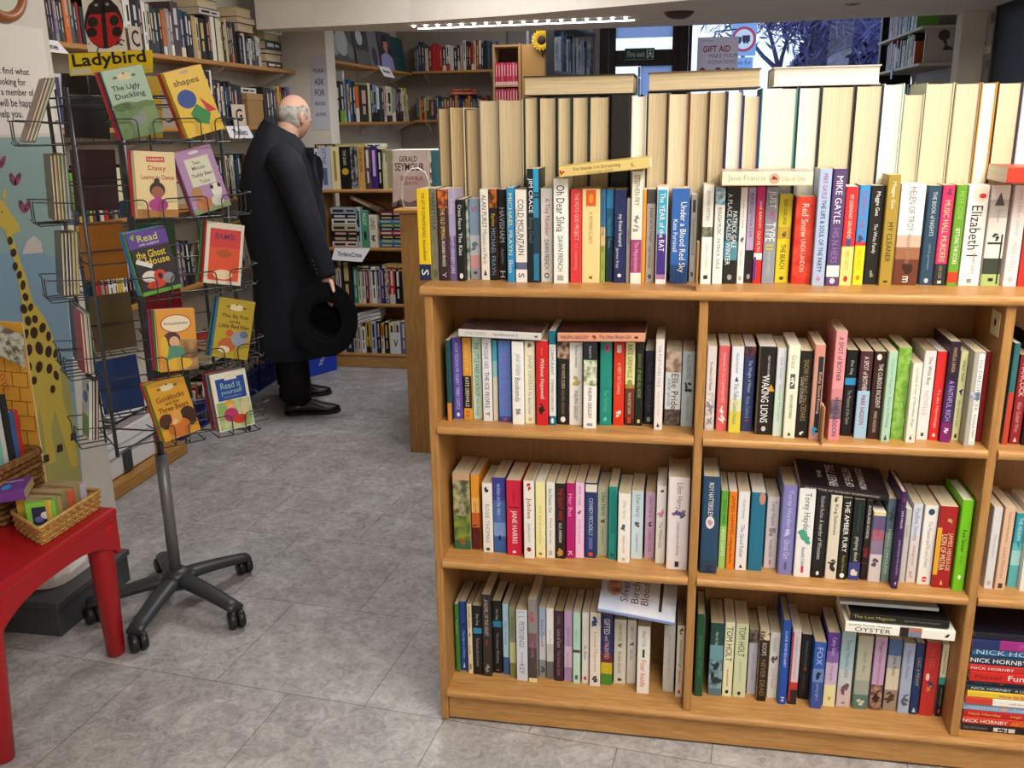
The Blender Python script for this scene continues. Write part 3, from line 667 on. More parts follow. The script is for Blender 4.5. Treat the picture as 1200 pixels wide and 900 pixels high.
MID_B = [
 (819, 839.6, 558.6, 672, '24476a:.86/2b3d58', 'thick navy hardback', [('ROY HATTERSLEY', 'e8e8e6', .06, .4, .6), ('@o', 'e0dcdc', .4, .53, .6), ('@m', 'b890a8', .42, .5, .5), ('M', '18253a', .92, .98, .5)]),
 (841, 849.2, 575, 666, '5fae3c:.45/9ccc6a', 'apple green', [('JOLLY LAKE', '2a4a1c', .08, .44, .6), ('INN GAME', 'e4f0d4', .5, .84, .6)]),
 (850, 859.6, 576, 667, 'e8821f', 'bright orange', [('JAMES HAWES', '8a3a14', .05, .55, .7), ('A White Merc With Fins', '3a1f10', .58, .92, .4)]),
 (860.8, 874, 576, 668, 'e6e7ec', 'clean white', [('Noah Hawley', '9aa4b4', .1, .34, .4), ('The Good Father', '7a86a0', .42, .84, .45), ('@t', '3a3a42', .92, .97, .4)]),
 (876, 892.4, 577, 668.8, '1f6f92', 'petrol blue with face', [('@o', 'c48a74', .0, .15, .5, .25), ('the life to come by', '2f86a8', .34, .84, .4)]),
 (894.4, 908.8, 582, 665.6, 'd6cdd2', 'short pinkish grey', [('Torey Hayden', '7a747c', .06, .4, .55), ('@m', '9a8a94', .42, .58, .8), ('Beautiful Child', '9a8f98', .6, .84, .45), ('@r', 'c87a94', .88, .95, .2)]),
 (911, 927.8, 569, 673.2, '7f7fc0', 'lavender hardback', [('Torey Hayden', 'c4c4ea', .05, .46, .55), ('@m', 'c0bce0', .46, .58, .9), ('Ghost Girl', 'd0ccec', .6, .82, .5), ('@r', '5a5a98', .86, .94, .25)]),
 (929.4, 948.8, 572, 676, 'e6e8ea', 'white with green smoke', [('Torey Hayden', '35606a', .05, .5, .55), ('@m', '4aa08a', .44, .66, 1.1), ('Beautiful Child', '5a8f8a', .66, .86, .4), ('@r', 'c8305a', .87, .95, .18)]),
 (950, 964.4, 576, 677, '181719', 'black with crescent', [('Elizabeth Buchan', 'b0b0b0', .05, .3, .4), ('A murder of Witnesses', 'c8c8c8', .32, .78, .4), ('@o', 'e0e0e0', .92, .97, .3)]),
 (966, 979.4, 581, 678.6, 'd9d1c2', 'stone with ink sketch', [('King Solomon', '4a463e', .1, .46, .5), ('@m', '2a2826', .72, .92, 1), ('@m', '4a4642', .0, .08, .7)]),
 (980.2, 991.6, 583, 679, '181818', 'jet black', [('THE AMBER FURY', 'f4f4f2', .04, .66, .62), ('Natalie Haynes', 'a89a4a', .7, .9, .5), ('@o', 'f0f0f0', .92, .98, .6)]),
 (992.8, 1006.4, 585, 679.6, '18201f:.78/3a4488', 'black with blue flowers', [('Jodie Marsden', '2f5a50', .06, .4, .4), ('playing dead', 'd0d0cc', .46, .76, .5), ('@m', 'd9d4d0', .82, .98, .9)]),
 (1007.4, 1015, 586, 679.8, '1c1618', 'narrow black', [('AUCKLAND RONDEL', 'd8d8d8', .06, .48, .6), ('@m', '8a2030', .5, .86, .7)]),
 (1016.2, 1030.8, 600, 682, 'e0d29a:.05/5a5a8a:.25/a8607a:.4/8a7a98:.6/cfc6cc', 'lilac sunset', [('PHILIPPA KENT', 'b04a50', .1, .34, .4), ('@m', '5a4a58', .62, .86, 1)]),
 (1031.6, 1041, 584, 682, '56687a:.4/6f8a80', 'grey-green', [('MARGO CAROLINA', 'c8d8d0', .36, .9, .55), ('@m', '3a4a48', .04, .3, .6)]),
 (1041.4, 1052, 576, 690, '3a2058', 'dark purple hardback', [('@o', 'c02a50', .06, .1, .5), ('ZOE HELLER', 'e8e0f0', .14, .42, .65), ('EVERYTHING YOU KNOW', 'c8a8e0', .48, .86, .6), ('@m', 'e8e4f0', .92, .97, .5)]),
 (1053, 1060, 596, 682, 'c4c2c2', 'slim grey', [('Paulette', '8a8890', .1, .5, .5)]),
 (1060.8, 1072, 590, 682.6, 'd3d8e6:.4/d9cfcf', 'pale periwinkle', [('Paullina Simons', '7a86b8', .06, .46, .6), ('bellagrand', '9a94a0', .5, .8, .45), ('@m', 'c0a8a8', .84, .96, .7)]),
 (1074, 1090, 592, 684.6, 'eceae8', 'white with two discs', [('@o', '2a4a68', .04, .12, .55), ('The Museum and Me and a Friend', 'a8a8ac', .2, .78, .36), ('@o', 'c02f30', .9, .97, .45), ('@r', 'ecd8d4', .93, .945, .4)]),
 (1091.4, 1112, 593, 688.8, 'a31d20', 'dark red and yellow', [('@r', 'd9a82c', .26, .84, .3, -.42), ('@m', 'b8a060', .1, .22, .4, .1), ('JAMES HENEAGE', 'e0c8a0', .32, .78, .36, .22), ('LION OF MISTRA', 'e8d8b0', .34, .78, .36, -.1), ('@t', 'd8b880', .9, .96, .2)]),
 (1115, 1128.8, 586, 692.4, '71c01c', 'lime green hardback', [('Kate Sarasen', '2a4a10', .32, .56, .5), ('the love', '5aa014', .6, .7, .5), ('@o', 'e4f4d0', .82, .87, .4)]),
]
MID_C = [
 (1152.4, 1162.8, 594, 690, 'd4d6da', 'pale grey', [('Mary Hamilton', 'a0a4b0', .1, .84, .4), ('@r', 'b0b0b4', .9, .95, .5)]),
 (1165, 1177.4, 594, 691, 'd9b79c', 'peach', [('Isabel Hampton', 'b08a70', .06, .42, .5), ('Local Histories', 'a88468', .48, .86, .4), ('@r', '4a3a34', .92, .98, .5)]),
 (1179.6, 1191, 601, 688, '2f9ab0:.4/5fb6bc:.5/9ccfd0:.7/5ab0b8', 'aqua', [('THE AEGEAN', 'd0f0f0', .06, .36, .5), ('@m', '2a7a86', .38, .46, .6)]),
 (1194, 1207, 598, 693, 'e6e4e0', 'white', [('Anna Mason', '8a8a8e', .1, .5, .5)]),
]
LOW_A = [
 (534.8, 539.4, 708, 787.4, '3f7a34', 'narrow grass green', [('The Green Line', 'c4dcb4', .16, .5, .5)]),
 (540.4, 548.4, 705, 785.4, '2449a0', 'royal blue', [('The Spirit of Boats', 'b8c8ee', .4, .84, .5), ('@m', '14224a', .28, .4, .6), ('@t', 'e8ecf4', .88, .96, .4)]),
 (549, 554.6, 708, 789, 'e0d6b4', 'slim cream', [('PHILIPPA ARTIN', '4a4438', .04, .34, .5), ('@t', '5a5448', .4, .46, .5), ('the fall', '5a5448', .56, .74, .5), ('@r', '8a826a', .86, .94, .6)]),
 (555.4, 566, 710, 790.4, '191a1c:.32/2f86b4:.4/191a1c', 'black with blue square', [('Duc Ong', 'c0c0bc', .12, .28, .4), ('The Peculiar Life of the Game', 'a0a09c', .46, .88, .4)]),
 (566.5, 576.6, 697, 792.4, '34302f', 'tall charcoal', [('A NOVEL OF THE HEART', 'c8bcb4', .06, .5, .6), ('@m', '8a3040', .5, .64, .6), ('@m', '9a948e', .82, .96, .6)]),
 (577, 588.6, 704, 788.6, '16171a:.28/2a80ac:.36/16171a', 'thick black with blue square', [('Duc Ong', 'c0c0bc', .12, .26, .4), ('The Indoor Wedding', 'a8a8a4', .44, .86, .4), ('@r', '8a8a8a', .95, .96, .5)]),
 (590, 597, 708, 790.4, 'a8cbe0:.75/35609a', 'pale blue', [('Mark McNeill', '5a82a4', .2, .6, .5)]),
 (597.6, 605, 712, 792.6, '8a9470:.5/c9cf9c:.8/8a8a58', 'olive and cream', [('Sara Nichol', '4a5238', .06, .5, .5)]),
 (605.6, 618.6, 715, 797.6, 'cfd6e4', 'frosted white', [('L L', '9aa0b4', .02, .12, .6), ('PETROSINGS', '6f7a9c', .16, .52, .55), ('by the moon', '8a92ae', .6, .76, .4), ('KEY', '7a84a0', .76, .9, .5)]),
 (619.4, 629.4, 703, 799.4, '8a8a88:.4/7a5a66:.58/4a4444:.95/e0d8a0', 'tall grey and rose', [('@m', 'b8506a', .12, .3, .8), ('rose kelly', 'c86a84', .5, .7, .5)]),
 (631.8, 640, 712, 793.2, 'a9b8d8:.4/c9cfd6:.75/8a8e96', 'pale blue with snow scene', [('Anna Mansell', '5a6a98', .16, .56, .5), ('@m', '4a4a52', .8, .98, .9)]),
 (640.4, 649, 713, 795.6, 'eeecec:.5/c8c6c6:.75/6a6868', 'white shading to grey', [('Julie Myerson', 'a8a6a8', .2, .7, .45)]),
 (650, 660, 716, 798, '3c2232', 'dark plum', [('COWELL', '8a7286', .06, .2, .6), ('Love of State', 'b8a4b4', .26, .52, .5), ('Thea Richards Smith', '9a8696', .56, .92, .4)]),
 (661, 670.6, 716, 798.2, 'b79cc8:.5/d0bcd8:.8/a58ab8', 'lilac', [('Julie Land', '7a6290', .2, .52, .5), ('the chorus', '8a74a0', .58, .84, .4)]),
 (671.2, 679.6, 718, 801, 'b4dccb:.52/5a4a58:.56/c0e0d2', 'mint with dark band', [('lovers', '8abaa8', .2, .44, .5), ('@r', '4a6a62', .88, .94, .5)]),
 (681.6, 689.6, 718, 800.8, 'e2e0de', 'white', [('In Skin', '5a5a5e', .4, .72, .55), ('@r', 'c03a44', .9, .95, .5)]),
 (690.6, 703, 718, 804, 'e6e0d8', 'ivory with blue ink sketch', [('@m', '3a4a8a', .04, .24, .8), ('Louise Mayerson', 'c88a80', .26, .8, .45), ('@m', '3a3a4a', .84, .98, .7)]),
 (703.8, 717, 720, 802.6, '2b2f70:.55/6a2a3a:.68/c9b42c:.84/4a8a34', 'navy over yellow-green', [('GIFTED', 'f0f0ea', .06, .28, .65), ('and TALENTED', 'e6c0a0', .3, .62, .55)]),
 (718.6, 733, 726, 801, 'dedad0', 'stone', [('SARA MOORE', '8a867a', .06, .34, .5), ('@m', '77746a', .36, .44, .6), ('broken biscuits', '8f8b80', .5, .84, .4), ('@o', '4a463e', .91, .96, .4)]),
 (734, 744.6, 727, 801, 'e2e1dc', 'white with blue eyes', [('PARTY DUST', '8a9a98', .1, .3, .6), ('@m', '4a5a7a', .34, .4, .8), ('BAD GIRL', '9aa4a2', .46, .62, .5)]),
 (745.6, 760.2, 734, 812.6, 'ebe9e4', 'white with green bottle', [('ANNE TYLER', '9aa2a4', .06, .3, .45), ('@r', '2a3a30', .34, .46, .2), ('Four Inside', 'd8705a', .5, .9, .5)]),
 (776, 789.2, 733, 810.4, 'c6c5c2', 'pale grey', [('grace morgan time', 'a8a6a2', .1, .8, .4)]),
 (791, 800.2, 733, 817, 'e4ddca', 'cream with dark flower', [('@m', '2c2a2c', .02, .14, .9), ('Rachel Hallborough', '5a5448', .2, .58, .45), ('Novella', 'c06a5a', .62, .8, .5), ('@r', 'b8303a', .9, .95, .4)]),
]
LOW_B = [
 (812.8, 823, 720, 816, '1f5238', 'forest green hardback', [('SHADOW OF HER', '4a8a62', .2, .8, .5)]),
 (829, 844.8, 730, 815, '1c4c48:.3/6a9aac:.5/4a6a76~8ab0bc~40:.9/5a7a86', 'teal with birds', [('After the Tale', 'c8d8d4', .12, .3, .5), ('@m', '22363c', .5, .9, 1)]),
 (845.6, 857, 729, 816, 'e4e6c6', 'pale cream', [('TOM HOLT', '2a2a22', .06, .52, .8), ('Who is Afraid of Beowulf', 'c03a2a', .62, .86, .6), ('@o', '1c1c18', .91, .96, .4)]),
 (858, 873, 731, 817, 'cdd8b2', 'pale pistachio', [('TOM HOLT', '4a5242', .04, .44, .6), ('grailblazers', 'b0ba94', .5, .8, .3), ('@o', '1c1c18', .92, .97, .3)]),
 (874.4, 885, 738, 813.4, '2f2a2c~8a7a74~60:.2/bfc0d6', 'lavender grey with portrait', [('jane of Cornwall', '8f92b4', .34, .8, .4)]),
 (886.2, 897.2, 740, 821.6, 'e6d8b8~3a2a1c~80:.12/231a14', 'blackish brown', [('ROOPE', 'd0c4b0', .16, .34, .6), ('NEVER DEAD', '9a7a52', .4, .92, .6)]),
 (898, 910, 741, 818, 'dedddc', 'white with grey wolf', [('Rebecca Bell', 'a8a8aa', .08, .28, .4), ('@m', '5a564e', .32, .48, 1), ('Cold Earth', 'b8a8a4', .54, .84, .4)]),
 (911, 920.8, 727, 825.4, '1e4fb0', 'bright blue hardback', [('LUKE RHINEHART', 'c4d4f4', .1, .58, .5), ('M', 'f0f4fa', .9, .97, .7)]),
 (922.8, 933, 737, 825.4, 'cfc6d2:.7/b83a3a:.8/2a2426', 'lilac grey with red flower', [('@r', 'b8282e', .04, .96, .22, -.4), ('the bright hours of women', 'a090ac', .1, .66, .4)]),
 (934.4, 946.6, 743, 819.2, '19181b', 'black', [('The Drowning of Arthur Braxton', '7a7a80', .1, .5, .4), ('@o', '9a3a30', .5, .56, .4), ('caroline smailes', '5a5a60', .6, .84, .35)]),
 (947.2, 962.2, 752, 830.2, '2f5cae:.4/6a86c4:.6/3a52a0', 'blue with black cat', [('FOX', 'a8c0ea', .08, .34, .6), ('@m', '14161c', .42, .58, .6), ('evening light in', 'a0b4e0', .62, .88, .4)]),
 (963.4, 977.8, 741, 828, '5a3a9a:.25/8a6ab8:.4/c8b8d8:.7/e6dfae', 'violet to cream', [('Cathy Glass', 'd8c0ec', .06, .3, .5), ('the lost girls', 'b05aa0', .34, .64, .4), ('@o', 'd8a840', .86, .91, .3)]),
 (979, 995.6, 740, 828, 'a8c6d2:.5/c4cdd2:.72/cbbcc2', 'pale aqua with child', [('Torey Hayden child', '6a90a4', .1, .6, .5), ('@m', '6a5460', .66, .86, .8), ('@t', '8a7a82', .92, .96, .3)]),
 (998.4, 1016, 745, 830.8, 'b9baa8:.6/9aa69c:.8/5a7a72', 'grey-green seascape', [('Silver Bay', '8a8f84', .2, .5, .3), ('@m', 'c8d0c8', .84, .96, .8)]),
 (1018, 1032, 746, 832, 'c6a2c8:.65/5a3a40~b89078~60', 'pink lilac with woman', [('Maggie Hope', '8a5a94', .06, .36, .45), ('A Mothers Courage', 'a070a8', .38, .64, .35), ('@m', '2c2024', .68, .96, .7)]),
 (1033.8, 1049.6, 749, 833, '4a6a9c:.22/a8a8b0:.4/d8cdb8:.7/9a8a78', 'blue to sand with girl', [('Katie Flynn', '3a4a6a', .2, .5, .4), ('@m', '4a3a32', .66, .96, .8)]),
 (1051, 1064.4, 753, 836, 'a7b4d0', 'powder blue', [('Heaven House', '6a7aa4', .1, .5, .4), ('@m', '5a5a72', .68, .94, .8)]),
 (1065, 1075, 753, 837, '1b3468', 'dark navy', [('CAST A PENNY', 'b8a860', .2, .6, .5), ('@t', 'c8d0e0', .9, .97, .6)]),
 (1076.2, 1093.6, 752, 838.6, 'bf3030', 'brick red', [('@o', 'e8d4cc', .42, .52, .3, -.2), ('@m', '2a3a78', .5, .7, .6, .1), ('@m', 'd87a2a', .54, .68, .5), ('THE RED', 'd85a50', .06, .34, .4)]),
 (1095, 1104.8, 755, 839.6, 'd9d2b4:.45/3a9a92:.55/1c1a1c', 'cream over black', [('A House in Town', '6a6450', .08, .4, .45), ('JAMES KENNAWAY', '9a9a9a', .6, .86, .4), ('@r', 'c8305a', .9, .95, .4)]),
]


def make_row(rows, zs, where, group, depth=.129, hardset=(), pages=None, dirname='book'):
    xprev = None
    out = []
    rr = random.Random(len(rows) * 31 + int(zs * 100))
    for i, b in enumerate(rows):
        xl, xr, yt, yb, base, look, texts = b
        hard = 'hardback' in look
        p = on((xl + xr) / 2, yb, 2, zs)
        Y = p.y
        a, c_ = on(xl, yb, 1, Y).x, on(xr, yb, 1, Y).x
        if xprev is not None and a < xprev + .0004:
            a = xprev + .0004
        if zs < 1:
            for xd in (X1, X2):
                if xd - .03 < c_ < xd + .03:
                    c_ = min(c_, xd - .0012) if (a + c_) / 2 < xd + .002 else c_
                if xd - .01 < a < xd + TP + .001:
                    a = xd + TP + .001
        xprev = c_
        t = c_ - a
        h = on((xl + xr) / 2, yt, 1, Y).z - zs
        M = Matrix.Translation((a + t / 2, Y, zs + .0002))
        d = min(depth + (.012 if h > .215 else 0), BACK - .004 - Y) if zs < 1 else min(depth, YB - .003 - Y)
        kind = 'hardback_book' if hard else 'paperback_book'
        lk = look if hard else look + ' paperback'
        pg = pages[i % len(pages)] if pages else rr.choice('wcctc')
        out.append(make_book(kind, t - .0003, d, h, base, pages=pg, hard=hard, texts=texts,
                             label=f'{lk}, {ordinal(i + 1)} from the aisle {where}', cat='book', group=group, M=M))
    return out


make_row(TOPROW, TOP_Z, "on near bookcase's top front row", 'paperbacks along the front of the near bookcase top', depth=.128, pages='ccwc')
make_row(UPPER_A, S1, "of near bookcase's upper aisle shelf", 'paperbacks on the near bookcase shelves')
make_row(UPPER_B, S1, "of near bookcase's upper centre-bay shelf", 'paperbacks on the near bookcase shelves')
make_row(UPPER_C, S1, "of near bookcase's upper outer-bay shelf", 'paperbacks on the near bookcase shelves')
make_row(MID_A, S2, "of near bookcase's middle aisle shelf", 'paperbacks on the near bookcase shelves')
make_row(MID_B, S2, "of near bookcase's middle centre-bay shelf", 'paperbacks on the near bookcase shelves')
make_row(MID_C, S2, "of near bookcase's middle outer-bay shelf", 'paperbacks on the near bookcase shelves')
make_row(LOW_A, S0, "of near bookcase's bottom aisle shelf", 'paperbacks on the near bookcase shelves', pages='ccbtc')
make_row(LOW_B, S0, "of near bookcase's bottom centre-bay shelf", 'paperbacks on the near bookcase shelves', pages='ctc')


def flat_book(pl, pr, Y, th, d, base, label, name='paperback_book', texts=(), board=None, back=None, pages='c', hard=False, group=None, zmin=None, flip=False, up=None, turn=0, pz=None):
    """A book lying down; pl, pr: photo points at the two lower ends of its front edge, in the plane y = Y."""
    a, b = on(pl[0], pl[1], 1, Y), on(pr[0], pr[1], 1, Y)
    if pz is not None:
        a.z = b.z = pz
    ex = (b - a)
    L = ex.length
    ex.normalize()
    dy = Vector((0, 1, 0))
    if turn:
        dy = Matrix.Rotation(turn, 3, 'Z') @ dy
    if up:
        dy = (dy + Vector((0, 0, up))).normalized()
    dy = (dy - ex * dy.dot(ex)).normalized()
    uz = ex.cross(dy)
    if flip:        # fore-edge to the viewer: spine at the far side
        o = a + uz * (th / 2) + dy * d
        M = frame(o, uz, -dy, ex)
        return make_book(name, th, d, L, base, board, back, pages, hard, texts, label, 'book', group, M)
    o = b + uz * (th / 2)
    M = frame(o, uz, dy, -ex)
    return make_book(name, th, d, L, base, board, back, pages, hard, texts, label, 'book', group, M)


LYING = 'books lying across the rows'
flat_book((656, 208), (762, 197), .03, .0225, .128, 'e0c870:.06/d9c27a', 'cream-yellow paperback lying tilted across the upright books on the near bookcase top', texts=[('@m', 'b8402a', 0, .07, .9), ('For Inside I m Screaming', '6a5a2a', .16, .68, .5, .1), ('veronica clark', '8a7a44', .3, .6, .28, -.28), ('L', '8a3a2a', .8, .84, .4)], pages='w', group=LYING)
flat_book((846, 217.6), (952, 217.6), .03, .029, .128, 'e8dfc4', 'cream paperback with a small face lying across books beside the tall powder blue one', texts=[('Jane Francis', '8fae94', .06, .48, .6), ('@o', 'c9a08a', .52, .64, .9), ('@m', '7a2a24', .54, .62, .7), ('Dick on Diva', 'b8a48a', .66, .92, .7)], board='d8c8b4~a88a78~30', group=LYING)
flat_book((1178.8, 214.6), (1262, 216), .03, .033, .128, 'c23a2a', 'red book lying on the row top near the case end', board='c84a3a', pages='w', group=LYING)
flat_book((537.4, 394.4), (634, 399.4), .03, .018, .13, 'd2d2d0', 'grey-spined paperback with dark cover lying on the aisle end of the upper shelf', texts=[('JANE GREEN', '9aa6b0', .07, .34, .6), ('Spellbound 3', '6a7a9a', .42, .72, .6), ('@o', '6a6a6e', .92, .96, .4)], board='3a3438~6a4a48~25', group=LYING)
flat_book((653.6, 400.4), (756, 400.8), .028, .021, .13, 'd99a80', 'salmon-spined paperback with dark cover lying mid-row on the upper shelf', texts=[('PHILIPPA GREGORY', '5a3028', .04, .36, .85), ('@m', '7a2a24', .39, .45, .9), ('The Other Boleyn Girl', '7a4438', .48, .84, .7), ('@r', '5a2a22', .88, .92, .3)], board='33201e~5a3028~25', group=LYING)
flat_book((700, 716.6), (790, 733.4), .012, .011, .15, '8fa4d6', 'blue-white paperback lying cover-up aslant on the bottom aisle shelf', texts=[('Silver Birch Soup', 'e8eaf2', .3, .8, .7)], board='b9c3dc~e4e2e4~9', group=LYING, up=.32)
flat_book((937, 573.6), (1041, 587.2), .045, .014, .135, '1c1a1e', 'black paperback with white capitals lying across the middle centre-bay shelf', texts=[('FINEST TYPE OF ENGLISH WOMANHOOD', 'c8b8b4', .06, .9, .55)], board='1f1c22~3a2c34~9', group=LYING, up=.1)
flat_book((990, 740), (1118.4, 752), .012, .0255, .14, 'efeee8:.5/c06a3a~3a8ab0~60:.7/efeee8', 'white paperback with blue picture lying on the bottom centre-bay row', texts=[('Janette Turner Hospital', '77777a', .03, .42, .36, .3), ('OYSTER', '1c1c20', .05, .46, .5, -.12), ('@r', '241c1c', .5, .58, 1.1), ('@m', '1c1a1a', .9, .97, .6)], group=LYING)
flat_book((995.6, 726.4), (1112, 737), .016, .02, .14, '1a1a18', 'black paperback lying above the white one on the bottom centre-bay row', texts=[('The Last Magician', 'b8b060', .04, .46, .6), ('Janette Turner Hospital', '8a8a86', .52, .94, .32)], group=LYING)
flat_book((984, 708), (1100, 717), .03, .009, .13, 'b8c0c6', 'thin pale grey paperback topmost of three lying on the bottom centre-bay row', group=LYING)

# cover lettering of the two books that lie face up
for nm, lines in (('black paperback with white', [('THE', .7, .8, .5, .05), ('FINEST TYPE', .5, .72, .8, .13), ('OF ENGLISH', .36, .48, .7, .11), ('WOMANHOOD', .2, .34, .8, .13)]), ('blue-white paperback', [('Silver', .62, .74, .5, .1), ('Birch', .48, .6, .5, .1), ('Blood', .36, .46, .5, .1)])):
    root = [o for o in COL.objects if o.get('label', '').startswith(nm)][0]
    cov = [c for c in root.children if c.name.startswith('cover')][0]
    xs = [v.co for v in cov.data.vertices]
    T, D, H = max(v.x for v in xs), max(v.y for v in xs), max(v.z for v in xs)
    lb = MB()
    for s, a, b, wf, hf in lines:
        put_text(lb, s, mat('e8e4e2' if 'black' in nm else '6a3a40', .6), (T, D * .5, H * (a + b) / 2), (0, 1, 0), (0, 0, 1), D * wf, H * hf)
    if 'blue' in nm:
        put_shape(lb, ell(.03, .02, 0, 0), mat('7a4a3c~c89a88~40'), (T, D * .55, H * .82), (0, 1, 0), (0, 0, 1))
        put_shape(lb, rect(-.05, -.004, .05, .004), mat('3a302c'), (T, D * .5, H * .2), (0, 1, 0), (0, 0, 1))
    lb.build('cover_lettering', root)

# the pile of lying books in the outer bay, bottom to top: thickness, left x, spine, look, lettering
PILE = [
 (.0178, 1129.0, '1c1a24', 'black with white picture', [('THE WITCH BOY', '8a8a94', .02, .3, .5), ('@r', 'd8d4d0', .36, .6, .8), ('@m', '2a2a2a', .38, .56, .7)]),
 (.0182, 1129.8, 'c83a22', 'orange-red', [('NICK HORNBY', 'f4ecea', .0, .5, .7), ('ABOUT A BOY', 'f0a03a', .54, 1, .8)]),
 (.0165, 1131.0, 'b81f24', 'deep red gold-titled', [('Nick Hornby', 'e8c060', .04, .42, .7), ('High Fidelity', 'e8c060', .48, .9, .7)]),
 (.0195, 1132.4, '8fb6dc', 'light blue', [('Nick Hornby', 'd8e6f4', .06, .4, .5), ('@o', 'e0a8a0', .42, .5, .7), ('how to', 'd8e6f4', .56, .8, .5)]),
 (.0185, 1133.0, 'c8402e:.3/eeeae4:.9/c8402e', 'red and white', [('nick hornby', '8a6a60', .4, .8, .4)]),
 (.0165, 1134.0, 'e2c23a:.5/e8b23a:.66/f0e6ea', 'yellow', [('How to be Good', '8a2a7a', .36, .84, .7)]),
 (.0150, 1135.2, '22303c', 'dark slate', [('NICK HORNBY', 'c8d8e4', .06, .5, .7), ('A LONG WAY', 'd8d0b0', .54, .9, .6)]),
 (.0125, 1136.0, '1d2134', 'slim navy', [('Fever Pitch', '4a7ac0', .04, .3, .5), ('@o', 'b83a50', .36, .4, .5)]),
 (.0270, 1136.6, 'c9241f', 'thick red white-titled', [('Novel', '7a1414', .04, .36, .5), ('Funny Girl', 'f6f2f0', .42, .96, .85)]),
 (.0165, 1138.2, 'c22c28', 'red', [('NICK HORNBY', 'f2eaea', .02, .5, .55), ('31 songs', 'e8a8a0', .56, .82, .5)]),
 (.0230, 1139.6, '1d3454', 'navy', [('NICK HORNBY', 'f2f4f6', .0, .62, .62), ('S L A M', 'd84a58', .7, .98, .6)]),
 (.0195, 1141.6, '2f6ea6', 'mid blue', [('NICK HORNBY', 'c8e0f4', .0, 1, .85)]),
 (.0255, 1144.2, '22306a:.3/a02a86', 'indigo and magenta', [('JULIET', 'd060b0', .34, .96, .6)]),
 (.0180, 1146.2, '1a1a2c', 'blackish', []),
]
z = S0 + .0003
for i, (th, xl, base, look, texts) in enumerate(PILE):
    Y = .03
    a = on(xl + 1.0, 845 - i * 12, 1, Y)
    L = .198
    M = frame(Vector((X2 + TP + .012 + (i % 3) * .002 + L, Y + (i % 4) * .002, z + th / 2)), Vector((0, 0, 1)), Vector((0, 1, 0)), Vector((-1, 0, 0)))
    make_book('paperback_book', th - .0003, .129, L, base, texts=texts, pages='c', label=f'{look} paperback, {ordinal(i + 1)} up in the lying pile of the outer bay', cat='book', group='paperbacks piled in the outer bay', M=M)
    z += th

# ------------------------------------------------------------------ hardbacks standing backwards along the top
HARD = [
 (513.8, 528, 126.5, '5a4a38', 'b', 'thin tan'), (528.6, 545, 126, 'd8c8a0', 'b', 'tan'), (546, 561.6, 127.6, '6a6258', 'b', 'brownish'),
 (562.2, 584.6, 117, '8a8074', 't', 'thick tan'), (585.4, 613.6, 116.5, 'b8ac94', 't', 'very thick tan'), (614.4, 631, 114, '2a3a34', 't', 'green-boarded tan'),
 (631.8, 652.4, 114, '2a1a18', 't', 'black-boarded tan'), (653, 669.6, 114, '2f4a40', 't', 'green-edged'), (670.4, 689.8, 113.4, '24343a', 't', 'dark-boarded'),
 (690.4, 714, 113, '2c2420', 't', 'wide dark-boarded'), (715, 738.6, 111, '17161a', 'k', 'black-spined'), (739.4, 757, 111.8, 'c8c4bc', 'w', 'pale grey'),
 (757.6, 781.4, 108, '25302c', 't', 'black-edged buff'), (782, 805.6, 109, '8a5a3c', 'c', 'cream'), (806.4, 828.6, 108, '6a4430', 't', 'rust-boarded'),
 (829.2, 849.6, 107, '3a3028', 't', 'brown-boarded'), (850.2, 868.6, 107, '4a4a7a', 'w', 'white violet-boarded'), (869.2, 888.8, 111.6, '3a3474', 'c', 'short purple-boarded'),
 (889.6, 931.6, 103, '2f8a90', 'w', 'broad teal-edged'), (932.4, 958.4, 102, '2c3a38', 'w', 'bright white'), (959, 997.6, 101, '3a3a34', 'c', 'broad cream'),
 (998.4, 1029.8, 100, '22262a', 'c', 'black-boarded cream'), (1030.6, 1054.4, 98, 'c4dadc', 'w', 'pale blue-boarded'), (1055, 1078.6, 110, 'b4b49c', 'c', 'short sage-boarded'),
 (1079.4, 1112, 97, 'b9c0a2', 'c', 'pale green-boarded'), (1112.8, 1142.4, 97, '9a8468', 'c', 'thick buff'), (1143.2, 1161.6, 96.4, 'c08a2c', 'w', 'gold-boarded'),
 (1162.4, 1190.4, 96.4, '3a3028', 'c', 'dark-boarded buff'), (1191.2, 1226, 96.4, '8a94b4', 'w', 'white blue-boarded'), (1227, 1250, 97, '4a4038', 'c', 'tan outermost'),
]
PAGES['k'] = mat('1b1a1e', .5)
xprev = None
YB = .172
for i, (xl, xr, yt, bc, pg, look) in enumerate(HARD):
    a, c_ = on(xl, 165, 1, YB).x, on(xr, 165, 1, YB).x
    if xprev is not None:
        a = max(a, xprev + .0004)
    xprev = c_
    t = c_ - a - .0003
    h = on((xl + xr) / 2, yt, 1, YB).z - TOP_Z
    d = .155
    # spine on the far side
    if pg == 'k':
        M = Matrix.Translation(((a + c_) / 2, YB, TOP_Z + .0002))
        make_book('hardback_book', t, d, h, bc, pages='c', hard=True, label=f'{look} hardback, {ordinal(i + 1)} from the aisle in the backward row on near bookcase', cat='book', group='hardbacks shelved backwards along the near bookcase top', M=M)
        continue
    M = Matrix.Translation(((a + c_) / 2, YB + d, TOP_Z + .0002)) @ Matrix.Rotation(PI, 4, 'Z')
    make_book('hardback_book', t, d, h, bc, pages=pg, hard=True, label=f'{look} hardback turned backwards, {ordinal(i + 1)} from the aisle on the near bookcase top', cat='book', group='hardbacks shelved backwards along the near bookcase top', M=M)

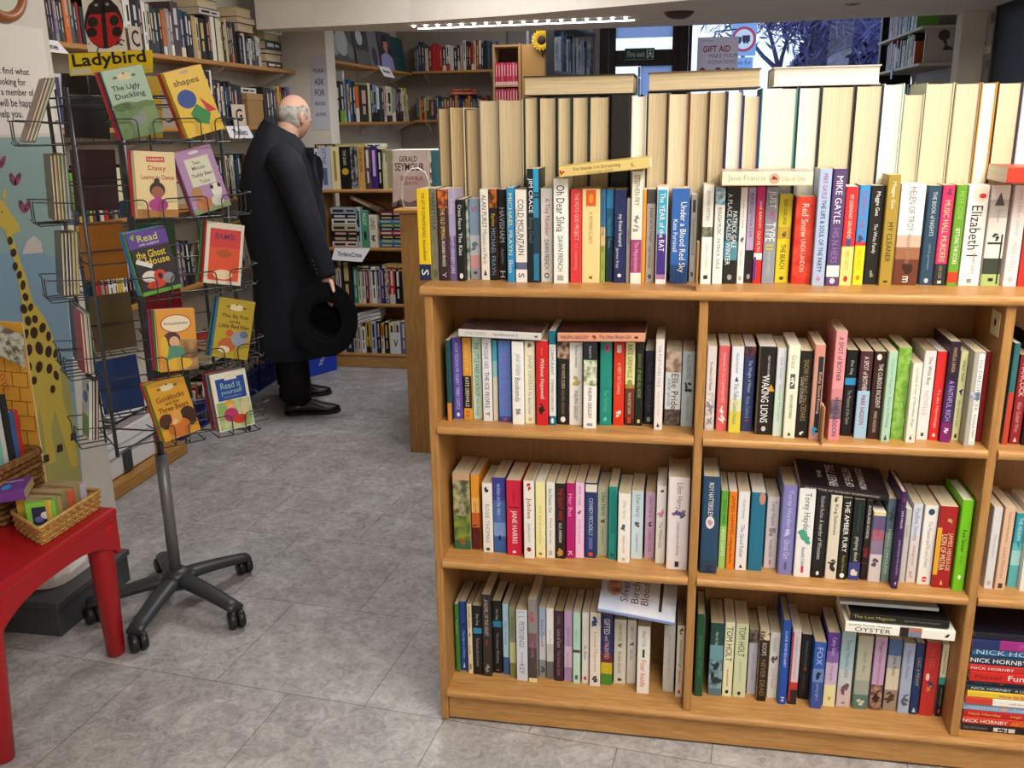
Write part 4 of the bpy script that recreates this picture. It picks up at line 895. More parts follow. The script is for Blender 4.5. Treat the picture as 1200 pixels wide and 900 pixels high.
ztop = {}
flat_book((613.6, 112.8), (743, 110), YB + .002, .044, .15, '2c2622', 'hardback with dark boards lying on the backward row nearest the aisle', name='hardback_book', pages='t', hard=True, group='hardbacks lying on the backward row', flip=True)
flat_book((759.4, 107.6), (891.6, 102.6), YB + .002, .0415, .15, '5a4a3c', 'hardback with brown boards lying on the backward row under the charity poster', name='hardback_book', pages='t', hard=True, group='hardbacks lying on the backward row', flip=True)
flat_book((905.6, 101.6), (1031.6, 98.6), YB + .002, .0405, .15, 'd8d0c8', 'white-paged hardback lying on the backward row beneath the shop window', name='hardback_book', pages='w', hard=True, group='hardbacks lying on the backward row', flip=True)

# two thin wooden divider boards that stick out of the rows
for (px, py, zb, hh, lab, n) in ((816.6, 341, TOP_Z, .105, 'thin wooden divider board on the near bookcase top beside the short grey paperback', 0), (964.4, 523, S1, .085, 'thin wooden divider board on the upper centre-bay shelf beside the rose pink book', 1)):
    p = on(px, py, 2, zb)
    t = thing('shelf_divider', lab, 'shelf divider', (p.x, max(p.y, -.008) , zb + .0004), group='wooden divider boards')
    mb = MB()
    dd = .05 if n == 0 else .045
    mb.box((-.003, 0, 0), (.0015, .012, hh), OAK_V, .001)
    mb.build('front_edge', t)
    mb = MB()
    mb.box((-.0028, .0125, 0), (.0013, dd, hh * .98), mat('c9b48c', .6), 0)
    mb.build('board', t)
# ------------------------------------------------------------------ room shell
def paint(name, h, rough=.75, var=.03):
    c = [int(h[i:i + 2], 16) for i in (0, 2, 4)]
    a = ''.join('%02x' % max(0, int(v * (1 - var))) for v in c)
    m = grain_mat(name, a, h, (1, 1, 1), 6, rough, .01)
    return m


WALLP = paint('wall_paint', 'd8d2c8')
BEAMP = paint('beam_paint', 'd9d3ca')
CEILP = paint('ceiling_paint', 'd6d2ca')


def slab(name, poly, z0, z1, m, loc=None):
    mb = MB()
    n = len(poly)
    mb.face([(x, y, z1) for x, y in poly], m)
    mb.face([(x, y, z0) for x, y in reversed(poly)], m)
    for i in range(n):
        a, b = poly[i], poly[(i + 1) % n]
        mb.face([(a[0], a[1], z0), (b[0], b[1], z0), (b[0], b[1], z1), (a[0], a[1], z1)], m)
    return struct(mb.build(name))


def floor_mat():
    m = bpy.data.materials.new('vinyl_stone_tiles')
    m.use_nodes = True
    nt = m.node_tree
    b = nt.nodes['Principled BSDF']
    b.inputs['Specular IOR Level'].default_value = .45
    L = nt.links.new
    tc = nt.nodes.new('ShaderNodeTexCoord')
    mp = nt.nodes.new('ShaderNodeMapping')
    mp.inputs['Rotation'].default_value = (0, 0, math.radians(5.5))
    L(tc.outputs['Object'], mp.inputs['Vector'])
    n1 = nt.nodes.new('ShaderNodeTexNoise'); n1.inputs['Scale'].default_value = 7.5; n1.inputs['Detail'].default_value = 9; n1.inputs['Roughness'].default_value = .68; n1.inputs['Distortion'].default_value = .5
    n2 = nt.nodes.new('ShaderNodeTexNoise'); n2.inputs['Scale'].default_value = 34; n2.inputs['Detail'].default_value = 8; n2.inputs['Roughness'].default_value = .75; n2.inputs['Distortion'].default_value = 1.2
    n3 = nt.nodes.new('ShaderNodeTexNoise'); n3.inputs['Scale'].default_value = 2.4; n3.inputs['Detail'].default_value = 5
    for n in (n1, n2, n3):
        L(mp.outputs['Vector'], n.inputs['Vector'])
    r1 = nt.nodes.new('ShaderNodeValToRGB')
    r1.color_ramp.elements[0].position = .34; r1.color_ramp.elements[0].color = (*lin('747274'), 1)
    r1.color_ramp.elements[1].position = .66; r1.color_ramp.elements[1].color = (*lin('d0d0d4'), 1)
    e = r1.color_ramp.elements.new(.5); e.color = (*lin('a0a0a2'), 1)
    L(n1.outputs['Fac'], r1.inputs['Fac'])
    r2 = nt.nodes.new('ShaderNodeValToRGB')
    r2.color_ramp.elements[0].position = .38; r2.color_ramp.elements[0].color = (*lin('605e60'), 1)
    r2.color_ramp.elements[1].position = .66; r2.color_ramp.elements[1].color = (*lin('d8d8dc'), 1)
    L(n2.outputs['Fac'], r2.inputs['Fac'])
    mx = nt.nodes.new('ShaderNodeMix'); mx.data_type = 'RGBA'; mx.inputs['Factor'].default_value = .5
    L(r1.outputs['Color'], mx.inputs['A']); L(r2.outputs['Color'], mx.inputs['B'])
    r3 = nt.nodes.new('ShaderNodeValToRGB')
    r3.color_ramp.elements[0].position = .35; r3.color_ramp.elements[0].color = (*lin('94888a'), 1)
    r3.color_ramp.elements[1].position = .6; r3.color_ramp.elements[1].color = (*lin('a6a6a8'), 1)
    L(n3.outputs['Fac'], r3.inputs['Fac'])
    mx2 = nt.nodes.new('ShaderNodeMix'); mx2.data_type = 'RGBA'; mx2.inputs['Factor'].default_value = .3
    L(mx.outputs['Result'], mx2.inputs['A']); L(r3.outputs['Color'], mx2.inputs['B'])
    br = nt.nodes.new('ShaderNodeTexBrick')
    br.offset = .5
    br.inputs['Scale'].default_value = 1
    br.inputs['Mortar Size'].default_value = .0016
    br.inputs['Mortar Smooth'].default_value = .3
    br.inputs['Brick Width'].default_value = .46
    br.inputs['Row Height'].default_value = .46
    br.inputs['Color1'].default_value = (1, 1, 1, 1); br.inputs['Color2'].default_value = (.92, .92, .92, 1); br.inputs['Mortar'].default_value = (.42, .4, .39, 1)
    L(mp.outputs['Vector'], br.inputs['Vector'])
    mm = nt.nodes.new('ShaderNodeMix'); mm.data_type = 'RGBA'; mm.blend_type = 'MULTIPLY'; mm.inputs['Factor'].default_value = 1
    L(mx2.outputs['Result'], mm.inputs['A']); L(br.outputs['Color'], mm.inputs['B'])
    L(mm.outputs['Result'], b.inputs['Base Color'])
    rr = nt.nodes.new('ShaderNodeMapRange'); rr.inputs['To Min'].default_value = .34; rr.inputs['To Max'].default_value = .52
    L(n2.outputs['Fac'], rr.inputs['Value']); L(rr.outputs['Result'], b.inputs['Roughness'])
    bp = nt.nodes.new('ShaderNodeBump'); bp.inputs['Strength'].default_value = .05
    L(n2.outputs['Fac'], bp.inputs['Height']); L(bp.outputs['Normal'], b.inputs['Normal'])
    return m


FL = floor_mat()
slab('floor', [(-2.6, -3.6), (3.2, -3.6), (3.2, 7.2), (-2.6, 7.2)], -.06, 0, FL)
WX, NX = -2.07, -1.70           # back of the shelf recess, face of the near wall
NEAR_END = 1.16
slab('wall_left', [(WX - .1, NEAR_END), (WX, NEAR_END), (WX, 3.75), (WX - .1, 3.75)], 0, 2.6, WALLP)
slab('wall_left_near', [(WX - .1, -3.6), (NX, -3.6), (NX, NEAR_END - .001), (WX - .1, NEAR_END - .001)], 0, 2.6, WALLP)
slab('wall_nib', [(WX - .1, 3.751), (-1.645, 3.751), (-1.645, 3.9), (WX - .1, 3.9)], 0, 2.6, WALLP)
slab('wall_left_front', [(-2.0, 3.901), (-1.93, 3.901), (-1.93, 6.66), (-2.0, 6.66)], 0, 2.6, WALLP)
slab('wall_back', [(-2.6, -3.6), (3.2, -3.6), (3.2, -3.5), (-2.6, -3.5)], 0.001, 2.6, WALLP)
slab('ceiling', [(-2.6, -3.6), (3.2, -3.6), (3.2, 7.2), (-2.6, 7.2)], 2.6, 2.66, CEILP)
slab('trim_beam', [(-1.86, 3.25), (-1.52, 3.225), (-.92, 3.15), (-.33, 3.0), (.26, 2.77), (2.2, 1.95), (2.2, 3.72), (1.49, 3.80), (.83, 3.865), (-.49, 3.88), (-1.0, 3.70), (-1.50, 3.47), (-1.86, 3.40)], 2.045, 2.599, BEAMP)

# ------------------------------------------------------------------ the near wall: notice, clock, giraffe poster
BLK = mat('1c1a1c', .6)
nw = NX + .0006


def px_poly(pts, m, mb, X=nw, lift=0.0):
    mb.face([on(x, y, 0, X + lift) for x, y in pts], m)


t = thing('wall_notice', 'white wall notice in bold black words above the giraffe poster', 'notice', (NX, .95, 1.7))
mb = MB()
for s, yc, xe, hh, xs in (("If you can't find what", 85.5, 34, .030, 0), ('you are looking for', 97.8, 30, .030, 0), ('please ask a member of', 110, 39.4, .030, 0), ('staff who will be happy', 122.4, 40.4, .034, 0), ('to help you.', 134.6, 26.4, .034, 0)):
    e = on(xe, yc, 0, nw)
    L = .46 if len(s) > 15 else .25
    L = {22: .30, 19: .256, 23: .31, 12: .16}[len(s)]
    put_text(mb, s, BLK, Vector((nw, e.y - L / 2, e.z)), (0, 1, 0), (0, 0, 1), L, hh, bold=.01, lift=.0008, maxr=2.4)
o = mb.build('lettering', t, loc=(-NX, -.95, -1.7))
mb = MB()
mb.box((NX + .0002, .3, 1.5), (NX + .0009, 1.13, 1.86), mat('e4ddd6', .7))
o = mb.build('sheet', t, loc=(-NX, -.95, -1.7))

t = thing('wall_clock', 'round clock with orange-brown wooden rim high on the near wall', 'clock', (NX + .001, .94, 1.985))
M = Matrix.Rotation(PI / 2, 4, 'Y')
mb = MB()
R0 = .118
prof = []
for k in range(9):
    a = PI * k / 8
    prof.append((R0 - .014 + .018 * math.cos(a), .004 + .018 * math.sin(a)))
mb.lathe([(R0 + .004, 0)] + prof + [(R0 - .032, 0)], mat('a4683c', .35), 40, M)
mb.build('rim', t)
mb = MB()
mb.lathe([(.0001, .006), (R0 - .012, .006)], mat('c8cdbb', .4), 40, M)
mb.build('dial', t)
mb = MB()
for ang, L in ((.6, .05), (2.4, .075)):
    mb.box((.008, -.003, 0), (.0095, .003, L), BLK, 0, Matrix.Rotation(ang, 4, 'X'))
mb.build('hand', t)

t = thing('giraffe_poster', 'tall painted giraffe poster with pink hearts on the near wall', 'poster', (0, 0, 0))
mb = MB()
px_poly([(-90, 163), (63, 160), (97, 566), (-90, 585)], mat('8ba6a4', .7), mb, lift=.0008)
mb.build('sheet', t)
mb = MB()
GY, GB, GS = mat('c9b04a', .7), mat('3a2418', .7), mat('9a9a52', .7)
px_poly([(-90, 300), (24, 296), (30, 287), (40, 277), (50, 287), (54, 300), (74, 302), (88, 460), (-90, 470)], mat('7f9cb2', .7), mb, lift=.0012)
px_poly([(26, 298), (31, 283), (40, 276), (48, 284), (51, 296)], mat('c8beb8', .7), mb, lift=.0014)
px_poly([(30, 420), (80, 438), (95, 563), (40, 570)], mat('a5a05a', .7), mb, lift=.0015)
mb.build('painted_background', t)
mb = MB()
px_poly([(-4, 232), (5, 236), (10, 246), (22, 262), (24, 271), (14, 275), (8, 272), (-4, 262)], GY, mb, lift=.0018)
px_poly([(6, 272), (14, 274), (22, 300), (31, 325), (38, 352), (52, 372), (62, 394), (70, 430), (74, 470), (84, 500), (92, 545), (84, 548), (72, 505), (64, 480), (60, 505), (66, 540), (56, 545), (50, 500), (46, 478), (42, 500), (52, 548), (44, 550), (34, 500), (30, 440), (27, 390), (25, 350), (18, 310)], GY, mb, lift=.0018)
px_poly([(2, 232), (4, 222), (7, 222), (7, 234)], GY, mb, lift=.0018)
mb.build('painted_giraffe', t)
mb = MB()
rr = random.Random(3)
for (x, y, a, b) in ((12, 282, 3, 5), (16, 296, 3.5, 5), (18, 312, 3, 5), (23, 322, 3, 5), (27, 334, 3, 6), (30, 348, 3.5, 5), (28, 362, 4, 6), (36, 360, 3, 5), (33, 376, 4, 6), (41, 374, 3.5, 5), (30, 392, 3.5, 7), (40, 390, 4.5, 7), (50, 384, 4, 6), (57, 394, 3, 6), (34, 410, 4, 7), (46, 408, 4.5, 8), (57, 412, 4, 7), (65, 414, 2.5, 6), (34, 430, 3.5, 6), (46, 430, 4, 7), (58, 432, 3.5, 6), (66, 440, 3, 6), (40, 446, 3.5, 5), (62, 456, 3, 5)):
    px_poly([(x + p, y + q) for p, q in ell(a, b, n=11, rot=rr.uniform(-.3, .3))], GB, mb, lift=.0024)
for (x, y) in ((54, 538), (70, 526), (86, 512)):
    px_poly([(x - 3, y - 4), (x + 3, y - 6), (x + 4, y + 2), (x - 3, y + 5)], GB, mb, lift=.0024)
px_poly([(1, 248), (3, 247), (3, 250)], GB, mb, lift=.0024)
mb.build('painted_spots', t)
mb = MB()
for (x, y) in ((18, 210), (29, 242), (0, 190)):
    for s in (-1, 1):
        px_poly([(x + s * 3 + p, y + q) for p, q in ell(3.2, 8, n=12, rot=s * .35)], mat('a0405e~5a3450~60', .7), mb, lift=.0018)
mb.build('painted_hearts', t)

# ------------------------------------------------------------------ red children's table with its baskets
RED = mat('a2161e', .34, .4)
t = thing('red_table', 'red plastic children\'s table holding two wicker baskets', 'table', (-1.29, -.07, 0))
TX0, TX1, TY0, TY1, TZ = -1.66, -.995, -.37, .178, .47
off = Vector((1.29, .07, 0))
mb = MB()
mb.box((TX0, TY0, TZ - .03), (TX1, TY1, TZ), RED, .012)
mb.build('tabletop', t, loc=off)
mb = MB()


def apron(p0, p1, nrm, mb):
    p0, p1, nrm = Vector(p0), Vector(p1), Vector(nrm)
    N = 16
    top, bot = [], []
    for i in range(N + 1):
        s = i / N
        p = p0.lerp(p1, s)
        dep = .055 + .075 * abs(2 * s - 1) ** 3
        top.append(p)
        bot.append(p - Vector((0, 0, dep)))
    tb = [q - nrm * .022 for q in top]
    bb = [q - nrm * .022 for q in bot]
    mb.grid([[top[i], bot[i], bb[i], tb[i]] for i in range(N + 1)], RED, closed=True, smooth=False, caps=True)


za = TZ - .012
apron((TX1 - .002, TY0 + .01, za), (TX1 - .002, TY1 - .01, za), (1, 0, 0), mb)
apron((TX0 + .01, TY0 + .002, za), (TX1 - .01, TY0 + .002, za), (0, -1, 0), mb)
apron((TX0 + .01, TY1 - .002, za), (TX1 - .01, TY1 - .002, za), (0, 1, 0), mb)
mb.build('apron', t, loc=off)
for sx in (0, 1):
    for sy in (0, 1):
        x = (TX1 - .042) if sx else (TX0 + .05)
        y = (TY1 - .045) if sy else (TY0 + .05)
        dx, dy = (-.012 if sx else 0), (.016 if sy else -.012)
        mb = MB()
        mb.tube([(x, y, TZ - .035), (x + dx * .2, y + dy * .2, TZ - .13), (x + dx, y + dy, .008), (x + dx, y + dy, .001)], [.046, .036, .026, .018], RED, 14)
        mb.build('leg', t, loc=off)


def wicker(name, label, corners, h, flare, m1, m2, group, rim=.006, sag=None, rows=9):
    """A wicker basket: woven strands round upright stakes; corners: floor outline in order, at z given."""
    t = thing(name, label, 'basket', corners[0], group=group)
    c = sum((Vector(p) for p in corners), Vector()) / len(corners)
    per = []
    n = len(corners)
    for i in range(n):
        a, b = Vector(corners[i]), Vector(corners[(i + 1) % n])
        k = max(3, int((b - a).length / .0125))
        for j in range(k):
            per.append(a.lerp(b, j / k))
    # round the corners a little
    N = len(per)
    per = [(per[i - 1] + per[i] * 2 + per[(i + 1) % N]) / 4 for i in range(N)]
    off = -Vector(corners[0])
    if N % 2:
        per.pop()
        N -= 1

    def pt(i, z):
        p = per[i % N]
        d = (p - c)
        d.z = 0
        return p + d * (flare * z / h) + Vector((0, 0, z))
    mb = MB()
    for r in range(rows):
        z = h * (r + .5) / rows
        pts = []
        for i in range(N):
            p = pt(i, z)
            d = (p - c); d.z = 0; d.normalize()
            pts.append(p + d * (.0024 if (i + r) % 2 else -.0024) + off)
        mb.tube(pts, h / rows * .5, m1 if r % 2 else m2, 5, closed=True)
    mb.build('weave', t)
    mb = MB()
    for i in range(0, N, 2):
        mb.tube([pt(i, .001) + off, pt(i, h) + off], .0016, m2, 4)
    mb.build('stakes_weave', t)
    mb = MB()
    mb.tube([pt(i, h) + off for i in range(N)], rim, m1, 7, closed=True)
    mb.tube([pt(i, h - .008) + off for i in range(N)], rim * .8, m2, 6, closed=True)
    mb.build('rim', t)
    mb = MB()
    mb.face([p + Vector((0, 0, .004)) + off for p in per], m2)
    mb.build('base', t)
    return t


WK1, WK2 = mat('c49a5c~a87c40~90', .5), mat('b0864a~94692f~90', .5)
DK1, DK2 = mat('8a6236~6a4522~80', .5), mat('75502a~573819~80', .5)
wicker('wicker_basket', 'shallow pale wicker basket of board books on the red table', [(-1.182, -.005, TZ), (-1.04, -.09, TZ), (-1.038, .16, TZ), (-1.178, .165, TZ)], .052, .06, WK1, WK2, 'wicker baskets on the red table', .005, rows=7)
wicker('wicker_basket', 'deep dark wicker basket of picture books at the wall end of the red table', [(-1.56, .0, TZ), (-1.222, .0, TZ), (-1.222, .172, TZ), (-1.56, .172, TZ)], .165, .05, DK1, DK2, 'wicker baskets on the red table', .008, rows=10)


def art(root, T, D, H, items):
    """Front-cover printing: u across from the spine, v up, both 0..1."""
    lb = MB()
    k = 0
    for it in items:
        kind, col = it[0], it[1]
        m = mat(col, .5)
        k += 1
        lf = .0002 + .00012 * k
        if kind == 'tx':
            _, _, s, u, v, w, h = it
            put_text(lb, s, m, (T, D * u, H * v), (0, 1, 0), (0, 0, 1), D * w, H * h, bold=.01, lift=lf, maxr=1.8)
        elif kind == 'el':
            _, _, u, v, ru, rv = it[:6]
            put_shape(lb, ell(D * ru, H * rv, n=20, rot=it[6] if len(it) > 6 else 0), m, (T, D * u, H * v), (0, 1, 0), (0, 0, 1), lift=lf)
        elif kind == 're':
            _, _, u0, v0, u1, v1 = it
            put_shape(lb, rect(D * u0, H * v0, D * u1, H * v1), m, (T, 0, 0), (0, 1, 0), (0, 0, 1), lift=lf)
        elif kind == 'po':
            put_shape(lb, [(D * a, H * b) for a, b in it[2]], m, (T, 0, 0), (0, 1, 0), (0, 0, 1), lift=lf)
    lb.build('cover_print', root)


BB = 'board books in the shallow basket'
# board books standing crosswise in the shallow basket, then the purple one lying on top
bx = Matrix.Rotation(math.radians(22), 4, 'Z')


def bb(x, y, z, rz, t, d, h, base, label, pitch=0, pages='b', items=None, group=BB, name='board_book', hard=False):
    M = Matrix.Translation((x, y, z)) @ Matrix.Rotation(rz, 4, 'Z') @ Matrix.Rotation(pitch, 4, 'Y')
    r = make_book(name, t, d, h, base, pages=pages, hard=hard, label=label, cat='book', group=group, M=M, letter=False)
    if items:
        art(r, t / 2, d, h, items)
    return r


rz = math.radians(112)
PAGES['g'] = page_mat('board_pages', '8a7a5c', 'a89874')
row = [('d8b84a', 'yellow board book'), ('a9935c', 'buff board book with red tie edge'), ('8a7a58', 'plain grey-brown board book'), ('c85a3a', 'rust board book'), ('93845f', 'worn tan board book'), ('b7aecb', 'lilac and cream board book')]
for i, (c, lab) in enumerate(row):
    y = .004 + i * .0255
    bb(-1.066 + .001 * i, y, TZ + .006, PI / 2 + .03, .0245, .098, .086 - (.006 if i % 2 else 0), c, lab + f', {ordinal(i + 2)} from the green one in the shallow basket', pages='g')
GX = -PI / 2
gn = Vector((.45, -.89, 0))
ge = Vector((.89, .45, 0))
M = frame(Vector((-1.128, -.022, TZ + .007)), gn, ge, Vector((0, 0, 1)))
r = make_book('board_book', .02, .078, .085, '5fa83a', pages='g', label='green board book with night-sky picture at the shallow basket front', cat='book', group=BB, M=M, letter=False)
art(r, .01, .078, .085, [('re', '7fc04a', .04, .04, .96, .96), ('re', '2a2c4e', .2, .18, .84, .8), ('el', 'd8d4e0', .6, .5, .14, .12), ('el', '6a6aa0', .4, .38, .14, .1)])
M = frame(Vector((-1.166, -.002, TZ + .007)), gn, ge, Vector((0, 0, 1)))
make_book('board_book', .02, .05, .068, 'd0506a~e8a0a8~40', pages='g', label='pink patterned board book beside the green one in the shallow basket', cat='book', group=BB, M=M, letter=False)
# lying flat, cover up
ex = Vector((math.cos(.45), math.sin(.45), .06)).normalized()
dy = Vector((-math.sin(.45), math.cos(.45), .0))
uz = ex.cross(dy)
M = frame(Vector((-1.112, -.035, TZ + .117)), uz, dy, -ex)
r = make_book('board_book', .026, .11, .12, '6a3a8e', pages='g', label='purple board book lying open-side down across the shallow basket, with coloured shapes', cat='book', group=BB, M=M, letter=False)
r['label'] = 'purple board book with coloured shapes lying on top of the shallow basket'
lb = MB()
T = .013
for col, pts in (('6ac030', ell(.017, .014, .03, .098)), ('3a8ad8', ell(.02, .012, .045, .052)), ('d83a3a', [(.012, .078), (.028, .066), (.012, .058)]), ('e8a83a', ell(.012, .012, .07, .08, 5))):
    put_shape(lb, pts, mat(col, .5), (T, 0, 0), (0, 1, 0), (0, 0, 1), lift=.0005)
put_text(lb, 'Shapes', mat('e8e0f0', .5), (T, .085, .045), (0, 0, -1), (0, 1, 0), .055, .018, bold=.01)
lb.build('cover_print', r)

PBK = 'picture books in the deep basket'
cols = [('2a5cae', 'bright blue', .325), ('7fb8b0', 'pale aqua', .355), ('c8ccce', 'silver-grey', .35), ('222428', 'black', .34), ('3a5a96', 'dull blue', .285), ('b8302c', 'scarlet', .28)]
yy = .014
for i, (c, nm, h) in enumerate(cols):
    th = (.026, .028, .024, .014, .026, .024)[i]
    yy += th
    bb(-1.236 - .006 * (i % 3), yy - th / 2, TZ + .008, PI / 2, th - .001, .25, h, c, f'{nm} picture book, {ordinal(len(cols) - i)} from the wall end of the deep dark basket', group=PBK, name='picture_book', pages='w', hard=True)

# a big brick-patterned card board that leans on the wall behind the deep basket
t = thing('brick_card', 'yellow brick-patterned display card with a sea picture behind the deep basket', 'display card', (0, 0, 0))
CY = .24
mb = MB()
pts = [on(-80, 372, 1, CY), on(26, 378, 1, CY + .03), on(54, 566, 1, CY), on(-80, 566, 1, CY)]
mb.face(pts, mat('d9a13c', .6))
mb.face([p + Vector((0, .004, 0)) for p in reversed(pts)], mat('c8b898', .7))
for i in range(4):
    a, b = pts[i], pts[(i + 1) % 4]
    mb.face([b, a, a + Vector((0, .004, 0)), b + Vector((0, .004, 0))], mat('d9c8a0', .7))
mb.build('board', t)
mb = MB()
LN = mat('7a5018', .7)


def on_card(x, y, lift=.001):
    n = (pts[1] - pts[0]).cross(pts[3] - pts[0]).normalized()
    if n.y > 0:
        n = -n
    return onplane(x, y, pts[2], n) + n * lift


for k in range(9):
    y = 420 + k * 17
    x0 = 0 if y > 436 else -20
    mb.face([on_card(-60, y - 8), on_card(30 + k * 2.6, y), on_card(30 + k * 2.6, y + 1), on_card(-60, y - 7)], LN)
    for x in range(-50, 30 + k * 3, 18):
        xx = x + (9 if k % 2 else 0)
        if xx < 30 + k * 2.6:
            mb.face([on_card(xx, y - 1), on_card(xx + 1, y - 1), on_card(xx + 3, y + 16), on_card(xx + 2, y + 16)], LN)
mb.build('brick_pattern', t)
mb = MB()
mb.face([on_card(-60, 380, .002), on_card(-2, 380, .002), on_card(28, 392, .002), on_card(31, 432, .002), on_card(0, 416, .002), on_card(-60, 400, .002)], mat('b9c0b4~6a5a48~60', .6))
for k in range(4):
    mb.tube([on_card(4 + 1.2 * k + 3 * math.cos(a), 442 + 5 * k - 4 * math.sin(a), .003) for a in [PI * j / 8 for j in range(9)]], .0012, mat('b8303a', .6), 5)
mb.build('sea_picture', t)

# ------------------------------------------------------------------ dark grey storage box under the table
GREY = mat('3c3f44', .5)
t = thing('storage_box', 'dark grey flat storage box on the floor under the red table', 'storage box', (-1.49, .4, 0))
mb = MB()
mb.box((-.2, -.19, .001), (.215, .187, .095), GREY, .004)
mb.build('body', t)
mb = MB()
mb.box((-.205, -.195, .0955), (.222, .192, .118), mat('44474c', .5), .004)
mb.build('lid', t)
t = thing('paper_parcel', 'crumpled white paper bag lying on the grey storage box', 'paper bag', (-1.47, .42, .119))
mb = MB()
rr = random.Random(5)
rows = []
for k, (s, z) in enumerate(((1, .0008), (1.03, .03), (.97, .075), (.8, .1), (.4, .108))):
    rows.append([(s * .15 * math.copysign(abs(math.cos(a)) ** .5, math.cos(a)) + rr.uniform(-.006, .006) * (k > 0), s * .15 * math.copysign(abs(math.sin(a)) ** .5, math.sin(a)) + rr.uniform(-.006, .006) * (k > 0), z + (rr.uniform(-.005, .005) if k > 0 else 0)) for a in [2 * PI * j / 28 for j in range(28)]])
mb.grid(rows, mat('dcdcde', .55), closed=True, smooth=False, caps=True)
mb.build('paper', t)

# ------------------------------------------------------------------ the revolving rack
AX, AY = -1.012, .45
STEEL = mat('55575b', .4, .5, .3)
PLAS = mat('2f3338', .42)
t = rack = thing('book_spinner', 'grey revolving wire rack of slim picture books on a castor base', 'book rack', (AX, AY, 0))
mb = MB()
mb.tube([(0, 0, .1), (0, 0, .53)], .0185, mat('6a6c70', .38, .5, .3), 18)
mb.tube([(0, 0, .529), (0, 0, 1.635)], .011, STEEL, 12)
mb.build('pole', t)
mb = MB()
mb.lathe([(.0001, .135), (.03, .133), (.042, .12), (.05, .1), (.052, .078), (.03, .07), (.0001, .07)], PLAS, 24)
mb.build('hub', t)
for k, (x, y) in enumerate(((-1.0, .163), (-.752, .351), (-.885, .70), (-1.19, .665), (-1.235, .315))):
    a = math.atan2(y - AY, x - AX)
    R = .275
    c, s = math.cos(a), math.sin(a)
    mb = MB()
    rows = []
    for j in range(9):
        q = j / 8
        rr_ = .03 + (R - .03) * q
        w = .034 - .008 * q
        zt = .122 - .044 * q ** 1.3
        zb = zt - (.042 - .012 * q)
        rows.append([(rr_ * c - s * w * math.cos(b) * 1, rr_ * s + c * w * math.cos(b), (zt + zb) / 2 + (zt - zb) / 2 * math.sin(b)) for b in [2 * PI * i / 12 for i in range(12)]])
    mb.grid(rows, PLAS, closed=True, caps=True)
    leg = mb.build('leg', t)
    mb = MB()
    x0, y0 = (R - .012) * c, (R - .012) * s
    ca = a + (.8, -.5, 1.3, .3, 2.0)[k]
    for sd in (-1, 1):
        M = Matrix.Translation((x0 + math.cos(ca) * .012, y0 + math.sin(ca) * .012, .0305)) @ Matrix.Rotation(ca + PI / 2, 4, 'Z') @ Matrix.Rotation(PI / 2, 4, 'Y')
        prof = [(.0001, 0), (.024, 0), (.0295, .004), (.0295, .017), (.026, .023), (.0001, .024)]
        mb.lathe([(r_, sd * (z_ + .0015)) for r_, z_ in prof], mat('1d1f22', .4), 20, M)
    mb.tube([(x0, y0, .05), (x0, y0, .072)], .006, STEEL, 8)
    mb.build('castor', leg)

TH = math.radians(-45)
FN = Vector((math.cos(TH), math.sin(TH), 0))
FE = Vector((-FN.y, FN.x, 0))
RC = Vector((.0425 * FE.x, .0425 * FE.y, 0))      # centre of the wire cage
HD, HU = .165, .2075
TIERS = [1.48, 1.27, 1.06, .835, .63]
WIRE = mat('4c4e52', .35, .5, .5)
mb = MB()
a_, b_ = HD - .012, HU - .012
corn = [RC + FE * (sx * b_) + FN * (sy * a_) for sx, sy in ((-1, 1), (1, 1), (1, -1), (-1, -1))]
for i in range(4):
    p, q = corn[i], corn[(i + 1) % 4]
    up = Vector((0, 0, 1))
    mb.tube([p + up * .6, p + up * 1.62], .0055, WIRE, 6)
    for z in TIERS:
        for dz in (-.005, .095):
            mb.tube([p + up * (z + dz), q + up * (z + dz)], .0022, WIRE, 5)
    mid = (p + q) / 2
    mb.tube([mid + up * .6, mid + up * 1.62], .003, WIRE, 5)
    for z in (.606, 1.6):
        mb.tube([up * z, p + up * z], .003, WIRE, 5)
mb.build('wire_cage', rack)


def pocket(n, e, uc, z, hd=HD, k=3):
    mb = MB()
    b, f = hd - .012, hd + .014 + k * .0089
    hw = .079

    def P(u, d, zz):
        return RC + e * (uc + u) + n * d + Vector((0, 0, zz))
    # rail half-way up the covers, with two arches that drop to the bottom wires
    mb.tube([P(-hw, b, z + .05), P(-hw, f + .012, z + .058), P(-hw + .006, f + .018, z + .058), P(-.034, f + .018, z + .058)], .0019, WIRE, 5)
    mb.tube([P(hw, b, z + .05), P(hw, f + .012, z + .058), P(hw - .006, f + .018, z + .058), P(.034, f + .018, z + .058)], .0019, WIRE, 5)
    for s in (-1, 1):
        arch = [P(s * (.034), f + .018, z + .058)]
        for k in range(1, 7):
            a = PI / 2 * k / 6
            arch.append(P(s * (.034 - .014 * math.sin(a)), f + .018, z + .044 + .014 * math.cos(a)))
        arch += [P(s * .02, f + .018, z + .01), P(s * .02, f + .014, z - .004), P(s * .02, b, z - .006)]
        mb.tube(arch, .0019, WIRE, 5)
        mb.tube([P(s * hw * .8, b, z - .006), P(s * hw * .8, f + .012, z - .006), P(s * hw * .8, f + .018, z + .004)], .0019, WIRE, 5)
    mb.tube([P(-hw * .8, f + .012, z - .006), P(hw * .8, f + .012, z - .006)], .0019, WIRE, 5)
    mb.build('wire_pocket', rack)


AB = Vector((AX, AY, 0))


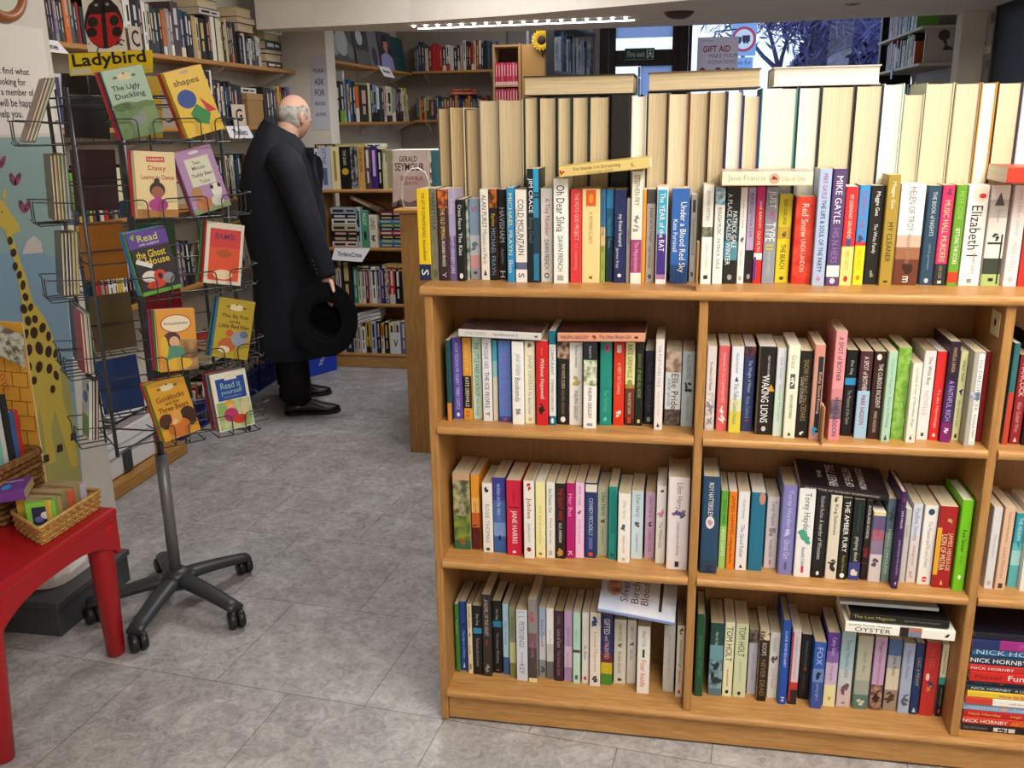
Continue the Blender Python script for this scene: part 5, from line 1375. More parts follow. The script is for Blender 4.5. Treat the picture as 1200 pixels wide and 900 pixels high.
def slim(n, e, uc, z, j, roll, base, label, items=None, t=.0075, w=.108, h=.176, back=.10, pages='w', grp='slim picture books in the revolving rack', hd=HD):
    """j: place in the pocket, 0 at the cage; front cover looks along n."""
    up = (Vector((0, 0, 1)) * math.cos(back) - n * math.sin(back))
    nn = (n * math.cos(back) + Vector((0, 0, 1)) * math.sin(back))
    c, s = math.cos(roll), math.sin(roll)
    u2 = up * c + e * s
    e2 = e * c - up * s
    o = AB + RC + e * (uc) + n * (hd - .004 + j * (t + .0014) + h * math.sin(max(back, 0)) + .004) + Vector((0, 0, z + .004 + abs(s) * w / 2)) - e2 * (w / 2)
    # the foot of a leaning book rests on the wires
    M = frame(o, nn, e2, u2)
    r = make_book('picture_book', t, w, h, base, pages=pages, hard=True, label=label, cat='book', group=grp, M=M, letter=False, rough=.3)
    if items:
        art(r, t / 2, w, h, items)
    return r


EMB = lambda v=.88: [('el', 'd8cfa8', .5, v, .2, .055), ('el', '3a4a2a', .5, v + .045, .03, .012), ('el', '5a6a3a', .28, v, .06, .018), ('el', '5a6a3a', .72, v, .06, .018)]
FRONT = [
 (0, .0, -.19, ['c02a30', 'b83040', '2f3a5e'], '8fb09c', 'slim green duckling picture book, topmost under the yellow name strip', EMB() + [('tx', '2c2c28', 'The Ugly', .46, .72, .68, .1), ('tx', '2c2c28', 'Duckling', .5, .6, .72, .1), ('re', '4f7040~6f9060~14', 0, 0, 1, .47), ('el', '3f5a34~6a8a54~30', .3, .46, .34, .06), ('el', '5f7a48', .75, .45, .26, .05), ('el', '7d8a86', .5, .24, .2, .07), ('el', '7d8a86', .62, .32, .06, .05), ('el', 'b07a40', .69, .31, .04, .015)]),
 (1, .012, .07, ['c23038', 'd0603a', 'dcd8c8'], 'e3cf9c', 'slim cream picture book with dancing girl in pink skirt', [('re', 'c8404a', .3, .84, .74, .92), ('tx', 'f0e0d8', 'Ladybird', .52, .88, .36, .05), ('tx', 'b8303a', 'Daisy', .55, .74, .44, .09), ('tx', 'b8303a', 'Learns to Dance', .55, .61, .8, .07), ('re', 'a8743a', 0, 0, 1, .12), ('el', '2a1a18', .52, .42, .19, .12), ('el', '2a1a18', .52, .55, .07, .05), ('el', '9a5a48', .52, .38, .15, .095), ('el', 'a8388a', .52, .19, .24, .1), ('po', 'a8388a', [(.4, .22), (.64, .22), (.58, .32), (.46, .32)])]),
 (2, .0, -.14, ['2a7ac0', '3a9ad0', '7ab03a'], '1c1622', 'slim black picture book with purple top and haunted house words', [('re', '5a3a9a', 0, .74, 1, 1), ('po', '7ab03a', [(.08, .92), (.2, .97), (.16, .86)]), ('tx', 'c8d060', 'Read', .5, .88, .5, .11), ('tx', 'd8d0e8', 'with Ladybird', .5, .78, .5, .05), ('tx', 'e0c83a', 'the Ghost', .48, .63, .74, .12), ('tx', 'e0c83a', 'House', .6, .51, .6, .11), ('po', 'd8d8d4', [(.04, .52), (.4, .4), (.46, .46), (.1, .58)]), ('el', 'd8d4d0', .3, .28, .2, .09), ('el', 'c83a28', .55, .26, .16, .1), ('el', 'c83a28', .4, .14, .24, .06), ('el', '8a8a90', .75, .2, .14, .09), ('el', '1c1622', .55, .26, .06, .05), ('re', '5a9a3a', 0, 0, 1, .06)]),
 (3, .018, .06, ['a02a6a', 'c02a36', '3a7a3a', 'd8cfa0'], 'd9993a', 'slim orange picture book with oval title and girl in green', [('el', 'b0402a', .5, .77, .4, .15), ('el', 'e8dcc0', .5, .77, .37, .135), ('tx', '4a5a6a', 'Rumpelstiltskin', .5, .77, .62, .06), ('re', 'b08a5a~7a5a3a~30', .56, 0, 1, .5), ('el', '4a2c3a', .36, .52, .22, .12), ('el', 'd8a888', .42, .48, .13, .085), ('el', '4f8a78', .4, .28, .28, .14), ('el', 'd8b03a', .5, .12, .34, .1), ('el', 'd8b03a', .16, .4, .1, .18)]),
 (4, .008, -.17, ['c03038', 'c8a030', '4a9a3a'], 'd19a2c', 'slim golden picture book with three brown bears, lowest in front', EMB(.87) + [('tx', '5a2a14', 'Goldilocks', .5, .7, .74, .09), ('tx', '5a2a14', 'and the', .5, .61, .36, .06), ('tx', '5a2a14', 'Three Bears', .5, .52, .8, .09), ('el', '4a2616', .22, .32, .2, .13), ('el', '3a1e12', .8, .3, .22, .17), ('el', 'c8702a', .5, .16, .3, .16), ('el', 'd89a4a', .5, .36, .14, .12), ('el', 'e0b890', .42, .28, .08, .05)]),
]
SIDE = [
 (0, -.25, ['b02a2e', 'd0602a', 'c8b040'], 'e0b81c', 'slim yellow picture book of coloured shapes on the top tier', [('tx', '4a4420', 'shapes', .48, .8, .66, .12), ('re', 'c8a8a0', .4, .93, .62, .97), ('el', '2f4f9e', .34, .56, .24, .14), ('po', '2f8a48', [(.3, .34), (.52, .46), (.8, .28), (.66, .12), (.36, .2)]), ('po', 'c83040', [(.66, .54), (.98, .3), (.74, .3)])]),
 (1, -.22, ['a02434', '8a6aa8'], 'a884b8', 'slim mauve picture book with teddy bear and panda', [('re', 'd8d8c8', .2, .42, .84, .86), ('el', 'd8d0d0', .5, .94, .14, .025), ('tx', '6a6a68', 'Two', .48, .78, .2, .06), ('tx', '6a6a68', 'Minute', .5, .7, .34, .06), ('tx', '4a4a48', 'Teddy Bear', .54, .58, .56, .07), ('tx', '8a8a86', 'Tales', .55, .48, .28, .06), ('re', '7f9a6a', 0, 0, 1, .08), ('el', 'b08050', .24, .32, .13, .1), ('el', 'c07a4a', .34, .14, .2, .12), ('el', 'e0e0dc', .76, .3, .14, .11), ('el', '2a2a2c', .66, .36, .045, .035), ('el', '2a2a2c', .86, .36, .045, .035), ('el', 'd0d0cc', .7, .14, .16, .09)]),
 (2, .2, ['2a7a3a', '9a1c24', 'b81c2c'], 'dcd4c8', 'slim picture book with red-orange panel in white border', [('re', 'd8502e', .1, .06, .92, .9), ('re', 'c83a3a', .1, .6, .92, .9), ('tx', '6a2a5a', 'BAMBI', .5, .78, .52, .1), ('el', 'a8502a', .5, .5, .2, .06), ('el', 'e8d0b0', .5, .16, .26, .08)]),
 (3, .27, ['3a6a60', '2a4a7a', '3a8ac0'], 'b09a34', 'slim olive-gold picture book with red fox and hen', EMB(.86) + [('tx', '4a2a1a', 'The Sly Fox', .5, .7, .74, .08), ('tx', '4a2a1a', 'and the', .5, .62, .3, .05), ('tx', '4a2a1a', 'Little Red Hen', .5, .54, .84, .07), ('el', 'b05a2a', .38, .22, .24, .12), ('el', 'e0d0b0', .3, .14, .16, .06), ('el', '8a94a8', .68, .34, .22, .13), ('el', 'c0502e', .4, .42, .1, .06), ('el', '5a6a8a', .8, .42, .12, .06)]),
 (4, -.05, ['7a1420', 'b01c28', '2f8a9a', 'c8202c'], 'dfe4d4', 'slim white picture book with blue title panel, lowest on this side', [('re', '24449a', .12, .52, .92, .9), ('re', 'e0dcd0', .38, .86, .72, .96), ('tx', '8ac0b8', 'Read it', .52, .77, .56, .11), ('tx', '8ac0b8', 'yourself', .52, .65, .6, .1), ('tx', '8aa0d8', 'with Ladybird', .52, .57, .5, .04), ('re', '8ab06a~c8d0a0~24', .04, .02, .97, .5), ('el', 'd8a42a', .4, .46, .13, .06), ('el', 'e0b090', .42, .4, .1, .05), ('el', 'b8306a', .4, .26, .2, .12), ('el', 'c83a2a', .62, .16, .2, .08), ('el', 'd8c8a0', .8, .34, .1, .14)]),
]
CN = {'c02a30': 'red', 'b83040': 'crimson', '2f3a5e': 'navy', 'c23038': 'red', 'd0603a': 'orange', 'dcd8c8': 'ivory', '2a7ac0': 'blue', '3a9ad0': 'sky-blue', '7ab03a': 'green', 'a02a6a': 'magenta', 'c02a36': 'red', '3a7a3a': 'green', 'd8cfa0': 'cream', 'c03038': 'red', 'c8a030': 'ochre', '4a9a3a': 'green',
      'b02a2e': 'red', 'd0602a': 'orange', 'c8b040': 'yellow', 'a02434': 'red', '8a6aa8': 'lilac', '2a7a3a': 'green', '9a1c24': 'dark red', 'b81c2c': 'red', '3a6a60': 'teal', '2a4a7a': 'navy', '3a8ac0': 'blue', '7a1420': 'maroon', 'b01c28': 'red', '2f8a9a': 'teal', 'c8202c': 'scarlet'}
SHORT = {0: ('duckling', 'coloured shapes'), 1: ('dancing girl', 'teddy bear'), 2: ('haunted house', 'red-orange panel'), 3: ('oval title', 'fox and hen'), 4: ('three bears', 'blue title panel')}
LN_ = Matrix.Rotation(-PI / 2, 3, 'Z') @ FN      # normal of the face that looks towards the near wall
LE = Vector((-LN_.y, LN_.x, 0))
for tier, du, roll, under, base, lab, items in FRONT:
    uc = -.029 + du
    z = TIERS[tier]
    pocket(FN, FE, -.027, z, HD, len(under) + 1)
    for j, c in enumerate(under):
        slim(FN, FE, uc - .003 * (len(under) - j), z, j, roll + .012 * (j % 2), c, f'slim {CN[c]} picture book, {ordinal(len(under) - j)} behind the {SHORT[tier][0]} one', pages='w')
    slim(FN, FE, uc, z, len(under), roll, base, lab, items)
for tier, roll, under, base, lab, items in SIDE:
    uc = .138
    z = TIERS[tier]
    pocket(FN, FE, .138, z, HD, len(under) + 1)
    for j, c in enumerate(under):
        slim(FN, FE, uc - .003 * (len(under) - j), z, j, roll + .012 * (j % 2), c, f'slim {CN[c]} picture book, {ordinal(len(under) - j)} behind the {SHORT[tier][1]} one')
    slim(FN, FE, uc, z, len(under), roll, base, lab, items)
LEFT = [
 (0, .03, .0, [('5f6a40', 'mossy'), ('8f8a68', 'sand-coloured'), ('74402c', 'rust-backed')], .42),
 (1, .03, .02, [('6a86a0', 'grey-blue'), ('6a7454~a09c7c~40', 'sage patterned'), ('747c3c', 'olive'), ('a88428', 'mustard'), ('644a28', 'brown')], .06),
 (2, .03, -.03, [('9a925c', 'straw'), ('a8a034', 'yellow-green'), ('2f3050', 'navy'), ('8a6a3a~3a3a5a~40', 'blotched'), ('5a4a3a', 'umber')], .1),
 (3, .03, 0, [('4a6a5a', 'dark green'), ('d0ccc8', 'white'), ('b03a2a', 'brick')], .05),
 (4, .03, -.06, [('5a3040', 'plum'), ('2a2a48', 'midnight'), ('dfe6e0', 'white garden-picture')], .14),
 (3, -.1, .06, [('2f4f74', 'denim-blue'), ('27405e', 'ink-blue')], .05),
]
for tier, uc, roll, bks, back in LEFT:
    z = TIERS[tier]
    pocket(LN_, LE, uc, z, HU, len(bks) + (6 if back > .3 else 2))
    for j, (c, nm) in enumerate(bks):
        it = [('re', '8fc06a', .1, .05, .9, .4), ('el', '5a8ac8', .5, .7, .3, .1), ('el', '6a5aa0', .8, .88, .14, .07)] if 'garden' in nm else None
        slim(LN_, LE, uc, z, j, roll, c, f'slim {nm} picture book in the {ordinal(tier + 1)} tier on the wall-facing side of the rack', it, back=back, hd=HU)
for tier in (1, 4, 0):
    pass
BN = -FN
BE = -FE
REAR = [(0, .095, '2a2c30', 'charcoal'), (1, .095, '4a3438', 'dark brown'), (2, .095, 'b8762a', 'amber'), (3, .095, '55306a:.25/7a8a30', 'purple and olive'), (4, .095, '24427e', 'deep blue'), (0, -.06, 'c8a83a', 'mustard-backed'), (2, -.06, '4a6a4a', 'moss-green'), (3, -.06, '8c1c28', 'blood-red'), (4, -.06, '3f4a38', 'bottle-green')]
for tier, uc, c, nm in REAR:
    pocket(BN, BE, uc, TIERS[tier], HD, 1)
    slim(BN, BE, uc, TIERS[tier], 0, .03 * (tier - 2), c.split(':')[0] if ':' not in c else '6a5a3a', f'slim {nm} picture book seen from behind in the {ordinal(tier + 1)} tier of the rack', h=.18, w=.125)

SIDE_N = Matrix.Rotation(PI / 2, 3, 'Z') @ FN
SIDE_E = Vector((-SIDE_N.y, SIDE_N.x, 0))
for tier in range(5):
    pocket(SIDE_N, SIDE_E, -.085, TIERS[tier], HU)

# the name strip and the beetle card on top of the rack
sn = Vector((.16, -.987, 0))
se = Vector((.987, .16, 0))
sp = Vector((AX, AY - .01, 0))


def osign(x, y, d=0.0):
    return onplane(x, y, sp, sn) + sn * d


t = thing('name_strip', 'yellow plastic strip with black lettering on top of the revolving rack', 'sign', (0, 0, 0))
q = [osign(80, 63), osign(178, 58.5), osign(179, 85), osign(82, 89)]
mb = MB()
mb.face(q[::-1], mat('dcc21a', .35))
mb.face([p - sn * .003 for p in q], mat('dcc21a', .35))
for i in range(4):
    a, b = q[i], q[(i + 1) % 4]
    mb.face([a, b, b - sn * .003, a - sn * .003], mat('dcc21a', .35))
mb.build('strip', t)
mb = MB()
c = osign(128, 70.5)
ln = (osign(171, 67) - osign(85, 73))
put_text(mb, 'Ladybird', mat('1c1a14', .5), c, ln.normalized(), sn.cross(ln.normalized()), ln.length, .043, bold=.02, lift=.001)
mb.face([osign(84, 81, .0012), osign(84, 88, .0012), osign(110, 86, .0012), osign(104, 79, .0012)], mat('cfc8a8', .4))
mb.face([osign(150, 79, .0012), osign(152, 84, .0012), osign(178, 82, .0012), osign(176, 78, .0012)], mat('c8b85a', .4))
mb.build('lettering', t)
mb = MB()
for px in (100, 160):
    a = osign(px, 80, -.005)
    mb.tube([a, Vector((a.x, a.y, 1.595))], .002, WIRE, 6)
mb.build('wire_stand', t)

t = thing('beetle_card', 'white card with red and black ladybird above the yellow strip', 'sign', (0, 0, 0))
q = [osign(94, -8, -.002), osign(139, -12, -.002), osign(149, 60.5, -.002), osign(103, 61, -.002)]
mb = MB()
mb.face(q[::-1], mat('ddd8cc', .5))
mb.face([p - sn * .002 for p in q], mat('ddd8cc', .5))
for i in range(4):
    a, b = q[i], q[(i + 1) % 4]
    mb.face([a, b, b - sn * .002, a - sn * .002], mat('ddd8cc', .5))
mb.build('card', t)
mb = MB()


def pell(cx, cy, rx, ry, rot, m, d):
    mb.face([osign(cx + p, cy + q_, d) for p, q_ in ell(rx, -ry, n=28, rot=rot)][::1], m)


BK2, RD2 = mat('17130f', .5), mat('b01a20', .5)
pell(121.5, 28, 22.6, 29, -.12, BK2, -.001)
pell(122.6, 32, 21.2, 24, -.12, RD2, .000)
mb.face([osign(x, y, .001) for x, y in [(117.5, 6), (122.5, 5), (127, 56), (122, 56.4)]], BK2)
mb.face([osign(x, y, .001) for x, y in [(100.5, 17), (104, 6), (112, -1), (121, -2), (130, 0), (138, 8), (141, 15), (131, 14), (121, 16), (110, 17)]], BK2)
for (x, y, a, b) in ((109, 26, 6, 6), (108, 38, 6, 5.5), (134, 24, 5.5, 6), (137, 37, 5.5, 6)):
    pell(x, y, a, b, .2, BK2, .0015)
for (x, y) in ((113, 6), (126, 5)):
    pell(x, y, 2.3, 1.8, 0, mat('8a8a88', .5), .002)
for p_ in ([(112, 1), (106, -3)], [(124, 0), (129, -4)], [(116, 54), (114, 61)], [(138, 50), (144, 53)], [(136, 53), (142, 46), (146, 48)]):
    mb.tube([osign(x, y, .0015) for x, y in p_], .0016, BK2, 4)
rr = random.Random(9)
for _ in range(22):
    x, y = rr.uniform(98, 146), rr.uniform(-5, 60)
    if ((x - 121.5) / 24) ** 2 + ((y - 28) / 31) ** 2 > 1:
        pell(x, y, 1.1, .8, 0, mat('6a6450', .5), .0005)
mb.build('beetle_print', t)
# ------------------------------------------------------------------ shelves along the side wall
OAK_Y = grain_mat('oak_wall_shelf', 'a06f35', 'bd8b4c', (14, 1.2, 14))
WHT = mat('cfcac2', .5)
SX = -1.85


def wall_shelf(z, y0, y1, label, m=None, name='wall_shelf'):
    t = thing(name, label, 'shelf', (WX, y0, z), group=None)
    mb = MB()
    mb.box((.002, 0, -.022), (SX - WX, y1 - y0, 0), m or OAK_Y, .004)
    mb.build('board', t)
    n = max(2, int((y1 - y0) / .75) + 1)
    for i in range(n):
        y = .12 + (y1 - y0 - .24) * i / (n - 1)
        mb = MB()
        a = [(.002, 0), (.185, 0), (.18, -.012), (.03, -.085), (.002, -.11)]
        rows = [[(x, y + s, zz - .0225) for x, zz in a] for s in (-.008, .008)]
        mb.grid(rows, WHT, closed=True, smooth=False, caps=True)
        mb.build('bracket', t)
    return t


SHELVES = [(2.005, 1.2, 1.78, 'uppermost'), (1.846, 1.19, 3.74, 'top'), (1.516, 1.19, 3.74, 'second'), (1.131, 1.19, 3.74, 'third'), (.743, 1.19, 3.74, 'fourth')]
wall_shelf(2.005 + .09, 1.2, 1.78, 'short uppermost oak shelf on the side wall behind the revolving rack')
for z, y0, y1, nm in SHELVES[1:]:
    wall_shelf(z, y0, y1, f'{nm} long oak shelf of thrillers on the side wall')
wall_shelf(.30, 2.3, 3.74, 'low black shelf near the floor along the side wall', mat('1d1b1b', .5))

PAL = [('19191d', 'black', 9), ('22242e', 'blue-black', 4), ('2b2a2a', 'charcoal', 5), ('e2dfda', 'white', 5), ('c8c6c2', 'pale grey', 3), ('3a2c28', 'brown', 3), ('8f8d8b', 'grey', 2), ('1f3a52', 'navy', 3), ('c8682a', 'orange', 1), ('8a2028', 'maroon', 2), ('b82a2e', 'red', 1), ('2f5a68', 'teal', 2), ('c7b48c', 'tan', 2), ('6fae2c', 'lime', 1), ('d2b03a', 'yellow', 1), ('4a4a52', 'slate', 3), ('7a6a9a', 'violet', 1), ('d8cfb0', 'cream', 3)]
PW = [p for p in PAL for _ in range(p[2])]
DARKW = [p for p in PW if p[1] not in ('white', 'pale grey', 'cream', 'lime')]


def contrast(c):
    r = lin(c)
    return '2a2a2e' if sum(r) > .9 else ('d8d4cc', 'c8b070', 'c0c4cc', 'c8a0a0')[int(sum(r) * 1000) % 4]


def run(n0, origin, ang, length, where, group, seed, h=(.195, .235), t=(.018, .04), d=.14, pal=PW, fixed=None, kind='hardback_book', hard=True, cat='book', pages='t', start=1, skipgap=0.0):
    """Books side by side along a line; the spines look to the right-hand side of the line of travel."""
    rr = random.Random(seed)
    M0 = Matrix.Translation(origin) @ Matrix.Rotation(ang, 4, 'Z')
    x = 0
    i = 0
    while True:
        if fixed and i < len(fixed):
            tt, hh, c, nm = fixed[i]
        else:
            tt = rr.uniform(*t)
            hh = rr.uniform(*h)
            c, nm, _ = rr.choice(pal)
        if x + tt > length:
            break
        tx = []
        if rr.random() < .75:
            k = contrast(c)
            a = rr.uniform(.06, .2)
            b = a + rr.uniform(.25, .4)
            tx = [('@r', k, a, b, .45), ('@r', k, b + .06, min(.92, b + .06 + rr.uniform(.15, .3)), .3)]
        base = c
        if rr.random() < .3:
            c2 = rr.choice(pal)[0]
            e = rr.uniform(.6, .85)
            base = f'{c}:{e:.2f}/{c2}'
        make_book(kind, tt - .0006, d, hh, base, pages=pages, hard=hard, texts=tx, label=nm, cat=cat, group=group, M=M0 @ Matrix.Translation((x + tt / 2, rr.uniform(0, .008), .0004)), rough=.42, series=(('run', where), nm + ' book, {} from ' + where))
        x += tt
        if skipgap and rr.random() < skipgap:
            x += rr.uniform(.02, .06)
        i += 1
    return start + i


G = 'hardbacks on the side wall shelves'
BXX = SX - .022
fx1 = [(.03, .2, '2b2a2a', 'charcoal'), (.03, .21, '22242e', 'blue-black'), (.028, .2, 'c7b48c', 'tan'), (.03, .2, '19191d', 'black')]
run(0, (BXX - .02, 1.24, 2.005 + .09), PI / 2, .5, 'the near end on the uppermost wall shelf', G, 5, h=(.16, .2), d=.13)
run(0, (BXX, 1.22, 1.846), PI / 2, .66, 'the near end on the top wall shelf', G, 11, h=(.14, .2), pal=DARKW)
fx = [(.06, .24, 'd2cec8', 'broad white'), (.045, .235, 'dcd8d2', 'white'), (.05, .22, '141416', 'black'), (.032, .225, '2a2a2c', 'charcoal'), (.03, .22, 'dad6ce', 'white'), (.034, .215, 'b4b0aa', 'grey'), (.036, .21, '2c2a2c', 'dark'), (.034, .2, '233844', 'slate-blue'), (.032, .205, '1c1c20', 'black'), (.03, .2, 'b8602c', 'orange'), (.04, .21, '8a8884', 'grey'), (.03, .2, '6e6c74', 'steel-grey'), (.07, .25, '4a3a40', 'broad plum-brown'), (.04, .22, '1e4660', 'teal-blue'), (.035, .215, '26364a', 'navy'), (.04, .2, '1a1a1c', 'black'), (.034, .205, 'a89470', 'tan'), (.034, .2, 'c2b08a', 'buff'), (.07, .2, '221e1e', 'broad black')]
n = run(0, (BXX, 1.90, 1.846), PI / 2, 1.13, 'the letter C card on the top wall shelf', G, 12, fixed=fx)
run(0, (BXX, 3.04, 1.846), PI / 2, .3, 'the pile end on the top wall shelf', G, 13, h=(.14, .17), pal=[p for p in PAL if p[1] in ('black', 'dark brown', 'pale grey', 'slate', 'charcoal')])
# lying piles at the far end and on top
def pile(x, y, z, n, where, seed, L=(.19, .23), th=(.025, .05), ang=PI / 2, group=G, pal=PAL, d=.15, fore=0.0, kind='hardback_book', start=1, pages='t', hard=True):
    rr = random.Random(seed)
    for i in range(n):
        c, nm, _ = rr.choice(pal)
        tt, LL = rr.uniform(*th), rr.uniform(*L)
        M0 = Matrix.Translation((x, y, z)) @ Matrix.Rotation(ang + rr.uniform(-.05, .05), 4, 'Z')
        k = contrast(c)
        tx = [('@r', k, .1, .5, .5), ('@r', k, .58, .85, .35)]
        if rr.random() < fore:
            M = M0 @ Matrix(((0, 0, 1, 0), (0, -1, 0, d), (1, 0, 0, tt / 2), (0, 0, 0, 1)))
        else:
            M = M0 @ Matrix(((0, 0, -1, LL), (0, 1, 0, 0), (1, 0, 0, tt / 2), (0, 0, 0, 1)))
        make_book(kind, tt - .0006, d, LL, c, pages=pages, hard=hard, texts=tx, label=nm, cat='book', group=group, M=M, series=(('pile', where), nm + ' book, {} up in the pile ' + where))
        z += tt
    return z


z = pile(BXX, 3.38, 1.846, 7, 'ending the top wall shelf', 21, fore=.5)
pile(BXX, 2.62, 1.846 + .222, 2, 'over dark books on the top wall shelf', 22, fore=.2)
pile(BXX, 3.05, 1.846 + .172, 3, 'over white books on the top wall shelf', 23, fore=.5)
fx = [(.03, .24, 'd8d4d0', 'white'), (.034, .235, '1a1a1c', 'black'), (.03, .2, '2a2a2c', 'dark'), (.03, .22, 'e0dcd6', 'white'), (.03, .215, '222226', 'black'), (.026, .21, 'dcd8d0', 'white'), (.03, .215, 'a86a6a', 'dusky red'), (.03, .21, '1c1c20', 'black'), (.024, .22, 'c08a2c', 'amber'), (.028, .215, '8a8a3a', 'olive'), (.075, .275, '141216', 'broad tall black'), (.016, .28, 'e4e2de', 'thin tall white'), (.05, .23, '2c2c2e', 'broad black white-lettered'), (.05, .235, '1b1b1f', 'broad black')]
run(0, (BXX, 1.50, 1.516), PI / 2, .52, 'the near end on the second wall shelf', G, 31, h=(.17, .22))
run(0, (BXX, 2.30, 1.516), PI / 2, .62, 'the letter G card on the second wall shelf', G, 32, fixed=fx)
run(0, (BXX, 2.925, 1.516), PI / 2, .12, 'the tan box on the second wall shelf', G, 33, fixed=[(.05, .22, '1b1b1f', 'broad black'), (.05, .215, '26242a', 'broad dark')])
t = thing('cardboard_box', 'tan cardboard box under a white book on the second wall shelf behind the man', 'box', (-1.995, 3.06, 1.5165))
mb = MB(); mb.box((0, 0, 0), (.13, .2, .175), mat('a07c4c', .7), .003); mb.build('carton', t)
mb = MB(); mb.box((-.003, -.003, .14), (.133, .203, .1765), mat('a8845a', .7), .003); mb.build('lid', t)
pile(BXX - .02, 3.05, 1.5165 + .177, 1, 'on the tan box', 35, L=(.2, .21), th=(.03, .032), fore=0, pal=[('d8d2c8', 'white', 1)], d=.11)
run(0, (BXX, 3.30, 1.516), PI / 2, .4, 'the far side of the tan box on the second wall shelf', G, 34, pal=DARKW)
fx = [(.02, .21, 'd8dcd0', 'white'), (.03, .215, '62a81e', 'lime green'), (.026, .2, '2a2a2c', 'dark'), (.03, .205, 'dcdad4', 'white'), (.03, .21, '1e1e22', 'black'), (.03, .205, '18181c', 'black'), (.03, .21, 'c4c0ba', 'grey'), (.03, .2, '2c2a2c', 'charcoal')]
run(0, (BXX, 1.24, 1.131), PI / 2, .95, 'the near end on the third wall shelf', G, 41)
run(0, (BXX, 2.42, 1.131), PI / 2, 1.28, 'the white one before the lime on the third wall shelf', G, 42, fixed=fx)
run(0, (BXX, 1.24, .743), PI / 2, 1.1, 'the near end on the fourth wall shelf', G, 51)
n = run(0, (BXX, 2.62, .743), PI / 2, 1.08, 'the rack side on the far fourth wall shelf', G, 52, h=(.18, .21), t=(.016, .026), pal=[p for p in PAL if p[1] in ('white', 'pale grey', 'black', 'charcoal', 'cream', 'grey')])
pile(BXX, 2.66, .743 + .213, 3, 'over spines on the fourth wall shelf', 53, th=(.02, .03), d=.13)
pile(BXX, 2.36, .30, 4, 'beside the rack on the low black shelf', 61, fore=.8, pal=[p for p in PAL if p[1] in ('red', 'tan', 'cream', 'grey')])
pile(BXX, 2.62, .30, 4, 'beneath the fox book on the low black shelf', 62, fore=.8, pal=[p for p in PAL if p[1] in ('red', 'tan', 'cream', 'grey')])
pile(BXX, 2.9, .30, 3, 'behind the man on the low black shelf', 63, fore=.8, pal=[p for p in PAL if p[1] in ('tan', 'cream', 'dark brown')])

# shelf cards
def card(name, label, q, txt, th=.02, m='e6e2e8', hh=.6, up=None, col='1c1c20', group=None, wf=.8):
    """q: four points, lower-near, lower-far, upper-far, upper-near, as seen from the front."""
    q = [Vector(p) for p in q]
    t = thing(name, label, 'sign', q[0], group=group)
    o = q[0]
    n = (q[1] - q[0]).cross(q[3] - q[0]).normalized()
    mb = MB()
    mb.face([p - o for p in q], mat(m, .6))
    mb.face([p - o - n * .0012 for p in reversed(q)], mat(m, .6))
    for i in range(4):
        a, b = q[i] - o, q[(i + 1) % 4] - o
        mb.face([b, a, a - n * .0012, b - n * .0012], mat(m, .6))
    mb.build('card', t)
    mb = MB()
    xa = (q[1] - q[0])
    w = xa.length
    xa.normalize()
    ya = n.cross(xa)
    h = (q[3] - q[0]).dot(ya)
    c = sum(q, Vector()) / 4 - o
    lines = txt if isinstance(txt, list) else [txt]
    for i, s in enumerate(lines):
        put_text(mb, s, mat(col, .6), c + ya * (h * hh * ((len(lines) - 1) / 2 - i) / max(1, len(lines)) * 1.2), xa, ya, w * wf, h * hh / len(lines), bold=.015, lift=.0012)
    mb.build('lettering', t)
    return t


cx = SX - .0085
card('letter_card', 'tan card with black letter C on the top wall shelf', [(cx + .004, 1.93, 1.848), (cx + .004, 2.03, 1.848), (cx + .001, 2.03, 1.95), (cx + .001, 1.93, 1.95)], 'C', m='b8a898', wf=.6, hh=.7)
card('letter_card', 'pinkish card with black letter G on the second wall shelf', [(cx + .004, 2.84, 1.518), (cx + .004, 3.0, 1.518), (cx + .001, 3.0, 1.63), (cx + .001, 2.84, 1.63)], 'G', m='d8c4b0', wf=.5, hh=.6)
card('shelf_label', 'white Thrillers label hung from the second wall shelf', [(cx + .03, 2.74, 1.452), (cx + .03, 3.03, 1.448), (cx + .0095, 3.0, 1.516), (cx + .0095, 2.74, 1.516)], 'Thrillers', m='e8e6ee', wf=.6, hh=.5)
card('shelf_label', 'white crime label hung from the near end of the top wall shelf', [(cx + .024, 1.17, 1.80), (cx + .024, 1.46, 1.80), (cx + .0095, 1.42, 1.846), (cx + .0095, 1.17, 1.846)], 'Sci-Crime', m='e6e2ea', wf=.8, hh=.5)
card('shelf_label', 'small white card standing under the top wall shelf', [(cx - .01, 2.22, 1.70), (cx - .01, 2.44, 1.70), (cx - .01, 2.44, 1.76), (cx - .01, 2.22, 1.76)], 'History', m='cfc4b8', wf=.5, hh=.3)
card('price_card', 'blank white card on the third wall shelf by the lime green book', [(cx + .004, 2.66, 1.133), (cx + .004, 2.72, 1.133), (cx + .001, 2.72, 1.22), (cx + .001, 2.66, 1.22)], '.', m='e2dedc', wf=.05, hh=.05)

# boxed set with a white frame on the second wall shelf
t = thing('boxed_set', 'violet boxed set in a white frame on the second wall shelf behind the wall notice', 'boxed set', (SX - .05, 1.30, 1.517))
mb = MB()
mb.box((-.03, 0, 0), (.03, .16, .21), mat('cfcbd2', .4), .008)
mb.build('case', t)
mb = MB()
mb.box((.0302, .015, .015), (.032, .12, .195), mat('3a3160', .4))
mb.box((.0322, .13, .01), (.034, .136, .2), mat('e8e6ec', .4))
for k in range(1, 4):
    mb.box((.0322, .018, .015 + .045 * k), (.0326, .117, .018 + .045 * k), mat('241f40', .4))
mb.build('front_panel', t)

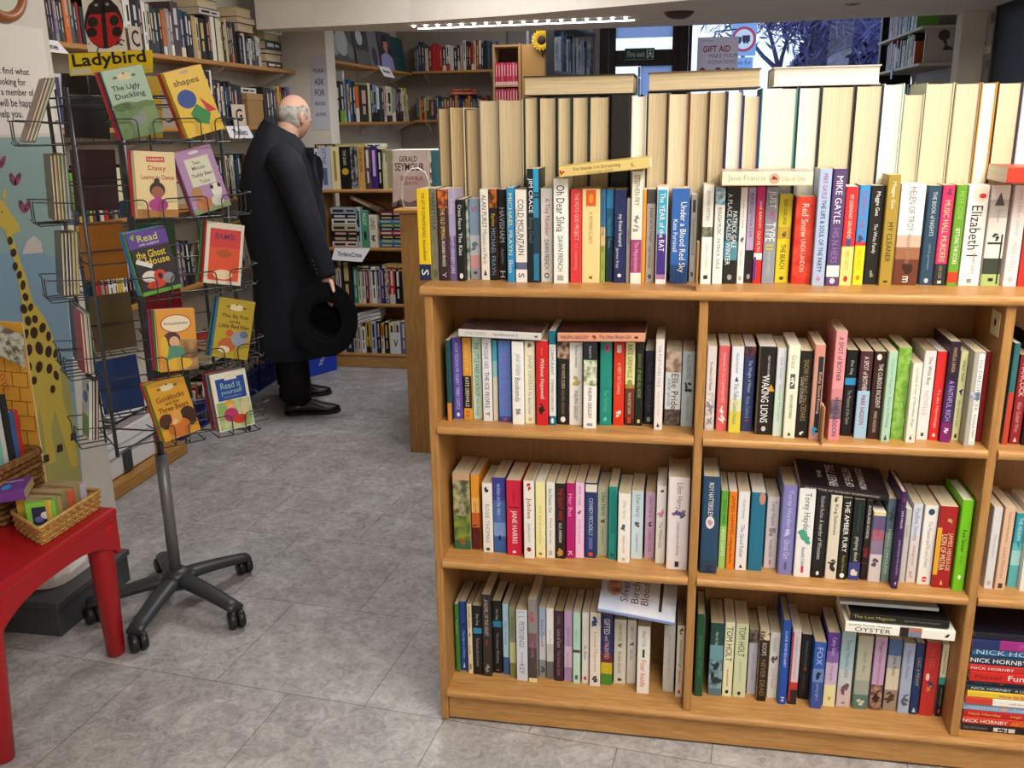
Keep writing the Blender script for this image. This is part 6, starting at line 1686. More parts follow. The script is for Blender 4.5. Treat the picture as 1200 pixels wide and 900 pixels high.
# ------------------------------------------------------------------ low white cupboard, plinth and crates along the side wall
t = thing('white_cupboard', 'low white cupboard with grooved front on an oak plinth by the side wall', 'cupboard', (WX, 1.2, 0))
mb = MB()
mb.box((.003, .005, .065), (.285, .42, .27), mat('dfe0e4', .45), .006)
mb.build('body', t)
mb = MB()
mb.box((.2855, .01, .16), (.295, .415, .265), mat('e4e5ea', .4), .004)
mb.box((.2955, .03, .205), (.2985, .395, .212), mat('c4c6cc', .4))
mb.build('drawer', t)
mb = MB()
mb.box((.2855, .17, .066), (.292, .23, .155), mat('3a3a3c', .5))
mb.build('dark_upright', t)
mb = MB()
mb.box((.003, -.03, .001), (.33, .62, .06), OAK_Y, .006)
mb.build('plinth', t)
for i, (c, nm) in enumerate((('e4d8dc', 'pink-white'), ('d8d8e0', 'white'), ('2f2f3a', 'dark'), ('e0dce4', 'lilac-white'))):
    M = Matrix.Translation((-1.9 + .01 * i, 1.28 + .012 * i, .2715 + .016 * i)) @ Matrix.Rotation(PI / 2, 4, 'Z') @ Matrix(((0, 0, -1, .28), (0, 1, 0, -.12), (1, 0, 0, .0075), (0, 0, 0, 1)))
    make_book('picture_book', .0145, .21, .28, c, pages='w', hard=True, label=f'large flat {nm} book, {ordinal(i + 1)} up on the low white cupboard', cat='book', group='books lying on the white cupboard', M=M)

CRB = mat('1d2c6e', .4)


def crate(y, label, L=.5):
    t = thing('plastic_crate', label, 'crate', (-1.955, y, .001), group='blue plastic crates along the side wall')
    W, H = .19, .15
    mb = MB()
    mb.box((-W / 2, 0, 0), (W / 2, L, .008), CRB)
    mb.build('base', t)

    def lattice(o, e, length, name):
        mb = MB()
        e = Vector(e)
        o = Vector(o)
        up = Vector((0, 0, 1))
        n = e.cross(up) * .003

        def bar(a, b, w):
            d = (b - a).normalized()
            s = d.cross(e.cross(up)).normalized() * w
            mb.grid([[a - s - n, a + s - n, a + s + n, a - s + n], [b - s - n, b + s - n, b + s + n, b - s + n]], CRB, closed=True, smooth=False, caps=True)
        bar(o + up * .006, o + e * length + up * .006, .006)
        bar(o + up * (H - .012), o + e * length + up * (H - .012), .012)
        k = int(length / .022)
        for i in range(k + 1):
            x = length * i / k
            bar(o + e * x + up * .01, o + e * x + up * (H - .02), .0022 if i % 4 else .005)
        for i in range(k):
            x = length * i / k
            if (i // 2) % 2:
                x2 = length * (i + 1) / k
                for zz in (.02, .05, .08):
                    bar(o + e * x + up * zz, o + e * x2 + up * (zz + .03), .0018)
                    bar(o + e * x2 + up * zz, o + e * x + up * (zz + .03), .0018)
        mb.build(name, t)
    lattice((W / 2, 0, 0), (0, 1, 0), L, 'front_lattice')
    lattice((-W / 2, 0, 0), (0, 1, 0), L, 'back_lattice')
    lattice((-W / 2, 0, 0), (1, 0, 0), W, 'end_lattice')
    lattice((-W / 2, L, 0), (1, 0, 0), W, 'end_lattice')
    return t


PC = 'books standing in the blue crates'
for k, (y, nm, short) in enumerate(((1.86, 'nearest the oak plinth', 'near the plinth'), (2.38, 'between the plinth and the man', 'before the man'), (2.90, 'behind the man', 'behind the man'))):
    crate(y, f'dark blue plastic lattice crate of books, {nm}')
    run(0, (-1.875, y + .012, .0095), PI / 2, .47, f'the plinth end in the crate {short}', PC, 70 + k, h=(.17, .21), t=(.018, .03), d=.13, pal=[p for p in PAL if p[1] in ('white', 'cream', 'pale grey', 'black', 'charcoal', 'tan', 'grey', 'maroon')])
    pile(-1.87, y + .04, .222, 2, f'across the crate {short}', 80 + k, th=(.02, .035), d=.13, pal=[p for p in PAL if p[1] in ('cream', 'tan', 'pale grey')], group=PC)

t = thing('blue_carton', 'bright blue printed carton on the floor between the man and the rear bookcase', 'carton', (-1.70, 3.16, 0))
M = Matrix.Rotation(math.radians(62), 4, 'Z')
mb = MB()
mb.box((0, 0, .001), (.27, .10, .21), mat('1f3fb8', .4), .003, M)
mb.build('box', t)
mb = MB()
for (a, b, c, d, col) in ((.0, .15, .16, .2095, 'b8bcc8'),):
    mb.face([M @ Vector(p) for p in ((a, -.0006, b), (c, -.0006, b + .012), (c, -.0006, d), (a, -.0006, d))], mat(col, .4))
for k in range(3):
    mb.face([M @ Vector(p) for p in ((.13 + .028 * k, -.0008, .13), (.145 + .028 * k, -.0008, .13), (.185 + .028 * k, -.0008, .205), (.17 + .028 * k, -.0008, .205))], mat('d8cc9a', .4))
for k in range(4):
    for j in range(2):
        mb.face([M @ Vector(p) for p in ((.12 + .016 * j + .012 * k, -.0008, .06 + .02 * k), (.13 + .016 * j + .012 * k, -.0008, .06 + .02 * k), (.136 + .016 * j + .012 * k, -.0008, .073 + .02 * k), (.126 + .016 * j + .012 * k, -.0008, .073 + .02 * k))], mat('c8ccd8', .4))
mb.build('print', t)

# ------------------------------------------------------------------ the rear thriller bookcase
CY0, CY1, CX0, CX1 = 3.47, 3.72, -1.705, -.5
t = crime = thing('rear_bookcase', 'low oak bookcase of thrillers at the back of the aisle', 'bookcase', (CX0, CY0, 0))
mb = MB(); mb.box((0, .001, 0), (.07, CY1 - CY0, 1.108), OAK_V, .002); mb.build('side_panel', t)
mb = MB(); mb.box((CX1 - CX0 - .022, .001, 0), (CX1 - CX0, CY1 - CY0, 1.108), OAK_V, .002); mb.build('side_panel', t)
for z in (.774, .42):
    shelf_board('shelf', .1005, CX1 - CX0 - .0225, z, -.002, CY1 - CY0 - .008, .022, t)
shelf_board('base_shelf', .1005, CX1 - CX0 - .0225, .095, -.002, CY1 - CY0 - .008, .022, t)
shelf_board('top_board', -.004, CX1 - CX0 + .004, 1.131, -.006, CY1 - CY0, .022, t)
mb = MB(); mb.box((.1005, .004, .002), (CX1 - CX0 - .0225, .02, .072), OAK_H, 0); mb.build('plinth', t)
mb = MB(); mb.box((.1005, CY1 - CY0 - .0075, .03), (CX1 - CX0 - .0225, CY1 - CY0 - .001, 1.108), OAK_B, 0); mb.build('back_panel', t)

RG = 'thrillers in the rear bookcase'


def rear_row(rows, yfoot, z, where, Y=3.485, d=.14):
    prev = None
    for i, (xl, xr, yt, base, look, tx) in enumerate(rows):
        a, b = on(xl, yfoot, 1, Y).x, on(xr, yfoot, 1, Y).x
        if prev is not None:
            a = max(a, prev + .0005)
        prev = b
        h = on((xl + xr) / 2, yt, 1, Y).z - z
        k = contrast(bands(base)[0][0].split('~')[0])
        if not tx:
            tx = [('@r', k, .08, .5, .45), ('@r', k, .58, .85, .3)]
        make_book('paperback_book', b - a - .0006, d, h, base, texts=tx, pages='c', label=f'{look} paperback, {ordinal(i + 1)} from the nib wall on {where}', cat='book', group=RG, M=Matrix.Translation(((a + b) / 2, Y, z + .0004)))


rear_row([(362.5, 370.6, 173, '2e2422', 'dark brown', []), (371, 375.6, 174, 'e2e2e4', 'thin white', []), (376, 389, 172, 'b9c3dc', 'pale blue', [('ICE TRAP', '3a4a6a', .04, .4, .6), ('@r', '5a6a8a', .5, .9, .4)]), (389.4, 399.6, 172, 'e6dbaa', 'cream', [('@r', 'a08a4a', .1, .8, .3)]), (400, 412.2, 172, '1c1a18', 'thick black gold-lettered', [('@o', 'c8a030', .5, .66, .7), ('THE DARK', 'd0c8b8', .08, .44, .5)]), (412.6, 420, 171, 'a8a8ae~26262c~40', 'silver and black', []), (420.6, 428.6, 171, 'c39a58', 'tan', [('DAN BROWN', '3a2a1a', .06, .6, .65)]), (429, 435.8, 172, '2c2a5e~7a5a2a~50', 'indigo and gold', []), (436.2, 443.6, 171, '3c2a72', 'purple', [('@r', 'c8a0e0', .1, .7, .5)]), (444, 449, 175, '1a1a1c', 'black', []), (449.4, 455, 176, '8a8258:.3/c0b888', 'olive', [])], 222, 1.131, 'the rear bookcase top')
rear_row([(419, 424.6, 243, 'a6c2cc', 'pale blue', []), (425, 432.8, 247, '4f9a7c', 'green', [('ALEX', 'd8e8d8', .05, .4, .6), ('@o', '1c3a2a', .55, .8, .5)]), (433.4, 443, 252, 'e2dccc', 'cream white', [('LINES', '2a2a2a', .1, .45, .6), ('@m', '4a4a4a', .5, .9, .5)])], 287, .774, 'the rear second shelf')
rear_row([(388, 391.6, 318, 'c8c0b4', 'thin grey', []), (392, 396.6, 316, 'b8a898', 'thin buff', []), (397, 401, 314, 'cfc8c4', 'slim white', []), (401.6, 414, 303, '2a2220', 'broad dark', []), (415.4, 420, 313, '2f8a80', 'teal', []), (420.4, 424.4, 316, 'd8d8b0', 'cream-green', []), (424.8, 429, 316, 'd8d4d4', 'white', []), (429.4, 433, 316, '7a1c24', 'dark red', []), (433.4, 435.8, 316, 'd8cfc0', 'slim cream', []), (436.2, 442, 313, 'e4e4e8', 'white', []), (442.4, 446.6, 314, 'a89aa0', 'dusky grey', []), (447, 451.4, 314, '26328c', 'blue', []), (451.8, 456.6, 312, '1e2024~c8c8c8~60', 'black and white', []), (457, 463.6, 313, 'c42a2c:.75/cfc8c8', 'red', []), (464, 470.6, 315, '17171b', 'black', []), (471, 477, 314, '2a2c34', 'charcoal', [])], 351.5, .42, 'the rear third shelf')
rear_row([(388, 392, 383, '3a3a3c', 'dark grey', []), (392.4, 398, 382, '1c1c20', 'black', []), (400, 405.4, 383, 'e0dcd8~2a2a2c~40', 'white and black', []), (407, 414.4, 380, '1f3038', 'dark teal', []), (415, 419.6, 380, 'a8a098', 'grey', []), (420, 424, 381, 'c8b8b4', 'pinkish grey', []), (424.4, 429.4, 384, 'e6e4e4', 'white', []), (430, 435.2, 376, 'c8a428:.8/2a2418', 'yellow and black', []), (435.8, 442, 377, 'a8b4cc', 'blue-white', []), (442.6, 447, 376, '1b1b1f', 'black', []), (447.4, 451, 380, 'd87a2a:.4/e0dcd4', 'orange and white', []), (451.4, 456.6, 378, '161619', 'jet black', []), (457, 463.4, 379, 'e0cf9a', 'buff', []), (464, 470, 378, 'c8c8cc', 'pale grey', []), (470.6, 477, 377, '6a6a8a', 'slate blue', [])], 411, .095, 'the rear bottom shelf')
p = on(463.5, 411, 1, 3.47)
card('letter_card', 'pale card with black letter V on the rear bottom shelf', [(p.x - .03, 3.474, .096), (p.x + .035, 3.474, .096), (p.x + .035, 3.478, .235), (p.x - .03, 3.478, .235)], 'V', m='d8d8dc', wf=.45, hh=.35)
p = on(404, 293, 1, 3.455)
card('shelf_label', 'curled white Thrillers/Crime label hung from the rear second shelf', [(p.x - .085, 3.44, .70), (p.x + .115, 3.435, .69), (p.x + .165, 3.466, .772), (p.x - .07, 3.466, .772)], 'Thrillers/Crime', m='eceaf2', wf=.8, hh=.42)


def rear_pile(xl, xr, z, items, where, Y=3.485, d=.13):
    a, b = on(xl, 260, 1, Y).x, on(xr, 260, 1, Y).x
    for i, (th, c, nm) in enumerate(items):
        M = frame(Vector((b + .004 * (i % 3), Y + .003 * (i % 2), z + th / 2 + .0003)), Vector((0, 0, 1)), Vector((0, 1, 0)), Vector((-1, 0, 0)))
        k = contrast(c)
        make_book('paperback_book', th - .0006, d, b - a, c, texts=[('@r', k, .08, .5, .5), ('@r', k, .6, .9, .35)], pages='c', label=f'{nm} paperback, {ordinal(i + 1)} up in the pile {where}', cat='book', group=RG, M=M)
        z += th
    return z


z = rear_pile(388, 418.6, .774, [(.036, 'd9bfc2', 'pinkish white'), (.034, '262a40', 'blue-black'), (.03, '2a2420', 'brown-black'), (.04, 'c8b890', 'buff and black'), (.036, 'd6d6d8', 'white'), (.03, '2c2422', 'dark'), (.038, '98a4b4', 'blue-grey')], 'by the green spine, rear second shelf')
rear_pile(444, 472, .774, [(.026, '2f5f90', 'blue'), (.026, '4a98a4', 'aqua'), (.024, '1c1c20', 'black'), (.026, 'b83428', 'red'), (.022, '22304a', 'navy'), (.024, '2c8458', 'green'), (.024, '3a7ab0', 'azure'), (.022, '1a1a1e', 'jet'), (.024, '6a2428', 'wine')], 'ending the rear second shelf')
# a brown paperback slanting over the piles
a, b = on(409, 235, 1, 3.49), on(443, 251, 1, 3.49)
ex = (b - a).normalized()
dyv = Vector((0, 1, 0))
uz = ex.cross(dyv)
make_book('paperback_book', .024, .12, (b - a).length, '6a5444', texts=[('@r', 'b8a488', .1, .7, .4)], pages='b', label='brown paperback slanting over the piles on the rear second shelf', cat='book', group=RG, M=frame(b + uz * .022, uz, dyv, -ex))
rear_pile(412, 444, .42 + .198, [(.018, 'c8c8c4', 'pale grey'), (.03, '1e1e22', 'black')], 'over spines on the rear third shelf')
rear_pile(448, 474, .42 + .2, [(.026, '8a4a2a', 'chestnut'), (.024, 'a88a50', 'ochre')], 'over the red spine, rear third shelf')
for i in range(3):
    a, b = on(419, 380 - 4.4 * i, 1, 3.50), on(446, 373 - 4.4 * i, 1, 3.50)
    ex = (b - a).normalized()
    uz = ex.cross(Vector((0, 1, 0)))
    make_book('paperback_book', .0185, .12, (b - a).length, 'e2e2e6', pages='w', texts=[('@r', '9a9aa0', .1, .6, .4)], label=f'white paperback, {ordinal(i + 1)} up of three slanting on the rear bottom shelf row', cat='book', group=RG, M=frame(b + uz * .0105, uz, Vector((0, 1, 0)), -ex))
zz = 1.131 + .213
for i, (xl, xr, c, nm) in enumerate(((374, 398, '4a2c40', 'plum'), (399, 432, '8a8a3c~b8b070~20', 'olive mottled'), (433, 450, 'b8c0a8~e0e0dc~20', 'pale mottled'))):
    rear_pile(xl, xr, zz + .013, [(.022, c, nm), (.02, ('2a2c30', '9aa048', 'c8ccc4')[i], ('dark', 'light olive', 'whitish')[i])], f'over the rear top row, {("carton end", "middle", "inner end")[i]}', Y=3.50)

# ------------------------------------------------------------------ the double-sided case whose end panel shows beyond the near bookcase
t = thing('low_bookcase', 'waist-high oak bookcase end panel behind the near bookcase, topped by a standing thriller', 'bookcase', (-.668, 1.97, 0))
mb = MB(); mb.box((0, 0, 0), (.42, .022, 1.13), OAK_V, .003); mb.build('end_panel', t)
mb = MB(); mb.box((0, 1.2, 0), (.42, 1.222, 1.13), OAK_V, .003); mb.build('end_panel', t)
mb = MB(); mb.box((-.022, -.02, 1.1305), (.44, 1.24, 1.15), OAK_Y, .005); mb.build('top_board', t)
for z in (.1, .45, .8):
    mb = MB(); mb.box((.002, .0225, z - .022), (.418, 1.1995, z), OAK_Y, .003); mb.build('shelf', t)
mb = MB(); mb.box((.2, .0225, .101), (.21, 1.1995, 1.128), OAK_B, 0); mb.build('back_panel', t)
LT = 1.1505
# the face-out thriller
q0, q1 = Vector((-.728, 2.06, LT)), Vector((-.556, 2.03, LT))
ge = (q1 - q0).normalized()
gu = Vector((.02, .10, 1)).normalized()
gn = ge.cross(gu).normalized()
gu = gn.cross(ge) * -1 if gn.cross(ge).z < 0 else gn.cross(ge)
Hh, Ww = .246, .174
r = make_book('hardback_book', .032, Ww, Hh, '8a7f7c', board='c9b6b0~b09a96~8', pages='c', hard=True, label='grey-pink thriller standing face-out behind a white wire arch on the end panel', cat='book', group=None, letter=False, M=frame(q0 - gn * .016 + Vector((0, 0, .001)), gn, ge, gu))
art(r, .016, Ww, Hh, [('tx', '3a2c28', 'GERALD', .46, .86, .52, .1), ('tx', '2c2220', 'SEYMOUR', .5, .72, .84, .14), ('tx', '9a4a44', 'DENIABLE', .56, .52, .62, .07), ('tx', '9a4a44', 'DEATH', .52, .43, .42, .07), ('po', '6a5a58', [(0, .06), (.25, .14), (.5, .08), (.8, .16), (1, .1), (1, 0), (0, 0)]), ('po', '2c2628', [(.1, .0), (.2, .12), (.3, 0)])])
t = thing('wire_arch', 'white wire arch standing in front of the face-out thriller', 'wire stand', (-.62, 1.985, LT))
mb = MB()
pts = [on(474, 246, 1, 1.985), on(471, 232, 1, 1.985), on(471.5, 217, 1, 1.985), on(475, 205, 1, 1.985), on(482, 198, 1, 1.985), on(490, 197, 1, 1.985), on(498, 202, 1, 1.985), on(503, 213, 1, 1.985), on(504.5, 228, 1, 1.985), on(505, 244, 1, 1.985)]
pts[0].z = pts[-1].z = LT + .003
mb.tube([p - Vector((-.62, 1.985, LT)) for p in pts], .0028, mat('e8e6e4', .35), 7)
mb.tube([pts[0] - Vector((-.62, 1.985, LT)), pts[-1] - Vector((-.62, 1.985, LT))], .0028, mat('e8e6e4', .35), 7)
mb.build('wire', t)
# books behind it
zb = LT
for i, (th, c, nm) in enumerate(((.045, '3a3a44', 'dark'), (.05, 'b8b0a8', 'grey'), (.05, '6a2a2c', 'brown-red'), (.048, 'd8d4cc', 'ivory'), (.055, 'e6e2da', 'broad white'))):
    M = frame(Vector((-.50, 2.36, zb + th / 2)), Vector((0, 0, 1)), Vector((0, -1, 0)), Vector((-1, 0, 0)))
    M = frame(Vector((-.745 - .003 * i, 2.34, zb + th / 2 + .0002)), Vector((0, 0, 1)), Vector((0, -1, 0)), Vector((1, 0, 0)))
    make_book('hardback_book', th - .0008, .165, .225, c, pages='w', hard=True, label=f'{nm} hardback, {ordinal(i + 1)} up in the lying pile behind the face-out thriller', cat='book', group='hardbacks lying behind the face-out thriller', M=M)
    zb += th
M = frame(Vector((-.55, 2.12, LT + .0005)), Vector((0, -1, 0)), Vector((1, 0, 0)), Vector((0, 0, 1)))
make_book('hardback_book', .03, .16, .245, '3d6f80', pages='c', hard=True, label='plain teal hardback standing face-out beside the wire arch', cat='book', group=None, letter=False, M=M)
M = frame(Vector((-.535, 2.2, LT + .0005)), Vector((0, -1, 0)), Vector((1, 0, 0)), Vector((0, 0, 1)))
make_book('hardback_book', .03, .15, .266, '2a6ab8', pages='w', hard=True, label='blue and white hardback standing behind the plain teal one', cat='book', group=None, letter=False, M=M)

# ------------------------------------------------------------------ the front shop beyond the beam
slab('wall_front', [(-2.0, 7.0), (-.23, 7.0), (-.23, 7.12), (-2.0, 7.12)], 0, 2.6, WALLP)
slab('wall_front_low', [(.58, 7.0), (2.6, 7.0), (2.6, 7.12), (.58, 7.12)], 0, .85, WALLP)
slab('wall_inner', [(-1.929, 6.2), (-.96, 6.2), (-.96, 6.3), (-1.929, 6.3)], 0, 2.6, paint('inner_wall_paint', '9a948c'))
slab('wall_right', [(2.14, -3.6), (2.24, -3.6), (2.24, 3.72), (2.14, 3.72)], 0, 2.6, WALLP)
slab('wall_right_front', [(2.52, 3.72), (2.62, 3.72), (2.62, 7.0), (2.52, 7.0)], 0, 2.6, WALLP)
slab('wall_nib_right', [(2.015, 3.6), (2.139, 3.6), (2.139, 3.72), (2.015, 3.72)], 0, 2.044, BEAMP)
DK = mat('231b1c', .5)
t = bpy.data.objects.new('door_1', None)
COL.objects.link(t)
t.location = (-.225, 7.0, 0)
struct(t)
mb = MB()
for lo, hi in (((0, -.04, 0), (.075, .06, 2.55)), ((.72, -.04, 0), (.80, .06, 2.55)), ((.0755, -.035, 2.48), (.7195, .055, 2.55))):
    mb.box(lo, hi, DK, .004)
mb.build('frame', t)
mb = MB()
for lo, hi in (((.078, 0, .02), (.142, .04, 2.47)), ((.655, 0, .02), (.7198, .04, 2.47)), ((.1425, 0, 2.4), (.6545, .04, 2.47)), ((.1425, 0, 1.99), (.6545, .04, 2.13)), ((.1425, 0, .02), (.6545, .04, .35))):
    mb.box(lo, hi, DK, .003)
mb.build('door_leaf', t)


def glass_mat():
    m = bpy.data.materials.new('window_glass')
    m.use_nodes = True
    nt = m.node_tree
    nt.nodes.remove(nt.nodes['Principled BSDF'])
    tr = nt.nodes.new('ShaderNodeBsdfTransparent')
    gl = nt.nodes.new('ShaderNodeBsdfGlossy')
    gl.inputs['Roughness'].default_value = .02
    mx = nt.nodes.new('ShaderNodeMixShader')
    mx.inputs[0].default_value = .06
    tr.inputs[0].default_value = (.93, .96, 1, 1)
    nt.links.new(tr.outputs[0], mx.inputs[1])
    nt.links.new(gl.outputs[0], mx.inputs[2])
    nt.links.new(mx.outputs[0], nt.nodes['Material Output'].inputs[0])
    return m


GLASS = glass_mat()


def translucent(name, h, f=.6):
    m = bpy.data.materials.new(name)
    m.use_nodes = True
    nt = m.node_tree
    b = nt.nodes['Principled BSDF']
    b.inputs['Base Color'].default_value = (*lin(h), 1)
    b.inputs['Roughness'].default_value = .7
    tr = nt.nodes.new('ShaderNodeBsdfTranslucent')
    tr.inputs['Color'].default_value = (*lin(h), 1)
    mx = nt.nodes.new('ShaderNodeMixShader')
    mx.inputs[0].default_value = f
    nt.links.new(b.outputs[0], mx.inputs[1])
    nt.links.new(tr.outputs[0], mx.inputs[2])
    nt.links.new(mx.outputs[0], nt.nodes['Material Output'].inputs[0])
    return m


PAPER = translucent('poster_paper', 'e8dcde', .7)
FILM = translucent('frosted_film', 'd4e0f8', .85)
mb = MB(); mb.box((.1425, .016, 2.131), (.6545, .022, 2.399), GLASS); mb.build('glass_pane', t)
mb = MB(); mb.box((.1425, .016, .351), (.6545, .022, 1.989), GLASS); mb.build('glass_pane', t)
mb = MB(); mb.box((.1425, .010, 2.235), (.6545, .0155, 2.399), FILM); mb.build('frosted_film', t)
mb = MB(); mb.box((.375, .010, .351), (.6545, .0155, 1.989), FILM); mb.build('frosted_film', t)
mb = MB(); mb.tube([(.36, .03, .36), (.36, .03, 1.985)], .012, mat('8fb6d8', .4), 8); mb.build('glazing_bar', t)
mb = MB(); mb.lathe([(.0001, 0), (.02, .002), (.02, .012), (.0001, .014)], mat('1a1a24', .4), 16, Matrix.Translation((.39, .012, 1.72)) @ Matrix.Rotation(PI / 2, 4, 'X')); mb.build('sucker_knob', t)
w = bpy.data.objects.new('window_1', None); COL.objects.link(w); w.location = (.5755, 7.0, .85); struct(w)
mb = MB()
for lo, hi in (((0, -.03, 0), (.03, .06, 1.7)), ((1.655, -.03, 0), (1.93, .06, 1.7)), ((.0305, -.03, 0), (1.6545, .06, .06)), ((.0305, -.03, 1.64), (1.6545, .06, 1.7))):
    mb.box(lo, hi, DK, .004)
mb.build('window_frame', w)
mb = MB(); mb.box((.0305, .015, .0605), (1.6545, .021, 1.6395), GLASS); mb.build('glass_pane', w)
# fire exit sign
t = thing('exit_sign', 'green and white Fire exit sign on the dark door rail', 'sign', (.002, 6.975, 2.04))
mb = MB(); mb.box((0, -.003, 0), (.272, .004, .104), mat('1d4a3c', .4), .002); mb.build('plate', t)
mb = MB()
WM = mat('dfe8e4', .5)
put_text(mb, 'Fire exit', WM, (.105, -.003, .052), (1, 0, 0), (0, 0, 1), .155, .05, lift=.001)
for lo, hi in (((.2, .014), (.208, .09)), ((.254, .014), (.262, .09)), ((.2, .084), (.262, .09))):
    put_shape(mb, rect(lo[0], lo[1], hi[0], hi[1]), WM, (0, -.003, 0), (1, 0, 0), (0, 0, 1), lift=.001)
put_shape(mb, ell(.007, .007, .232, .078, 10), WM, (0, -.003, 0), (1, 0, 0), (0, 0, 1), lift=.001)
for p in ([(.222, .045), (.24, .045), (.238, .068), (.226, .068)], [(.24, .064), (.252, .054), (.25, .05), (.238, .058)], [(.224, .064), (.213, .054), (.215, .05), (.226, .058)], [(.222, .046), (.214, .02), (.221, .018), (.231, .044)], [(.24, .046), (.25, .03), (.246, .016), (.24, .018), (.243, .03), (.232, .044)]):
    put_shape(mb, p, WM, (0, -.003, 0), (1, 0, 0), (0, 0, 1), lift=.001)
for z in (.002, .1):
    put_shape(mb, rect(.002, z, .27, z + .0025), WM, (0, -.003, 0), (1, 0, 0), (0, 0, 1), lift=.0008)
mb.build('lettering', t)
# charity poster that hangs in the window
t = thing('gift_poster', 'grey Gift Aid poster hanging in the shop window from a sucker hook', 'poster', (.655, 6.93, 1.84))
mb = MB(); mb.box((0, 0, 0), (.36, .002, .375), PAPER); mb.build('sheet', t)
mb = MB()
RR = mat('c03040', .5)
GR = mat('77707a', .5)
put_text(mb, 'GIFT AID', RR, (.17, 0, .275), (1, 0, 0), (0, 0, 1), .24, .055, bold=.02, lift=.001)
put_text(mb, 'MAKE YOUR', GR, (.23, 0, .215), (1, 0, 0), (0, 0, 1), .25, .035, lift=.001)
put_text(mb, 'DONATIONS', GR, (.22, 0, .165), (1, 0, 0), (0, 0, 1), .24, .035, lift=.001)
for x, c, r_ in ((.05, 'c03040', .03), (.19, 'c03848', .03), (.27, '4a444c', .024), (.32, '4a444c', .022)):
    put_shape(mb, ell(r_, r_ * 1.1, x, .085), mat(c, .5), (0, 0, 0), (1, 0, 0), (0, 0, 1), lift=.001)
put_text(mb, 'charity shop', GR, (.09, 0, .345), (1, 0, 0), (0, 0, 1), .1, .014, lift=.001)
mb.build('lettering', t)
mb = MB(); mb.tube([(.15, .002, .376), (.15, .002, .42), (.152, .05, .425), (.34, .05, .44)], .006, mat('8ab4dc', .4), 6); mb.build('sucker_hook', t)

# LED strip and the round fitting under the beam
t = thing('ceiling_light_strip', 'long white LED strip stuck under the beam', 'light strip', (-.971, 3.486, 2.0445)); t['kind'] = 'thing'
mb = MB()
LED = emit_mat('led_light', 'e8f0ff', 6)
mb.box((0, -.005, -.006), (1.25, .005, 0), LED, 0, Matrix.Rotation(-.044, 4, 'Z'))
mb.build('strip', t)
mb = MB()
DOT_EMIT = emit_mat('white_dot_emission', 'ffffff', 14)
for k in range(18):  # row of small emissive boxes set a little way off the strip
    mb.box((.02 + .07 * k, -.165, -.008), (.034 + .07 * k, -.151, 0), DOT_EMIT, 0, Matrix.Rotation(-.044, 4, 'Z'))
mb.build('white_dots', t)
t = thing('ceiling_fitting', 'round brown bowl fitting under the pale beam', 'ceiling fitting', (.52, 3.13, 2.0445)); t['kind'] = 'thing'
mb = MB()
mb.lathe([(.0001, -.034), (.03, -.032), (.055, -.024), (.072, -.01), (.078, 0), (.0001, 0)], mat('4a332c', .45), 28)
mb.build('bowl', t)
t = thing('spotlight', 'small recessed chrome spotlight in the beam near the window side', 'spotlight', (1.36, 3.05, 2.0445))
mb = MB(); mb.lathe([(.022, 0), (.03, -.004), (.036, -.002), (.038, 0)], mat('8a8680', .3, .5, .6), 20); mb.build('ring', t)
mb = MB(); mb.lathe([(.0001, -.001), (.022, -.001)], mat('4a4846', .4), 20); mb.build('lens', t)

# notice strip on the nib
a, b, c_, d_ = on(366, 152, 1, 3.748), on(388, 152, 1, 3.748), on(386, 62, 1, 3.748), on(365, 66, 1, 3.748)
b.x = min(b.x, -1.648); c_.x = min(c_.x, -1.648)
card('wall_notice', 'curling pale blue-white notice on the end of the side wall', [a, b, c_, d_], ['PLEASE', 'ASK', 'FOR', 'BOOKS', '& DVDS'], m='c4c6d4', col='5a5f86', wf=.55, hh=.62)

FG = 'books in the front room'
# its side shelves
for z in (1.93, 1.53):
    t = thing('front_shelf', f'{"upper" if z > 1.8 else "lower"} pale oak shelf along the front room side wall', 'shelf', (-1.929, 3.92, z))
    mb = MB(); mb.box((.001, 0, -.02), (.18, 2.27, 0), OAK_Y, .003); mb.build('board', t)
    for y in (.3, 1.2, 2.0):
        mb = MB(); mb.grid([[(x, y + s, zz - .0205) for x, zz in ((.002, 0), (.17, 0), (.03, -.06), (.002, -.08))] for s in (-.006, .006)], WHT, closed=True, smooth=False, caps=True); mb.build('bracket', t)
    t = thing('front_shelf', f'{"upper" if z > 1.8 else "lower"} pale oak shelf across the front room inner wall', 'shelf', (-1.749, 6.199, z + .012))
    mb = MB(); mb.box((.002, -.2, -.02), (.78, -.001, 0), OAK_H, .003); mb.build('board', t)
    for x in (.1, .68):
        mb = MB(); mb.grid([[(x + s, -yy, zz - .0205) for yy, zz in ((.002, 0), (.17, 0), (.03, -.06), (.002, -.08))] for s in (-.006, .006)], WHT, closed=True, smooth=False, caps=True); mb.build('bracket', t)


def faceout(y, z, w, h, base, label, items, x=-1.79, t_=.02):
    M = frame(Vector((x, y, z + .0005)), Vector((1, 0, .12)).normalized(), Vector((0, 1, 0)), Vector((-.12, 0, 1)).normalized())
    r = make_book('hardback_book', t_, w, h, base, pages='c', hard=True, label=label, cat='book', group=None, letter=False, M=M)
    art(r, t_ / 2, w, h, items)


